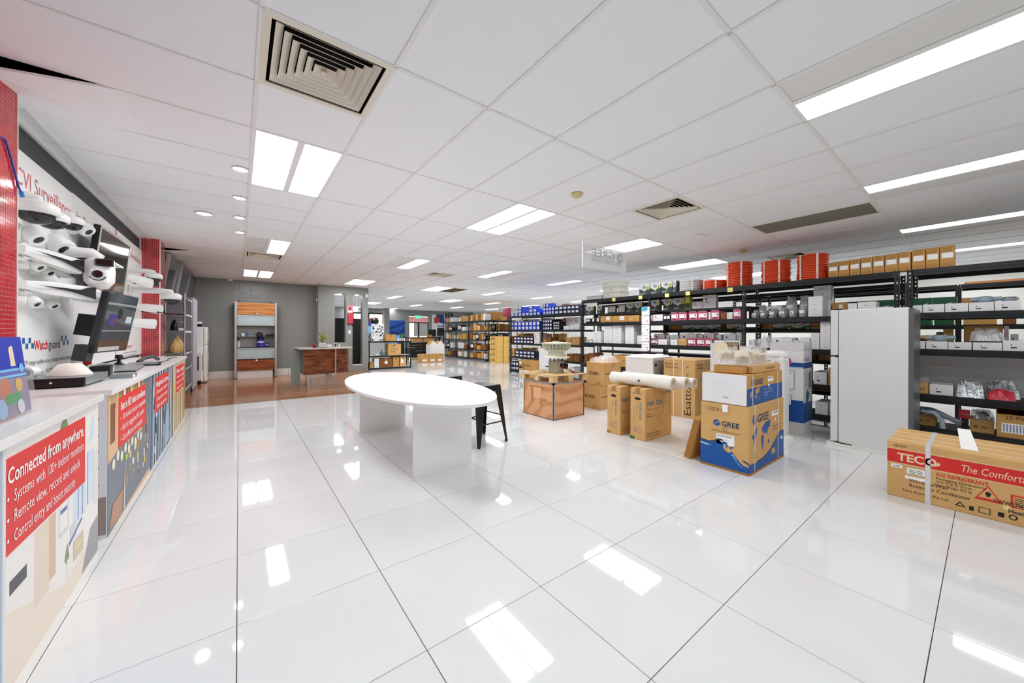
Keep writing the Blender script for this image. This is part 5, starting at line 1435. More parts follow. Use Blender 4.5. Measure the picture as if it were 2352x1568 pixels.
decal(t, 'handling_marks', (-w / 2, d / 2, 0), '-x', [(0, [(.335, .04), (.385, .04), (.36, .075)]), (1, [(.347, .046), (.373, .046), (.36, .065)]), (0, rect(.4, .42, .03, .06)), (0, rect(.44, .49, .03, .07)), (1, rect(.444, .486, .034, .066)), (0, disc(.58, .05, .018)), (1, disc(.58, .05, .011)), (0, disc(.64, .05, .018)), (1, disc(.64, .05, .011)), (0, disc(.7, .05, .018)), (1, disc(.7, .05, .011)), (0, rect(.52, .545, .035, .065))], [INK, CARD2])
decal(t, 'paper_labels', (-w / 2, d / 2, 0), '-x', [(0, rect(.02, .08, .225, .25)), (0, rect(.105, .195, .195, .24)), (0, rect(.095, .205, .155, .178))] + [(1, rect(.115, .185, .2 + .012 * i, .204 + .012 * i)) for i in range(3)] + [(1, rect(.03, .07, .234, .239))], [LABEL, INK])
for i in range(3): B(-w / 2 + .1 + .16 * i, -w / 2 + .11 + .16 * i, -d / 2, d / 2, h, h + .0015).build('flap_seam', STRAP, t)
for y in (d / 2 - .21, d / 2 - .69):
    MB().box(-w / 2 - .002, -w / 2, y - .013, y + .013, 0, h).box(-w / 2 - .002, w / 2, y - .013, y + .013, h, h + .002).build('strap', mat('clear_strap', '#dedee0', .2), t)
MB().add([(-w / 2 + .1, d / 2 - .36, h + .004), (-w / 2 + .1, d / 2 - .44, h + .004), (-w / 2 + .22, d / 2 - .4, h + .13), (-w / 2 + .22, d / 2 - .34, h + .13)], [(0, 1, 2, 3)]).build('paper_docket', LABEL, t)
# hanging shop sign
q0 = onY(1340, 560, 3.0); q1 = onY(1438, 580, 3.0); q2 = onY(1438, 628, 3.0)
t = thing('hanging_sign', 'white hanging board with faint mirrored GREE lettering seen from behind', 'sign', (q0[0], 3.0, q2[2]))
sw, sh = q1[0] - q0[0], q1[2] - q2[2]
B(0, sw, 0, .006, 0, sh).build('board', mat('sign_board', '#fafbff', .4, alpha=.88), t)
B(-.015, 0, -.002, .008, -.01, sh + .02).build('edge_strip', LABEL, t)
SG = mat('show_through', '#c4c6ce', .5)
text('GREE', t, (.62, 0, sh * .52), '-y', .14, SG, width=.45, flip=True)
text('AIR CONDITIONERS', t, (.75, 0, sh * .3), '-y', .07, SG, width=.6, flip=True)
decal(t, 'mirrored_logo', (0, 0, 0), '-y', [(0, disc(.73, sh * .65, .06)), (1, disc(.74, sh * .66, .03))], [SG, mat('sign_board', '#fafbff', .4, alpha=.88)])
for x in (.02, sw - .02):
    for z in (.02, sh - .02): MB().cyl((x, -.003, z), (x, 0, z), .008, seg=10).build('eyelet', LABEL, t)
    MB().cyl((x, .003, sh - .02), (x, .003, ZC - q2[2] - .002), .0015, seg=6).build('string', mat('nylon', '#e8e8ea', .4), t)
# ------------------------------------------------------------------ long-span racks
_post = {}
def post_mesh(h):
    if h not in _post:
        mb = MB()
        p = .05
        n = int(h / p)
        for fl in (0, 1):                       # the two flanges of a slotted angle
            def bx(a, b, z0, z1):
                if fl == 0: mb.box(0, .003, a, b, z0, z1)
                else: mb.box(a, b, 0, .003, z0, z1)
            for (a, b) in ((0, .014), (.019 + .007, .045)): bx(a, b, 0, h)
            for k in range(n + 1):
                bx(.014, .026, k * p - .015 if k else 0, min(h, k * p + .015))
        _post[h] = mb.mesh('post', STEEL)
    return _post[h]
SHB = mat('rack_board', '#2b2c2c', .6)
def rack(name, label, X, depth, ys, levels, bh=.075, recess=None, skipback=False):
    t = thing(name, label, 'rack', (X, min(ys), 0))
    o = min(ys)
    H = max(levels) + .0
    for y in ys:
        fx = share('post', post_mesh(H), t, (0, y - o - .022, 0))
        bk = share('post', post_mesh(H), t, (depth - .003, y - o - .022, 0))
        bk.scale = (-1, 1, 1); bk.location.x = depth
    yy = sorted(ys)
    for a, b in zip(yy, yy[1:]):
        L = b - a - .05
        for z in levels:
            for x in ((0., depth - .03) if not skipback else (0.,)):
                mb = MB().box(x, x + .03, a - o + .025, b - o - .025, z - bh, z - .012).box(x - .006 if x == 0 else x + .03, x if x == 0 else x + .036, a - o + .025, b - o - .025, z - bh * .62, z - .012)
                mb.build('beam', STEEL, t)
            B(.03, depth - .03, a - o + .025, b - o - .025, z - .016, z).build('shelf_board', SHB, t)
    return t
R1X, R1D = 6.3, .56
YS = (5.64, 3.95, 2.31, .66)
LV = [.16, .57, 1.05, 1.5, 2.02]
rk = rack('shelving_rack', 'long black slotted-angle rack topped with coils, tubs and small cartons', R1X, R1D, YS, LV)
for (a, b) in ((5.64, 3.95), (3.95, 2.31)):          # half-depth intermediate shelf
    B(.26, .53, b + .03 - .66, a - .03 - .66, 1.69, 1.71).build('half_shelf', SHB, rk)
    for y in (b + .045, a - .045): B(.36, .5, y - .66 - .008, y - .66 + .008, 1.5, 1.69).build('half_shelf_leg', STEEL, rk)
YEL = mat('yellow_tag', '#efe48e', .6)
for (px, py) in ((1410, 688), (1471, 683), (1532, 678), (1580, 673.5), (1677, 665.5)):
    p = onX(px, py, R1X - .008)
    B(-.012, -.0075, p[1] - .04 - .66, p[1] + .04 - .66, p[2] - .035, p[2] + .035).build('price_tag', YEL, rk)
rk2 = rack('shelving_rack', 'black slotted-angle rack behind the red-striped carton', R1X, R1D, (.555, -1.15), [.19, .57, 1.09, 1.51, 2.02])
# rows further back
R2X = 6.93
rackb = rack('shelving_rack', 'black rack standing back to back with the coil-topped rack', R2X, .5, YS, [.4, .86, 1.33, 1.72, 1.93], .05)
rackc = rack('shelving_rack', 'black rack across the next aisle, seen through the shelves', 8.25, .5, (3.2, 1.72, .26, -1.3), [.3, .95, 1.4, 1.98], .06)

# ---------------------------------------------------------------- shelf goods
PINK = mat('pink_card', '#dd6d8f', .55)
PINKL = mat('pink_card_pale', '#eab0bf', .55)
BLUEC = mat('blue_card', '#2348c8', .45)
NAVYC = mat('navy_card', '#1c2452', .45)
GREENC = mat('green_card', '#2f8a3c', .5)
DGREEN = mat('dark_green_box', '#1f5a38', .3)
YLW = mat('yellow_print', '#e3dc52', .5)
SILV = mat('silver_film', '#d3d8dc', .2, metal=.35, noise=.45, nscale=30, bump=1., bscale=40)
SLATE = mat('slate_card', '#3a4744', .5)
LAMPB = mat('lamp_blue', '#7f93b8', .4)
def u_front(polys, mats, lift=.006):
    mb = MB()
    for i, (mi, pts) in enumerate(polys):
        mb.poly([(-lift - .0015 * i, .5 - a, b) for a, b in pts], mi)
    return mb.mesh('print', mats)
def ubox(x0, x1, y0, y1, z0, z1, m, nm):
    return (nm, B(x0, x1, y0, y1, z0, z1).mesh(nm, m))
def open_box(m, mi, nm='tray', t=.03, front=1.):
    mb = MB().box(0, 1, -.5, .5, 0, t).box(0, t, -.5, .5, t, front).box(1 - t, 1, -.5, .5, t, 1).box(t, 1 - t, -.5, -.5 + t, t, 1).box(t, 1 - t, .5 - t, .5, t, 1)
    return (nm, mb.mesh(nm, m))
KINDS = {
 'w': ('white lidded box', [ubox(0, 1, -.5, .5, 0, .8, CARTW, 'body'), ubox(-.008, 1.008, -.508, .508, .72, 1, CARTW, 'lid'), ('print', u_front([(0, rect(.4, .47, .42, .5)), (1, rect(.5, .62, .36, .4))], [INK, INKG], .012))]),
 'wp': ('plain white box', [ubox(0, 1, -.5, .5, 0, .97, CARTW, 'body'), ubox(.0, 1, -.03, .03, .97, 1, CARTG, 'tape'), ('print', u_front([(0, rect(.2, .3, .6, .75)), (1, rect(.2, .5, .42, .48))], [INK, INKG]))]),
 'wt': ('low white open box', [open_box(CARTW, 0), ('print', u_front([(0, rect(.28, .33, .5, .62)), (1, rect(.28, .5, .25, .36))], [mat('rust_ink', '#9a5a3a', .6), INK]))]),
 'p': ('pink open carton', [open_box(PINK, 0), ('label', u_front([(0, rect(.08, .92, .3, .8)), (1, rect(.2, .8, .14, .24)), (1, rect(.7, .82, .5, .7))], [LABEL, INK])), ('flap', MB().add([(.0, -.5, 1), (.0, .5, 1), (-.15, .4, 1.12), (-.15, -.4, 1.12)], [(0, 1, 2, 3)]).mesh('flap', PINKL))]),
 'pp': ('pale pink carton', [ubox(0, 1, -.5, .5, 0, .98, PINKL, 'body'), ('label', u_front([(0, rect(.1, .9, .3, .72)), (1, rect(.2, .8, .16, .24))], [LABEL, INK])), ubox(0, 1, -.03, .03, .98, 1, PINK, 'tape')]),
 'b': ('blue box', [ubox(0, 1, -.5, .5, 0, .98, BLUEC, 'body'), ('label', u_front([(0, rect(.2, .82, .2, .82)), (1, rect(.4, .6, .4, .5))], [LABEL, INKG])), ubox(-.004, .3, -.5, .5, .98, 1, NAVYC, 'flap')]),
 'n': ('navy box', [ubox(0, 1, -.5, .5, 0, .98, NAVYC, 'body'), ('label', u_front([(0, rect(.15, .85, .2, .7))], [LABEL])), ubox(0, 1, -.05, .05, .98, 1, BLUEC, 'tape')]),
 'c': ('brown carton', [ubox(0, 1, -.5, .5, 0, .985, CARD, 'body'), ubox(-.004, 1, -.06, .06, .985, 1, TAPE, 'tape'), ('print', u_front([(0, rect(.15, .45, .25, .6)), (1, rect(.55, .8, .5, .56))], [CARD2, CARDE]))]),
 'cl': ('brown carton with white label', [ubox(0, 1, -.5, .5, 0, .985, CARD, 'body'), ('label', u_front([(0, rect(.5, .8, .3, .85)), (1, rect(.55, .75, .5, .56))], [LABEL, INKG])), ubox(-.004, 1, -.05, .05, .985, 1, TAPE, 'tape')]),
 'k': ('dark brown carton', [ubox(0, 1, -.5, .5, 0, .985, CARDD, 'body'), ubox(-.004, 1, -.06, .06, .985, 1, CARDE, 'tape'), ('print', u_front([(0, rect(.2, .5, .4, .5))], [CARDE]))]),
 't': ('tan carton', [ubox(0, 1, -.5, .5, 0, .985, CARD2, 'body'), ('print', u_front([(0, rect(.15, .35, .3, .55)), (0, rect(.45, .7, .35, .5))], [CARDE])), ubox(-.004, 1, -.05, .05, .985, 1, TAPE, 'tape')]),
 'd': ('brown slant-print box', [ubox(0, 1, -.5, .5, 0, .97, CARD, 'body'), ('stripes', u_front([(0, [(max(0, a), max(0, -a) * 1.0), (min(1, a + 1), min(1, 1 - a)), (min(1, a + 1), min(1, 1 - a) - .05 if a > 0 else 1), (max(0, a) + .05, max(0, -a))]) for a in (-.75, -.5, -.25, 0, .25, .5, .75)][:0] + [(0, [(.05 + .16 * i, .04), (.1 + .16 * i, .04), (.22 + .16 * i if i < 5 else .98, .2), (.17 + .16 * i if i < 5 else .95, .2)]) for i in range(5)] + [(0, [(.05 + .16 * i, .72), (.1 + .16 * i, .72), (.28 + .14 * i, .94), (.23 + .14 * i, .94)]) for i in range(5)], [CARDE])), ('label', u_front([(0, rect(.1, .9, .42, .68))], [LABEL], .02)), ubox(0, 1, -.5, .5, .97, 1, CARDE, 'lid')]),
 'f': ('floodlight box', [ubox(0, 1, -.5, .5, 0, .99, SLATE, 'body'), ('print', u_front([(0, [(0, .62), (.35, .42), (.45, .38), (.5, .26), (.55, .38), (.7, .5), (1, .5), (1, 1), (0, 1)]), (1, disc(.48, .74, .2, 16, .16)), (2, rect(.7, .95, .5, .8)), (3, rect(.76, .9, .55, .62)), (3, rect(.76, .9, .68, .75)), (0, rect(.08, .6, .14, .17)), (0, rect(.08, .5, .06, .09))], [mat('flood_pale', '#cfd2c8', .5), LAMPB, YLW, INK])), ubox(0, 1, -.5, .5, .99, 1, BLACK, 'lid')]),
 'g': ('green and white driver box', [ubox(0, 1, -.5, .5, 0, .98, CARTW, 'body'), ('print', u_front([(0, [(0, 0), (1, 0), (1, .45), (.6, .3), (.3, .12), (0, .3)]), (1, [(.0, .0), (1, .0), (1, .12), (0, .1)]), (2, [(.3, .35), (.75, .55), (.7, .85), (.4, .6)]), (3, [(.33, .4), (.7, .58), (.66, .8), (.42, .6)]), (2, disc(.15, .55, .05, 8)), (3, rect(.82, .96, .05, .2))], [GREENC, SLATE, INK, LABEL])), ubox(0, 1, -.5, .5, .98, 1, GREENC, 'lid')]),
 'gd': ('dark green storage box', [ubox(0, 1, -.5, .5, 0, .82, DGREEN, 'body'), ubox(-.01, 1.01, -.505, .505, .82, 1, DGREEN, 'lid'), ('print', u_front([(0, [(.2, .45), (.3, .4), (.4, .5), (.3, .47)]), (0, [(.6, .6), (.72, .55), (.82, .66), (.72, .62)])], [LABEL]))]),
 's': ('silver film bag of fittings', None),
 'x': ('black carton', [ubox(0, 1, -.5, .5, 0, .98, BLACK, 'body'), ('label', u_front([(0, rect(.1, .45, .3, .8)), (0, rect(.55, .9, .3, .8))], [LABEL])), ubox(0, 1, -.05, .05, .98, 1, INKG, 'tape')]),
 'dots': ('black multi-pack with white tips', [ubox(0, 1, -.5, .5, 0, .98, BLACK, 'body'), ('print', u_front([(0, disc(.18 + .3 * i, .2 + .3 * j, .11, 10)) for i in range(3) for j in range(3)], [mat('tip_white', '#dfe8e2', .5)])), ubox(0, 1, -.5, .5, .98, 1, INK, 'lid')]),
 'lime': ('lime green lamp carton', [ubox(0, 1, -.5, .5, 0, .98, mat('lime_card', '#b9c44a', .5), 'body'), ('print', u_front([(0, disc(.5, .75, .3, 12, .16)), (1, rect(.05, .95, .05, .45))], [YLW, SLATE])), ubox(0, 1, -.5, .5, .98, 1, GREENC, 'lid')]),
 'fold': ('upright white folder', [ubox(0, 1, -.5, .5, 0, 1, CARTW, 'cover'), ('label', u_front([(0, rect(.2, .8, .55, .85))], [PINKL])), ubox(.05, .95, -.42, .42, 1.0, 1.01, LABEL, 'pages')]),
 'foldp': ('upright pink folder', [ubox(0, 1, -.5, .5, 0, 1, mat('rose_folder', '#d2405c', .5), 'cover'), ('label', u_front([(0, rect(.2, .8, .55, .85))], [PINKL])), ubox(.05, .95, -.42, .42, 1.0, 1.01, LABEL, 'pages')]),
}
def bag_mesh(seed):
    rnd = random.Random(seed)
    mb = MB(); vs = []; n, mz = 12, 6
    for k in range(mz + 1):
        v = k / mz
        r = .5 * (1 - .5 * max(0, v - .45) ** 1.2 * 1.6)
        for i in range(n):
            a = 2 * pi * i / n
            q = r * (1 + rnd.uniform(-.16, .16))
            vs.append((.5 + q * cos(a), q * sin(a) * 1.0, v if k < mz else v + rnd.uniform(-.08, .06)))
    fs = [(k * n + i, k * n + (i + 1) % n, (k + 1) * n + (i + 1) % n, (k + 1) * n + i) for k in range(mz) for i in range(n)] + [tuple(reversed(range(n))), tuple(range(mz * n, mz * n + n))]
    mb.add(vs, fs)
    return mb
BAGS = [[('film_bag', bag_mesh(i).mesh('film_bag', SILV)), ('header', u_front([(0, rect(.25, .75, .35, .6))], [LABEL], .0))] for i in range(4)]
NAME = {'w': 'white_box', 'wp': 'white_box', 'wt': 'white_tray', 'p': 'pink_carton', 'pp': 'pink_carton', 'b': 'blue_box', 'n': 'navy_box', 'c': 'small_carton', 'cl': 'labelled_carton', 'k': 'dark_carton', 't': 'tan_carton', 'd': 'printed_box', 'f': 'floodlight_box', 'g': 'driver_box', 'gd': 'storage_box', 's': 'fittings_bag', 'x': 'black_carton', 'dots': 'multi_pack', 'lime': 'lamp_carton', 'fold': 'folder', 'foldp': 'folder'}
_bn = [0]
def place(kind, x, y0, y1, z, h, depth, label, group, rz=0.):
    if kind == 's':
        parts = BAGS[_bn[0] % 4]; _bn[0] += 1
    else:
        parts = KINDS[kind][1]
    t = thing(NAME[kind], label, 'bag' if kind == 's' else ('folder' if 'fold' in kind else 'box'), (x, (y0 + y1) / 2, z), rz, group)
    t.scale = (depth, abs(y1 - y0), h)
    for nm, me in parts: share(nm, me, t)
    return t
def row(where, X, z, items, depth=.3, gap=.003):
    """items: (kind, px0, px1, height, stack[, depth[, dx]]), left to right in the photograph"""
    tot = {}
    for it in items: tot[it[0]] = tot.get(it[0], 0) + 1
    n = {}
    for it in items:
        kind, p0, p1, h, st = it[:5]
        dp = it[5] if len(it) > 5 else depth
        dx = it[6] if len(it) > 6 else 0.
        n[kind] = n.get(kind, 0) + 1
        ya, yb = onX(p0, 765, X + dx)[1] - gap / 2, onX(p1, 765, X + dx)[1] + gap / 2
        desc = KINDS[kind][0]
        for k in range(st):
            if st > 1:
                w = f', {ORD[n[kind]]} stack from left' if tot[kind] > 1 else ' in its stack'
                lb = f'{desc}, {ORD[k + 1]} up{w}, {where}'
            else:
                lb = f'{ORD[n[kind]]} {desc} from left, {where}' if tot[kind] > 1 else f'{desc}, {where}'
            hh = h - .0015
            place(kind, X + dx, ya, yb, z + k * h + .0006, hh, dp, lb, 'goods on the ' + where)
FR = R1X + .05
# rack A/B: left and centre bays
row('top of tub-end rack', FR, LV[4], [('f', 1468, 1492, .2, 1, .12), ('f', 1493, 1517, .2, 1, .12), ('f', 1518, 1543, .21, 1, .12), ('f', 1544, 1553, .21, 1, .12)])
row('raised half shelf, tub-end rack', FR + .26, 1.711, [('f', 1345, 1363, .19, 1, .1), ('f', 1371, 1383, .19, 1, .1), ('f', 1438, 1456, .2, 1, .1), ('f', 1457, 1474, .2, 1, .1), ('f', 1494, 1514, .22, 1, .1), ('f', 1523, 1543, .22, 1, .1), ('f', 1544, 1571, .22, 1, .1), ('lime', 1572, 1585, .24, 1, .1), ('wp', 1590, 1613, .13, 1, .1), ('wp', 1614, 1644, .24, 1, .1)], .1)
row('second shelf, tub-end bay', FR, LV[3], [('x', 1345, 1356, .1, 1), ('cl', 1379, 1406, .14, 1), ('cl', 1407, 1440, .135, 1), ('c', 1441, 1468, .13, 1)], .24)
row('second shelf, coil bay', FR, LV[3], [('pp', 1491, 1499, .12, 1), ('wp', 1500, 1522, .125, 1), ('x', 1523, 1540, .11, 1), ('p', 1541, 1558, .135, 1), ('p', 1559, 1577, .135, 1), ('p', 1582, 1602, .135, 1), ('p', 1603, 1625, .135, 1), ('wp', 1627, 1632, .13, 1), ('p', 1633, 1652, .14, 1), ('k', 1655, 1667, .11, 1), ('wp', 1669, 1682, .1, 1), ('p', 1684, 1702, .14, 1)], .24)
row('third shelf, tub-end bay', FR, LV[2], [('w', 1362, 1380, .085, 3), ('w', 1387, 1406, .088, 4), ('w', 1407, 1427, .088, 5), ('w', 1436, 1456, .088, 5), ('w', 1464, 1474, .085, 2)], .34)
row('third shelf, coil bay', FR, LV[2], [('p', 1494, 1511, .11, 1), ('w', 1512, 1532, .1, 1), ('w', 1540, 1556, .1, 1), ('t', 1558, 1577, .12, 1), ('p', 1579, 1598, .125, 1), ('p', 1600, 1619, .125, 1), ('p', 1620, 1636, .125, 1), ('w', 1640, 1664, .1, 1), ('w', 1667, 1700, .1, 1)], .24)
row('back of third shelf, coil bay', FR + .25, LV[2], [('wp', 1502, 1526, .21, 1), ('wp', 1531, 1558, .19, 1), ('wp', 1562, 1600, .22, 1), ('wp', 1603, 1614, .2, 1), ('wp', 1617, 1640, .23, 1), ('wp', 1645, 1656, .2, 1), ('wp', 1662, 1690, .22, 1), ('wp', 1692, 1703, .24, 1)], .19)
row('fourth shelf, tub-end bay', FR, LV[1], [('k', 1342, 1350, .22, 1), ('k', 1352, 1363, .25, 1), ('k', 1386, 1403, .16, 1), ('c', 1407, 1449, .24, 1), ('t', 1450, 1461, .18, 1), ('t', 1462, 1481, .19, 1)], .36, .01)
row('fourth shelf, coil bay', FR, LV[1], [('k', 1493, 1512, .2, 1), ('k', 1524, 1545, .17, 1), ('x', 1552, 1566, .15, 1), ('wp', 1568, 1580, .17, 1), ('x', 1590, 1630, .18, 1), ('t', 1640, 1680, .2, 1)], .36, .01)
row('bottom shelf, tub-end bay', FR, LV[0], [('k', 1340, 1356, .14, 1), ('cl', 1422, 1437, .13, 1), ('k', 1445, 1475, .2, 1), ('c', 1495, 1540, .25, 1), ('t', 1550, 1600, .22, 1)], .36, .01)
# back rack seen through
row('rack behind, coil bay', R2X + .05, 1.331, [('c', 1523, 1541, .12, 1), ('c', 1542, 1562, .11, 1), ('g', 1568, 1594, .14, 1), ('g', 1595, 1620, .14, 1), ('g', 1625, 1655, .14, 1), ('k', 1656, 1666, .14, 1), ('g', 1668, 1697, .14, 1)], .2)
row('rack behind, fridge bay', R2X + .05, 1.331, [('t', 1746, 1775, .15, 1), ('g', 1776, 1817, .15, 1), ('g', 1818, 1861, .15, 1), ('t', 1863, 1885, .13, 1)], .2)
# fridge bay
row('top of rack, right of coils', FR, LV[4], [('d', a, b, .2 + .004 * i, 1, .16) for i, (a, b) in enumerate(((1902, 1925), (1926, 1950), (1951, 1975), (1976, 2003), (2004, 2031), (2032, 2062)))])
row('top of striped-carton rack', FR, 2.02, [('d', a, b, .235, 1, .16) for a, b in ((2094, 2125), (2126, 2157), (2158, 2193))])
place('d', FR, onX(2063, 765, FR)[1], onX(2091, 765, FR)[1], 2.0205, .225, .16, 'brown slant-print box bridging the gap between the two rack tops', 'goods on the top of rack, right of coils')
row('second shelf, fridge bay', FR, LV[3], [('s', 1722, 1740, .13, 1), ('s', 1742, 1760, .12, 1), ('s', 1762, 1782, .14, 1), ('s', 1784, 1806, .15, 1), ('s', 1808, 1828, .15, 1), ('s', 1830, 1852, .16, 1), ('w', 1856, 1889, .07, 4), ('w', 1947, 1968, .08, 2), ('w', 1970, 2012, .085, 2), ('wt', 2014, 2057, .1, 1)], .26)
row('back of second shelf, fridge bay', FR + .28, LV[3], [('s', 1738, 1757, .22, 1), ('wp', 1759, 1795, .2, 1), ('s', 1800, 1828, .32, 1), ('s', 1830, 1862, .32, 1), ('w', 1868, 1908, .075, 6), ('cl', 1911, 1942, .2, 1), ('gd', 1990, 2055, .2, 1)], .17)
row('third shelf, fridge bay', FR, LV[2], [('wp', 1720, 1733, .12, 1), ('wp', 1774, 1819, .16, 1), ('wp', 1821, 1834, .12, 1), ('wt', 1836, 1860, .16, 1), ('w', 1862, 1882, .075, 3), ('w', 1884, 1907, .07, 6), ('w', 1912, 1960, .08, 3), ('w', 1965, 2020, .08, 3)], .3)
row('fourth shelf, fridge bay', FR, LV[1], [('k', 1730, 1790, .26, 1), ('t', 1800, 1850, .25, 1), ('wt', 1868, 1900, .17, 1), ('c', 1902, 1960, .24, 1), ('c', 1970, 2050, .3, 1)], .4, .01)
row('fourth shelf back, fridge bay', R2X + .05, .861, [('t', 1880, 1906, .2, 1), ('k', 1850, 1875, .2, 1)], .3)
row('lower shelf behind, fridge bay', R2X + .05, .401, [('c', 1869, 1886, .12, 1), ('c', 1888, 1907, .12, 1)], .3)
row('bottom shelf, fridge bay', FR, LV[0], [('w', 1872, 1903, .085, 2), ('w', 1905, 1935, .085, 2), ('c', 1760, 1850, .26, 1)], .36, .01)
# striped-carton rack
row('second shelf, striped-carton rack', FR, 1.51, [('wt', 2094, 2118, .09, 1), ('wt', 2119, 2169, .095, 1), ('wt', 2170, 2224, .095, 1), ('wt', 2225, 2283, .095, 1), ('wt', 2284, 2346, .1, 1)], .26)
row('back of second shelf, striped-carton rack', FR + .28, 1.51, [('gd', 2096, 2140, .19, 1), ('gd', 2142, 2198, .19, 1), ('c', 2208, 2288, .17, 1), ('k', 2302, 2336, .16, 1)], .17)
row('third shelf, striped-carton rack', FR, 1.09, [('wt', 2105, 2125, .09, 1), ('wt', 2127, 2177, .09, 1), ('wt', 2178, 2232, .085, 1), ('wt', 2234, 2302, .085, 1), ('wt', 2303, 2370, .11, 1)], .26)
row('back of third shelf, striped-carton rack', FR + .28, 1.09, [('k', 2106, 2128, .12, 1), ('lime', 2152, 2164, .16, 1), ('lime', 2166, 2178, .16, 1), ('lime', 2180, 2190, .16, 1), ('c', 2213, 2304, .27, 1), ('fold', 2306, 2318, .26, 1), ('wp', 2322, 2340, .18, 1)], .17)
row('fourth shelf, striped-carton rack', FR, .57, [('t', 2107, 2133, .13, 1), ('wt', 2135, 2190, .12, 1)], .3)
row('bottom shelf, striped-carton rack', FR + .1, .19, [('t', 2107, 2150, .13, 1), ('t', 2228, 2285, .14, 1)], .3)
# open pieces carton
y0, y1 = onX(2290, 765, FR)[1], onX(2400, 765, FR)[1]
t = thing('pieces_carton', 'open brown carton stencilled 25 PIECES on the lowest shelf', 'carton', (FR, (y0 + y1) / 2, .191))
hw = (y0 - y1) / 2
B(0, .38, -hw, hw, 0, .005).build('base', CARD, t)
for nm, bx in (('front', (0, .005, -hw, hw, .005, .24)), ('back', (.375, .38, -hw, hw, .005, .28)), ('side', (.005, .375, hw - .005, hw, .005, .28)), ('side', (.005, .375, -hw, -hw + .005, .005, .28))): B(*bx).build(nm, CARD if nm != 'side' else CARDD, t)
text('25 PIECES', t, (0, hw - .05, .19), '-x', .05, INK, width=.22)
decal(t, 'barcode_label', (0, hw, 0), '-x', [(0, rect(.03, .3, .05, .15))] + [(1, rect(.04 + .02 * i, .05 + .02 * i, .06, .14)) for i in range(12)], [LABEL, mat('barcode_blue', '#8a93ad', .6)])
# white back board on the striped-carton rack
t = thing('back_board', 'plain white board standing behind the middle shelf of the striped-carton rack', 'board', (R1X + .53, -1.1, .5715))
B(0, .012, 0, 1.62, 0, .44).build('panel', CARTW, t); B(-.004, 0, .795, .805, 0, .44).build('joint_strip', CARTG, t)
# bags, clips and pipes
GRM = mat('pvc_grey', '#9fb0bd', .4)
def clip(label, px, z, X=FR + .1, s=1.):
    y = onX(px, 765, X)[1]
    t = thing('pipe_fitting', label, 'pipe fitting', (X, y, z))
    MB().lathe([(.045 * s, 0), (.05 * s, .01), (.05 * s, .05 * s), (.035 * s, .06 * s), (.033 * s, .01)], 16).build('socket', GRM, t)
    MB().cyl((0, -.04 * s, .03 * s), (0, -.1 * s, .035 * s), .02 * s, seg=12).build('spigot', GRM, t); MB().cyl((0, .04 * s, .03 * s), (0, .09 * s, .03 * s), .02 * s, seg=12).build('branch', GRM, t)
clip('grey pipe junction sitting in a low white box, upper shelf', 2262, 1.606, FR + .1, 1.1)
clip('grey pipe junction sitting in a low white box, lower shelf', 2158, 1.183, FR + .1, 1.2)
clip('small grey clip sitting in the last upper white box', 2318, 1.612, FR + .1, .6)
def film_bag(label, px0, px1, X0, X1, z, h, m=FILM, seed=3, inner=None):
    ya, yb = onX(px0, 765, X0)[1], onX(px1, 765, X0)[1]
    t = thing('plastic_bag', label, 'bag', (0, 0, z + .001))
    crumple('film', t, X0, X1, yb, ya, h, m, 9, seed)
    if inner: crumple('contents', t, X0 + .03, X1 - .03, yb + .03, ya - .03, h * .75, inner, 7, seed + 20)
    return t
PIPES = mat('silver_contents', '#b9bcbf', .3, metal=.5, noise=.4, nscale=25)
film_bag('peaked clear bag of pipes on the low white boxes', 2226, 2310, FR + .03, FR + .22, 1.186, .13, FILM, 5, PIPES)
film_bag('large silver film bundle on the fourth shelf beside the white tray', 2192, 2262, FR, FR + .4, .57, .16, SILV, 6)
film_bag('crumpled red bag at the front edge of the fourth shelf', 2266, 2335, FR, FR + .2, .57, .1, mat('red_film', '#d5364a', .3, bump=.8, bscale=20), 7)
film_bag('second silver film bundle behind the red bag', 2264, 2345, FR + .22, FR + .42, .57, .17, SILV, 9)
film_bag('flat clear wrap on the tan box behind the fridge edge', 2107, 2134, FR + .01, FR + .28, .701, .05, FILM, 10)
film_bag('clear bag of grey fittings on the lowest tan carton', 2228, 2286, FR + .1, FR + .38, .331, .09, FILM, 11, PIPES)
film_bag('heap of clear wrap on the fourth shelf, tub end', 1364, 1384, FR, FR + .35, .57, .13, FILM, 12, CARTW)
film_bag('white foam heap on the bottom shelf behind the lettered cartons', 1357, 1418, FR, FR + .3, LV[0], .16, CARTW, 13)
film_bag('white film lump on the third shelf behind the duct bag', 1736, 1770, FR + .02, FR + .26, LV[2], .17, FILM, 14, CARTW)
film_bag('small clear bags heap at the tub end of the third shelf', 1341, 1359, FR, FR + .3, LV[2], .07, SILV, 15)
t = thing('conduit_elbows', 'bundle of grey conduit bends with red collars on the lowest shelf', 'pipes', (0, 0, 0))
ya = onX(2112, 765, FR)[1]; yb = onX(2195, 765, FR)[1]
for i in range(3):
    MB().tube([(FR + .2 - .04 * i, ya + .05, .37), (FR + .12 - .04 * i, (ya * 2 + yb) / 3, .38), (FR + .05 - .04 * i, (ya + yb * 2) / 3, .345), (FR - .02 - .03 * i, yb - .02 * i, .3)], .024, 12).build('bend', mat('pvc_mid', '#7d868e', .35), t)
MB().tube([(FR + .03, ya - .02, .36), (FR - .02, ya - .12, .36), (FR - .04, ya - .17, .3), (FR - .045, ya - .18, .2)], .022, 12).build('bend', GRM, t)
for i in range(2): B(FR + .05, FR + .12, yb - .1, yb - .02, .33 + .05 * i, .37 + .05 * i).build('collar', mat('collar_red', '#c0262c', .4), t)
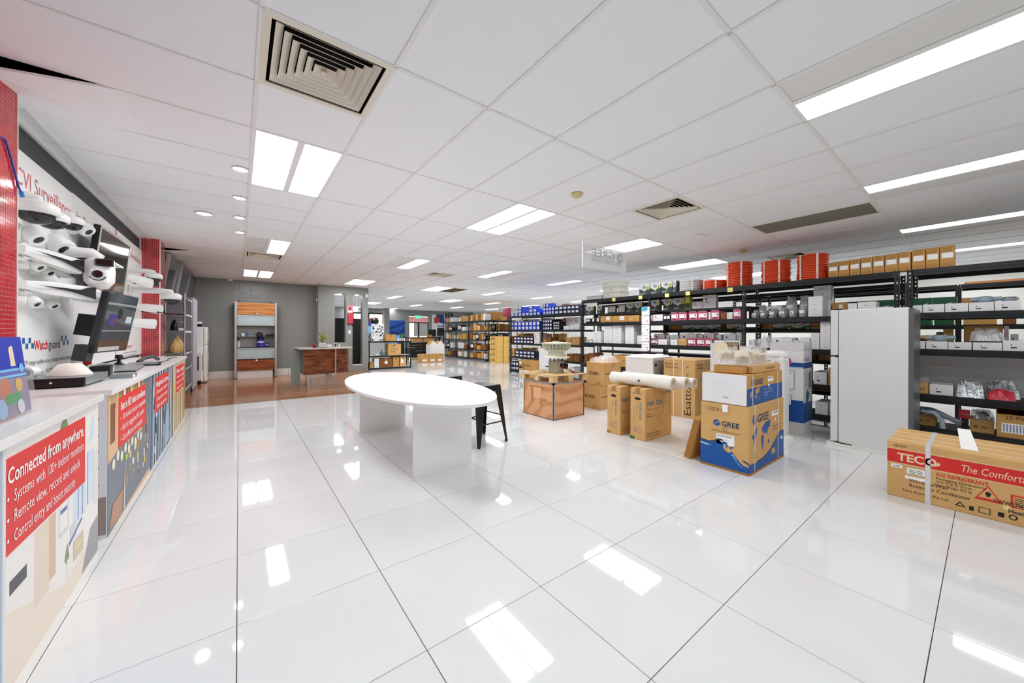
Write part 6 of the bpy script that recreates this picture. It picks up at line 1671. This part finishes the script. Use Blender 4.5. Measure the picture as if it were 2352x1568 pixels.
B(FR + .04, FR + .1, yb - .09, yb - .04, .191, .33).build('strap_block', BLACK, t)
# tubs, lamps, coils and hanging sheets
TUB = mat('clear_tub', '#dfe0d4', .25, alpha=.8)
y0, y1 = onX(1384, 765, FR)[1], onX(1424, 765, FR)[1]
for k in range(3):
    t = thing('storage_tub', f'clear storage tub, {["lowest", "middle", "topmost"][k]} of the stack of three on the rack', 'tub', (FR, (y0 + y1) / 2, LV[4] + .001 + .118 * k), group='clear storage tubs')
    hw = (y0 - y1) / 2
    mb = MB().box(0, .3, -hw * .92, hw * .92, 0, .004)
    mb.prism([(0, -hw * .92, 0), (0, hw * .92, 0), (-.004, hw, .1), (-.004, -hw, .1)], (.003, 0, 0)).prism([(.3, -hw * .92, 0), (.3, hw * .92, 0), (.304, hw, .1), (.304, -hw, .1)], (.003, 0, 0)).box(0, .3, -hw * .97, -hw * .95, 0, .1).box(0, .3, hw * .95, hw * .97, 0, .1)
    mb.build('basin', TUB, t)
    MB().box(-.012, .312, -hw, hw, .1, .112).build('lid', TUB, t)
    B(-.008, -.006, -.015, .015, .05, .065).build('sticker', INK if k == 1 else LABEL, t)
y0, y1 = onX(1347, 765, FR)[1], onX(1381, 765, FR)[1]
t = thing('storage_tub', 'low blue-grey tub at the far end of the rack top', 'tub', (FR, (y0 + y1) / 2, LV[4] + .001)); hw = (y0 - y1) / 2
B(0, .3, -hw, hw, 0, .07).build('basin', mat('bluegrey_tub', '#c2cfd1', .3), t, bevel=.01); B(-.008, .308, -hw - .008, hw + .008, .07, .082).build('lid', mat('bluegrey_tub', '#c2cfd1', .3), t)
def flood(label, px0, px1, z, X, lean, h):
    ya, yb = onX(px0, 765, X)[1], onX(px1, 765, X)[1]
    w = ya - yb
    t = thing('floodlight', label, 'floodlight', (X, (ya + yb) / 2, z), rot=(0, lean, 0))
    B(0, .04, -w / 2, w / 2, 0, h).build('housing', BLACK, t, bevel=.006)
    B(-.004, 0, -w / 2 + .015, w / 2 - .015, .015, h - .015).build('glass', mat('lamp_glass', '#c7cabf', .15), t)
    B(-.006, -.004, -w / 4, w / 4, h * .3, h * .7).build('led_panel', mat('led_white', '#e6e6dc', .4), t)
    MB().tube([(.02, -w / 2 - .008, h * .4), (.06, -w / 2 - .008, h * .1), (.06, w / 2 + .008, h * .1), (.02, w / 2 + .008, h * .4)], .006, 6).build('bracket', BLACK, t)
flood('grey floodlight in silver frame, left of the pair on the half shelf', 1395, 1414, 1.716, FR + .27, .12, .17)
flood('large grey floodlight beside the framed one on the half shelf', 1418, 1436, 1.716, FR + .27, .12, .19)
flood('small white-faced floodlight on the second shelf, tub end', 1358, 1366, 1.505, FR + .02, .1, .12)
flood('small silver floodlight beside the brown labelled cartons', 1369, 1377, 1.505, FR + .02, .1, .12)
ORG = mat('orange_conduit', '#e2502a', .3)
WSH = mat('shrink_wrap', '#ffffff', .1, alpha=.16, spec=.9)
def coil(label, px0, px1, z, h, m, group='cable coils on the rack top', turns=None, X=None, wrap=True):
    X = X or FR
    ya, yb = onX(px0, 765, X + .15)[1], onX(px1, 765, X + .15)[1]
    R = (ya - yb) / 2
    t = thing('cable_coil', label, 'coil', (X + R - .03, (ya + yb) / 2, z), group=group)
    n = turns or max(3, int(h / .022)); r = h / n / 2
    wind = MB()
    for k in range(n):
        j = random.uniform(-.006, .006)
        wind.tube([((R - r + j) * cos(2 * pi * i / 28), (R - r + j) * sin(2 * pi * i / 28), r + 2 * r * k) for i in range(28)], r * 1.04, 6, closed=True)
    tag(wind.build('winding', m, t), kind='stuff')
    MB().lathe([(R * .62, 0), (R - 2 * r, 0), (R - 2 * r, h), (R * .62, h)], 28).build('core', m, t)
    for a in (pi + .5, pi - .6):
        MB().prism([((R + .003) * cos(a) + .012 * sin(a), (R + .003) * sin(a) - .012 * cos(a), 0), ((R + .003) * cos(a) - .012 * sin(a), (R + .003) * sin(a) + .012 * cos(a), 0), ((R + .003) * cos(a) - .012 * sin(a), (R + .003) * sin(a) + .012 * cos(a), h), ((R + .003) * cos(a) + .012 * sin(a), (R + .003) * sin(a) - .012 * cos(a), h)], (-.003 * cos(a), -.003 * sin(a), 0)).build('tie', mat('film_tie', '#f4e6e2', .3), t)
    return t
GCB = mat('grey_conduit', '#c9c9cb', .3)
coil('grey cable coil between the lamp boxes and the orange coils', 1562, 1613, LV[4], .19, GCB, turns=6)
coil('single low orange cable coil beside the grey coil', 1615, 1667, LV[4], .145, ORG, turns=5)
for k in range(3): coil(f'orange cable coil, {["lowest", "middle", "topmost"][k]} of the left stack of three', 1668, 1727, LV[4] + .132 * k, .13, ORG, turns=5)
for k, h in enumerate((.17, .165)): coil(f'orange cable coil, {["lower", "upper"][k]} of the middle pair', 1749, 1815, LV[4] + .172 * k, h, ORG, turns=6)
for k, h in enumerate((.19, .165)): coil(f'orange cable coil, {["lower", "upper"][k]} of the right pair beside the small cartons', 1830, 1904, LV[4] + .192 * k, h, ORG, turns=6)
y0, y1 = onX(1473, 765, R1X - .03)[1], onX(1491, 765, R1X - .03)[1]
zt = onX(1482, 704, R1X - .03)[2]; zb = onX(1482, 805, R1X - .03)[2]
t = thing('price_sheets', 'strip of white price sheets with blue header hanging on the rack post', 'price list', (R1X - .02, y1, zb))
hh = (zt - zb) / 5
for k in range(5):
    B(0, .002, 0, y0 - y1, hh * k + .004, hh * (k + 1) - .004).build('sheet', LABEL, t)
decal(t, 'header_print', (0, y0 - y1, hh * 4), '-x', [(0, [(.005, hh * .45), (.1, hh * .6), (.14, hh * .95), (.005, hh * .95)]), (1, [(.06, hh * .4), (.15, hh * .7), (.15, hh * .8), (.05, hh * .45)])], pal('#2fa9cf', '#8a8f95'))
for k in range(4): decal(t, 'sheet_print', (0, y0 - y1, hh * k), '-x', [(0, rect(.1, .14, hh * .3, hh * .4)), (1, rect(.01, .13, hh * .7, hh * .73))], pal('#c96a74', '#9aa0a6'))
MB().tube([(.001, .03, zt - zb - .004), (.01, (y0 - y1) / 2, zt - zb + .04), (.001, y0 - y1 - .03, zt - zb - .004)], .002, 5).build('hanging_wire', INK, t)

# goods on the aisle rack behind
row('far aisle rack, upper shelf', 8.3, 1.401, [('gd', 2098, 2140, .2, 1), ('gd', 2145, 2190, .2, 1), ('c', 2212, 2290, .26, 1), ('k', 2304, 2335, .2, 1)], .3)
row('far aisle rack, middle shelf', 8.3, .951, [('t', 2110, 2148, .3, 1), ('k', 2150, 2165, .35, 1), ('t', 2166, 2188, .4, 1), ('c', 2225, 2300, .3, 1)], .3)
p0 = onX(2215, 641, 8.28)
tag(B(0, .3, -.55, 0, 0, .03).build('orange_plank', mat('orange_timber', '#d08a52', .6), None, (8.3, p0[1], 1.981)), 'thin orange plank lying on top of the far aisle rack', 'plank')
# ---------------------------------------------------------------- racks of blue boxes
R3X = 6.94
LB = [.09, .52, .95, 1.355, 1.79]
rack('shelving_rack', 'black rack full of blue boxes behind the siren', R3X, .5, (9.25, 7.75, 6.24), LB, .05)
F3 = R3X + .05
def grid(kind, p0, p1, n): return [(kind, p0 + (p1 - p0) * i / n, p0 + (p1 - p0) * (i + 1) / n - .3) for i in range(n)]
row('top shelf, left blue-box bay', F3, LB[4], [(k, a, b, .1, s) for (k, a, b), s in zip(grid('b', 1173, 1241, 8), (1, 1, 3, 1, 1, 3, 2, 1))], .3, .006)
row('second shelf, left blue-box bay', F3, LB[3], [(k, a, b, .13, 2) for k, a, b in grid('b', 1172, 1240, 8)], .3, .006)
row('back of second shelf, left blue-box bay', F3 + .3, LB[3], [('w', 1186, 1199, .34, 1), ('t', 1202, 1214, .35, 1), ('w', 1217, 1238, .34, 1)], .08)
row('third shelf, left blue-box bay', F3, LB[2], [(k, a, b, .1, 2) for k, a, b in grid('n', 1180, 1225, 6)] + [('wp', 1227, 1240, .33, 1), ('k', 1172, 1178, .22, 1)], .3, .006)
row('back of third shelf, left blue-box bay', F3 + .32, LB[2], [('c', 1186, 1198, .3, 1), ('c', 1202, 1224, .31, 1)], .08)
row('fourth shelf, left blue-box bay', F3, LB[1], [('t', 1172, 1176, .25, 1), ('t', 1177, 1181, .25, 1)] + [(k, a, b, .1, 2) for k, a, b in grid('n', 1184, 1228, 5)], .3, .006)
row('back of fourth shelf, left blue-box bay', F3 + .32, LB[1], [('c', 1200, 1218, .28, 1), ('t', 1221, 1232, .3, 1)], .08)
row('bottom shelf, left blue-box bay', F3, LB[0], [(k, a, b, .14, 2) for k, a, b in grid('n', 1173, 1191, 3)] + [('c', 1195, 1230, .3, 1)], .3, .006)
row('top shelf, right blue-box bay', F3, LB[4], [(k, a, b, .105, s) for (k, a, b), s in zip(grid('b', 1247, 1273, 4), (3, 3, 2, 2))] + [(k, a, b, .11, 2) for k, a, b in grid('n', 1274, 1330, 6)], .3, .006)
row('back of top shelf, right blue-box bay', F3 + .32, LB[4], [('c', 1290, 1305, .3, 1), ('b', 1262, 1272, .35, 1)], .08)
row('second shelf, right blue-box bay', F3, LB[3], [(k, a, b, .1, 3) for k, a, b in grid('n', 1246, 1268, 4)] + [('dots', 1270, 1286, .24, 1), ('w', 1294, 1308, .1, 1), ('w', 1309, 1318, .13, 1), ('w', 1319, 1330, .14, 1)], .22, .006)
row('back of second shelf, right blue-box bay', F3 + .26, LB[3], [('w', 1247, 1264, .36, 1), ('x', 1272, 1288, .32, 1), ('foldp', 1293, 1299, .33, 1), ('fold', 1300, 1306, .34, 1), ('fold', 1307, 1314, .34, 1), ('fold', 1317, 1329, .34, 1)], .12)
row('third shelf, right blue-box bay', F3, LB[2], [('c', 1247, 1255, .14, 1), ('k', 1257, 1265, .2, 1), ('wp', 1270, 1276, .1, 1), ('k', 1279, 1287, .12, 1), ('c', 1300, 1311, .2, 1), ('c', 1313, 1330, .22, 1)], .3)
row('back of third shelf, right blue-box bay', F3 + .32, LB[2], [('c', 1249, 1264, .3, 1), ('c', 1270, 1284, .3, 1), ('t', 1287, 1298, .31, 1)], .08)
row('fourth shelf, right blue-box bay', F3, LB[1], [('k', 1302, 1316, .2, 1), ('k', 1317, 1330, .18, 1), ('wp', 1309, 1309.5, .02, 1)][:2], .3)
row('bottom shelf, right blue-box bay', F3, LB[0], [('w', 1289, 1298, .14, 1), ('w', 1299, 1308, .14, 1), ('w', 1309, 1319, .14, 2), ('w', 1321, 1331, .12, 1)], .3)
# cartons standing before that rack
ya, yb = onX(1192, 765, 6.35)[1], onX(1235, 765, 6.35)[1]
t = carton('standing_carton', 'brown carton with vertical lettering in front of the blue-box rack', 6.35, 6.75, yb, ya, 0, .5, CARD, 'carton')
text('SAMSUNG', t, (-.2, (ya - yb) / 2 - .24, .02), '-x', .1, INK, width=.42, spin=pi / 2, bold=.02)
decal(t, 'print', (-.2, (ya - yb) / 2, 0), '-x', [(0, rect(.03, .12, .4, .46)), (1, rect(.28, .5, .35, .37)), (1, rect(.02, .14, .28, .34))], [LABEL, INK])
ya, yb = onX(1238, 765, 6.4)[1], onX(1262, 765, 6.4)[1]
t = thing('tall_white_carton', 'tall white carton with dark label behind the siren motor', 'carton', (6.4, (ya + yb) / 2, 0))
B(0, .3, -(ya - yb) / 2, (ya - yb) / 2, 0, .86).build('body', CARTW, t, bevel=.005)
B(-.001, .301, -(ya - yb) / 2 - .001, (ya - yb) / 2 + .001, .85, .868).build('lid', CARTG, t)
decal(t, 'print', (0, (ya - yb) / 2, 0), '-x', [(0, disc(.09, .28, .018)), (0, rect(.26, .4, .12, .32)), (1, disc(.33, .22, .04)), (0, rect(.26, .4, .38, .41))], [INK, LABEL])
t = thing('speaker_carton', 'narrow white carton with black circle print left of the plywood crate', 'carton', (5.02, 6.27, 0))
B(0, .14, -.07, .07, 0, .42).build('body', CARTW, t, bevel=.004); B(-.001, .141, -.071, .071, .41, .424).build('lid', CARTG, t)
decal(t, 'print', (0, .07, 0), '-x', [(0, disc(.07, .09, .055)), (1, disc(.07, .09, .04)), (0, disc(.07, .09, .022)), (1, disc(.07, .09, .01)), (0, rect(.04, .1, .25, .34)), (0, rect(.05, .09, .17, .185))], [INK, LABEL])
# ------------------------------------------------------------------ towards the shop front
# low black shelf unit beside the partition
LX0, LX1, LY = 3.5, 4.98, 12.6
t = thing('low_shelf_unit', 'low black open shelf unit beside the grey partition', 'shelf unit', (LX0, LY, 0))
lw = LX1 - LX0
for x in (0, lw - .03):
    for y in (0, .42): B(x, x + .03, y, y + .03, 0, .965).build('post', BLACK, t)
for z in (.06, .47, .965):
    B(0, lw, 0, .45, z - .03, z).build('shelf', mat('shelf_grey', '#c9c7c4', .4) if z < .9 else mat('shelf_glass', '#7f8a88', .1, alpha=.6), t)
    B(0, lw, -.004, .0, z - .045, z).build('rail', BLACK, t)
def lowbox(label, kind_m, px0, px1, z, h, dp=.3, name='stored_carton', tape=True, yo=.04):
    a, b = onY(px0, 765, LY + yo)[0], onY(px1, 765, LY + yo)[0]
    return carton(name, label, a, b, LY + yo, LY + yo + dp, z + .001, z + h, kind_m, 'carton', tape=tape, flap='y'), b - a
lowbox('plain brown carton on top of the low shelf unit', CARD, 886, 910, .965, .24)
t, w = lowbox('white carton printed with two dark squares on the low shelf unit', CARTW, 853, 871, .965, .3, tape=False)
decal(t, 'print', (-w / 2, -.15, 0), '-y', [(0, rect(.04, .1, .22, .24)), (0, rect(.16, .22, .22, .24)), (0, disc(.0 + .04, .05, .03))], [INK])
t, w = lowbox('brown carton with handwritten marks on the middle of the low unit', CARD2, 892, 921, .47, .4)
for i in range(3): text(('TOP', 'C 2 0 5', 'BOX')[i], t, (-w / 2 + .08, -.15, .3 - .1 * i), '-y', .08, INK)
t, w = lowbox('dark carton with white label at the bottom of the low unit', CARDD, 873, 901, .06, .31)
decal(t, 'label', (-w / 2, -.15, 0), '-y', [(0, rect(.16, .26, .12, .22))], [LABEL])
lowbox('small brown carton at the bottom corner by the partition', CARD, 848, 857.5, .06, .2)
lowbox('white carton standing at the bottom of the low unit', CARTW, 860, 871, .06, .32, tape=False)
lowbox('wide brown carton beside the dark labelled carton', CARD, 903, 917, .06, .34)
t, w = lowbox('tall tan carton with label, right bottom of the low unit', CARD2, 919, 933, .06, .345)
decal(t, 'label', (-w / 2, -.15, 0), '-y', [(0, rect(.04, .12, .12, .28))], [LABEL])
a = onY(880, 765, LY + .2)
t = thing('grey_kettle', 'grey-green kettle on the middle of the low unit', 'kettle', (a[0], LY + .2, .471))
MB().lathe([(.09, 0), (.095, .1), (.075, .13)], 18).build('base', mat('kettle_grey', '#6f8082', .3), t); MB().lathe([(.075, .13), (.06, .2), (.0, .23)], 18).build('lid', mat('kettle_lid', '#9fb0b2', .3), t)
a = onY(864, 765, LY + .2)
t = thing('paper_bowl', 'small white crumpled bowl beside the grey kettle', 'bowl', (a[0], LY + .2, .471)); MB().lathe([(.05, 0), (.09, .06), (.08, .065), (.045, .01)], 14).build('bowl', WHITE, t); MB().lathe([(.04, .011), (.06, .05), (0, .07)], 10).build('paper', LABEL, t)
t, w = lowbox('small blue card stand on top of the low unit', mat('blue_card_stand', '#5fa8d8', .4), 912, 918, .965, .22, .03, 'card_stand', False)
decal(t, 'print', (-w / 2, -.015, 0), '-y', [(0, rect(.01, w - .01, .01, .08))], [LABEL])
t, w = lowbox('small red and white boxes on top of the low unit', CARTW, 920, 930, .965, .1, .15, 'sample_box', False)
decal(t, 'print', (-w / 2, -.075, 0), '-y', [(0, rect(.02, .06, .01, .08)), (1, rect(.08, .12, .01, .08))], pal('#b03a40', '#8a4a52'))
# row of three cartons on the floor
q = onZ(966, 833); q2 = onZ(1022, 831)
bw = (q2[0] - q[0]) / 3
for i in range(3):
    t = carton('floor_carton', f'{["left", "middle", "right"][i]} carton of the three brown cartons in a row on the floor', q[0] + bw * i + .004, q[0] + bw * (i + 1) - .004, 14.36, 14.8, 0, .36, CARD, 'carton', flap='y', group='three brown cartons in a row')
    decal(t, 'label', (-bw / 2, -.22, 0), '-y', [(0, rect(.06, bw - .1, .06, .14)), (1, rect(.1, bw - .16, .09, .1))], [LABEL, INKG])
# open white carton
a, b = onY(988, 765, 15.2)[0], onY(1021, 765, 15.2)[0]
t = thing('open_white_carton', 'tall open white carton with brown flaps behind the three cartons', 'carton', (a, 15.2, 0))
w = b - a
B(0, w, 0, .45, 0, .72).build('body', CARTW, t)
for (x0, x1, l) in ((0, w / 2, 1), (w / 2, w, -1)):
    MB().add([(0, 0, .72), (w, 0, .72), (w, .45, .72), (0, .45, .72)], []).prism([(x0, 0, .72), (x1, 0, .72), ((x0 + x1) / 2, 0, .9)], (0, .02, 0)).build('flap', CARTW, t)
    MB().prism([(x0, .02, .72), (x1, .02, .72), ((x0 + x1) / 2, .02, .9)], (0, .43, 0)).build('inner_flap', CARD, t)
# black sofa
t = thing('sofa', 'black leather sofa near the shop front', 'sofa', (6.35, 15.9, 0))
LEA = mat('black_leather', '#131417', .35)
B(0, 1.5, 0, .85, .12, .32).build('base', LEA, t, bevel=.02)
for i in range(2): B(.12 + .63 * i, .12 + .63 * (i + 1) - .01, -.03, .6, .32, .46).build('seat_cushion', LEA, t, bevel=.04)
for i in range(2):
    for j in range(3): B(.12 + .63 * i, .12 + .63 * (i + 1) - .01, .6 + .03 * j, .78 + .03 * j, .44 + .13 * j, .565 + .13 * j).build('back_roll', LEA, t, bevel=.04)
for x in (-.06, 1.38): B(x, x + .18, -.03, .85, .12, .6).build('arm', LEA, t, bevel=.05)
for x in (.05, 1.4):
    for y in (.08, .75): B(x, x + .05, y, y + .05, 0, .12).build('foot', ALU, t)
# counter with two monitors
t = thing('service_counter', 'dark narrow counter behind the sofa carrying two screens', 'counter', (6.5, 17.6, 0))
B(0, 2.1, 0, .6, .98, 1.03).build('counter_top', mat('counter_dark', '#3a3532', .4), t)
for x in (.02, 2.0): B(x, x + .08, .05, .55, 0, .98).build('leg_panel', BLACK, t)
for i, (p0, p1, lb) in enumerate(((984, 1001, 'left dark screen on the counter behind the sofa'), (1003, 1019, 'right larger dark screen with white frame on the counter'))):
    a, b = onY(p0, 765, 17.8)[0], onY(p1, 765, 17.8)[0]
    m = thing('counter_screen', lb, 'screen', (a, 17.8, 1.031))
    hh = .42 + .1 * i
    B(0, b - a, 0, .05, .06, hh).build('casing', BLACK if i == 0 else WHITE, m); B(.02, b - a - .02, -.004, 0, .08, hh - .02).build('screen', mat('slate_screen', '#2f3437', .15), m); B((b - a) / 2 - .1, (b - a) / 2 + .1, -.05, .1, 0, .012).build('foot', BLACK, m); B((b - a) / 2 - .03, (b - a) / 2 + .03, .01, .04, .012, .06).build('stand', BLACK, m)
a, b = onY(980, 765, 17.75)[0], onY(991, 765, 17.75)[0]
carton('counter_carton', 'small brown carton on the counter before the left screen', a, b - .02, 17.62, 17.75, 1.031, 1.17, CARD, 'carton')
a, b = onY(946, 765, 21)[0], onY(978, 765, 21)[0]
for i in range(2): carton('door_carton', f'{["left", "right"][i]} brown carton stacked near the glass doors', a + .75 * i, a + .75 * i + .6, 20.9, 21.3, 0, 1.0, CARD, 'carton')
# posters on the shop front
def poster(label, px0, px1, py0, py1, Y, polys, mats, name='poster'):
    a, b = onY(px0, py0, Y), onY(px1, py1, Y)
    t = thing(name, label, 'poster', (a[0], Y, b[2]))
    w, h = b[0] - a[0], a[2] - b[2]
    B(0, w, 0, .02, 0, h).build('board', LABEL, t)
    if Y < 20:
        for x in (.03, w - .03): MB().cyl((x, .01, h), (x, .01, ZC - b[2] - .002), .003, seg=5).build('hanging_wire', INK, t)
    decal(t, 'picture', (0, 0, 0), '-y', [(m, [(u * w, v * h) for u, v in p]) for m, p in polys], mats)
    return t
poster('large blue wave poster with green leaf on the shop front', 887, 930, 735, 797, 21.978, [(0, rect(0, 1, 0, 1)), (1, [(0, .45), (.3, .6), (.7, .55), (1, .75), (1, .6), (.6, .45), (.2, .4), (0, .35)]), (1, [(0, .65), (.4, .8), (1, .95), (1, .88), (.4, .7), (0, .58)]), (2, rect(0, .6, 0, .38)), (3, [(.6, .42), (.75, .5), (1, .48), (.85, .35)]), (4, [(.62, .0), (1, .0), (1, .34), (.8, .38)]), (5, rect(.55, .75, .02, .1))], pal('#1d4fa8', '#0f2f74', '#b8d2ec', '#3f9a5a', '#7fc4e4', '#b9505a'))
poster('white poster with red and blue brand picture right of the doors', 992, 1022, 722, 757, 21.978, [(0, rect(0, 1, 0, 1)), (1, [(.3, 1), (.9, 1), (1, .4), (.6, .45), (.4, .7)]), (2, [(.15, .45), (.5, .42), (.6, .8), (.2, .85)]), (3, rect(.4, .9, .15, .3))], pal('#f2f2f4', '#2b3d86', '#cf3a44', '#8fa4cc'))
poster('blue and white beach poster seen beside the partition edge', 845.5, 853, 731, 775, 16.5, [(0, rect(0, 1, 0, 1)), (1, rect(0, 1, .6, .85)), (2, rect(0, 1, .0, .12)), (3, rect(0, 1, .85, 1))], pal('#8fc4e4', '#3454b0', '#3f5a2c', '#8a3a44'))
poster('tall dark blue underwater poster seen through the wide slot', 813, 825, 745, 775, 15.5, [(0, rect(0, 1, 0, 1)), (1, [(.3, .2), (.6, .5), (.4, .8)])], pal('#1c5fae', '#8fd0f0'))
# grey columns and dark booth behind the partition
struct(B(6.75, 7.05, 21.2, 21.5, 0, ZC).build('column', GRYF))
t = thing('dark_booth', 'black storage cupboard seen through the slots of the partition', 'cupboard', (2.3, 13.4, 0))
B(0, 1.3, 0, .5, 0, 1.75).build('carcass', BLACK, t); B(.02, .64, -.02, 0, .05, 1.72).build('door', mat('booth_door', '#1a1b1e', .3), t); B(.66, 1.28, -.02, 0, .05, 1.72).build('door', mat('booth_door', '#1a1b1e', .3), t)
# person-height cardboard figure replaced by its stand: dark display with patterned front
a = onY(866, 765, 18.5)
t = thing('patterned_display', 'black and white patterned display stand before the shop window', 'display stand', (a[0], 18.5, 0))
B(-.35, .35, 0, .3, 0, 1.25).build('plinth', mat('stand_grey', '#b9b7b3', .5), t)
random.seed(21)
pt = B(-.33, .33, -.02, 0, .95, 1.7).build('patterned_panel', LABEL, t)
decal(pt, 'pattern', (-.33, -.02, .95), '-y', [(0, [(x, y), (x + .09, y + .02), (x + .06, y + .1)]) for x, y in ((random.uniform(0, .55), random.uniform(0, .62)) for _ in range(34))], [INK])
MB().lathe([(.18, 1.72), (.22, 1.85), (.15, 2.0), (0, 2.03)], 14, (-.1, .1, 0)).build('black_hood', BLACK, t)
# exit sign
a = onY(961, 727, 21.9)
t = thing('exit_sign', 'green exit sign above the glass doors', 'sign', (a[0], 21.98, a[2] - .12))
B(-.2, .2, -.05, 0, 0, .2).build('box', WHITE, t)
B(-.19, .19, -.053, -.05, .01, .19).build('green_face', mat('exit_green', '#2fae86', .4, emit=.8), t)
text('EXIT', t, (-.14, -.053, .05), '-y', .13, LABEL, width=.28)
# ---------------------------------------------------------------- far trade racks
GXX = 8.8
LG = [.1, .5, .95, 1.38, 1.84]
rack('shelving_rack', 'far black rack of tubes and small packs beside the yellow cartons', GXX, .5, (17.75, 16.35, 15.1, 13.35), LG, .05)
FG = GXX + .05
for li, z in enumerate(LG):
    nm = ['bottom', 'fourth', 'third', 'second', 'top'][li]
    it = []
    random.seed(40 + li)
    px = 1025
    while px < 1114:
        wpx = random.choice((5, 6, 7, 8))
        if abs(px - 1047) < 4 or abs(px - 1075) < 4 or abs(px + wpx - 1047) < 3 or abs(px + wpx - 1075) < 3: px += 4; continue
        k = random.choice(('w', 'w', 'wp', 'c', 'k', 'x', 'wp', 'cl', 'c')) if px < 1075 else random.choice(('k', 'c', 'c', 'w', 'cl', 'k', 'x'))
        it.append((k, px, min(px + wpx, 1115), random.choice((.2, .24, .28, .3)), 1))
        px += wpx + .6
    row(f'{nm} shelf, far trade rack', FG, z, it, .3, .02)
rack('shelving_rack', 'far black rack end behind the stack of yellow cartons', 9.6, .5, (onX(1114, 765, 9.6)[1], onX(1168, 765, 9.6)[1]), [.1, .5, .95, 1.38, 1.84], .05)
row('top shelf behind yellow cartons', 9.65, 1.84, [('c', 1118, 1130, .45, 1), ('c', 1131, 1143, .42, 1), ('t', 1144, 1152, .2, 1)], .3, .02)
row('second shelf behind yellow cartons', 9.65, 1.38, [('t', 1118, 1127, .33, 1), ('x', 1129, 1137, .33, 1), ('t', 1139, 1147, .33, 1), ('k', 1149, 1160, .3, 1)], .3, .02)
row('third shelf behind yellow cartons', 9.65, .95, [('w', 1118, 1127, .3, 1), ('x', 1129, 1140, .3, 1), ('x', 1142, 1156, .33, 1)], .3, .02)
# yellow cartons
YC = mat('yellow_cardboard', '#e0b562', .75, noise=.05)
q = onZ(1125, 832); 
for k in range(5):
    t = carton('yellow_carton', f'yellow carton marked EYP, {["lowest", "second up", "third up", "fourth up", "topmost"][k]} in the stack before the far racks', 8.62, 9.2, 12.35, 12.95, .226 * k + .0, .226 * k + .2245, YC, 'carton', group='yellow cartons in a stack')
    text('EYP', t, (-.29, .2, .08), '-x', .09, INK, width=.3, bold=.03)
    B(-.03, .03, -.3012, -.3, .0, .2245).build('seam_tape', TAPE, t)
# maroon banner
p0, p1 = onX(1155, 708, 10.2), onX(1173, 740, 10.2)
t = thing('maroon_banner', 'maroon hanging banner beyond the blue-box rack', 'banner', (10.2, p1[1], p1[2]))
B(0, .01, 0, p0[1] - p1[1], 0, p0[2] - p1[2]).build('cloth', mat('maroon_cloth', '#8e3348', .7, noise=.2, nscale=9), t)
B(-.01, .02, -.03, p0[1] - p1[1] + .03, p0[2] - p1[2], p0[2] - p1[2] + .03).build('top_rail', ALU, t)
for y in (.05, p0[1] - p1[1] - .05): MB().cyl((.005, y, p0[2] - p1[2] + .03), (.005, y, ZC - p1[2]), .002, seg=5).build('wire', INK, t)
# camera mast
a = onX(1031, 738, 9.6)
t = thing('camera_mast', 'black camera mast with two hanging cameras rising over the far rack', 'camera mast', (9.6, a[1], 0))
MB().cyl((0, 0, 0), (0, 0, 2.45), .035, seg=12).build('pole', BLACK, t)
MB().lathe([(.25, 0), (.25, .03), (.06, .06)], 20).build('foot', BLACK, t)
for s in (-1, 1):
    MB().tube([(0, 0, 2.25), (0, .12 * s, 2.3), (0, .38 * s, 2.34)], .03, 8).build('arm', BLACK, t)
    MB().lathe([(.06, .14), (.06, .02), (.075, -.02), (.05, -.1), (0, -.12)], 14, (0, .38 * s, 2.26)).build('camera_head', BLACK, t)
# ------------------------------------------------------------------ fit the print to its measured width
bpy.context.view_layer.update()
for o, w in _FIT:
    if o.dimensions.x > 1e-4:
        o.scale.x = w / (o.dimensions.x / o.scale.x)

_dg = bpy.context.evaluated_depsgraph_get()
_dg.update()
for o in [o for o in COL.objects if o.type == 'FONT']:
    me = bpy.data.meshes.new_from_object(o.evaluated_get(_dg))
    me.name = 'lettering'
    n = bpy.data.objects.new('lettering', me)
    COL.objects.link(n)
    n.parent = o.parent
    n.matrix_local = o.matrix_local.copy()
    if not me.materials: me.materials.append(o.data.materials[0])
    bpy.data.objects.remove(o)
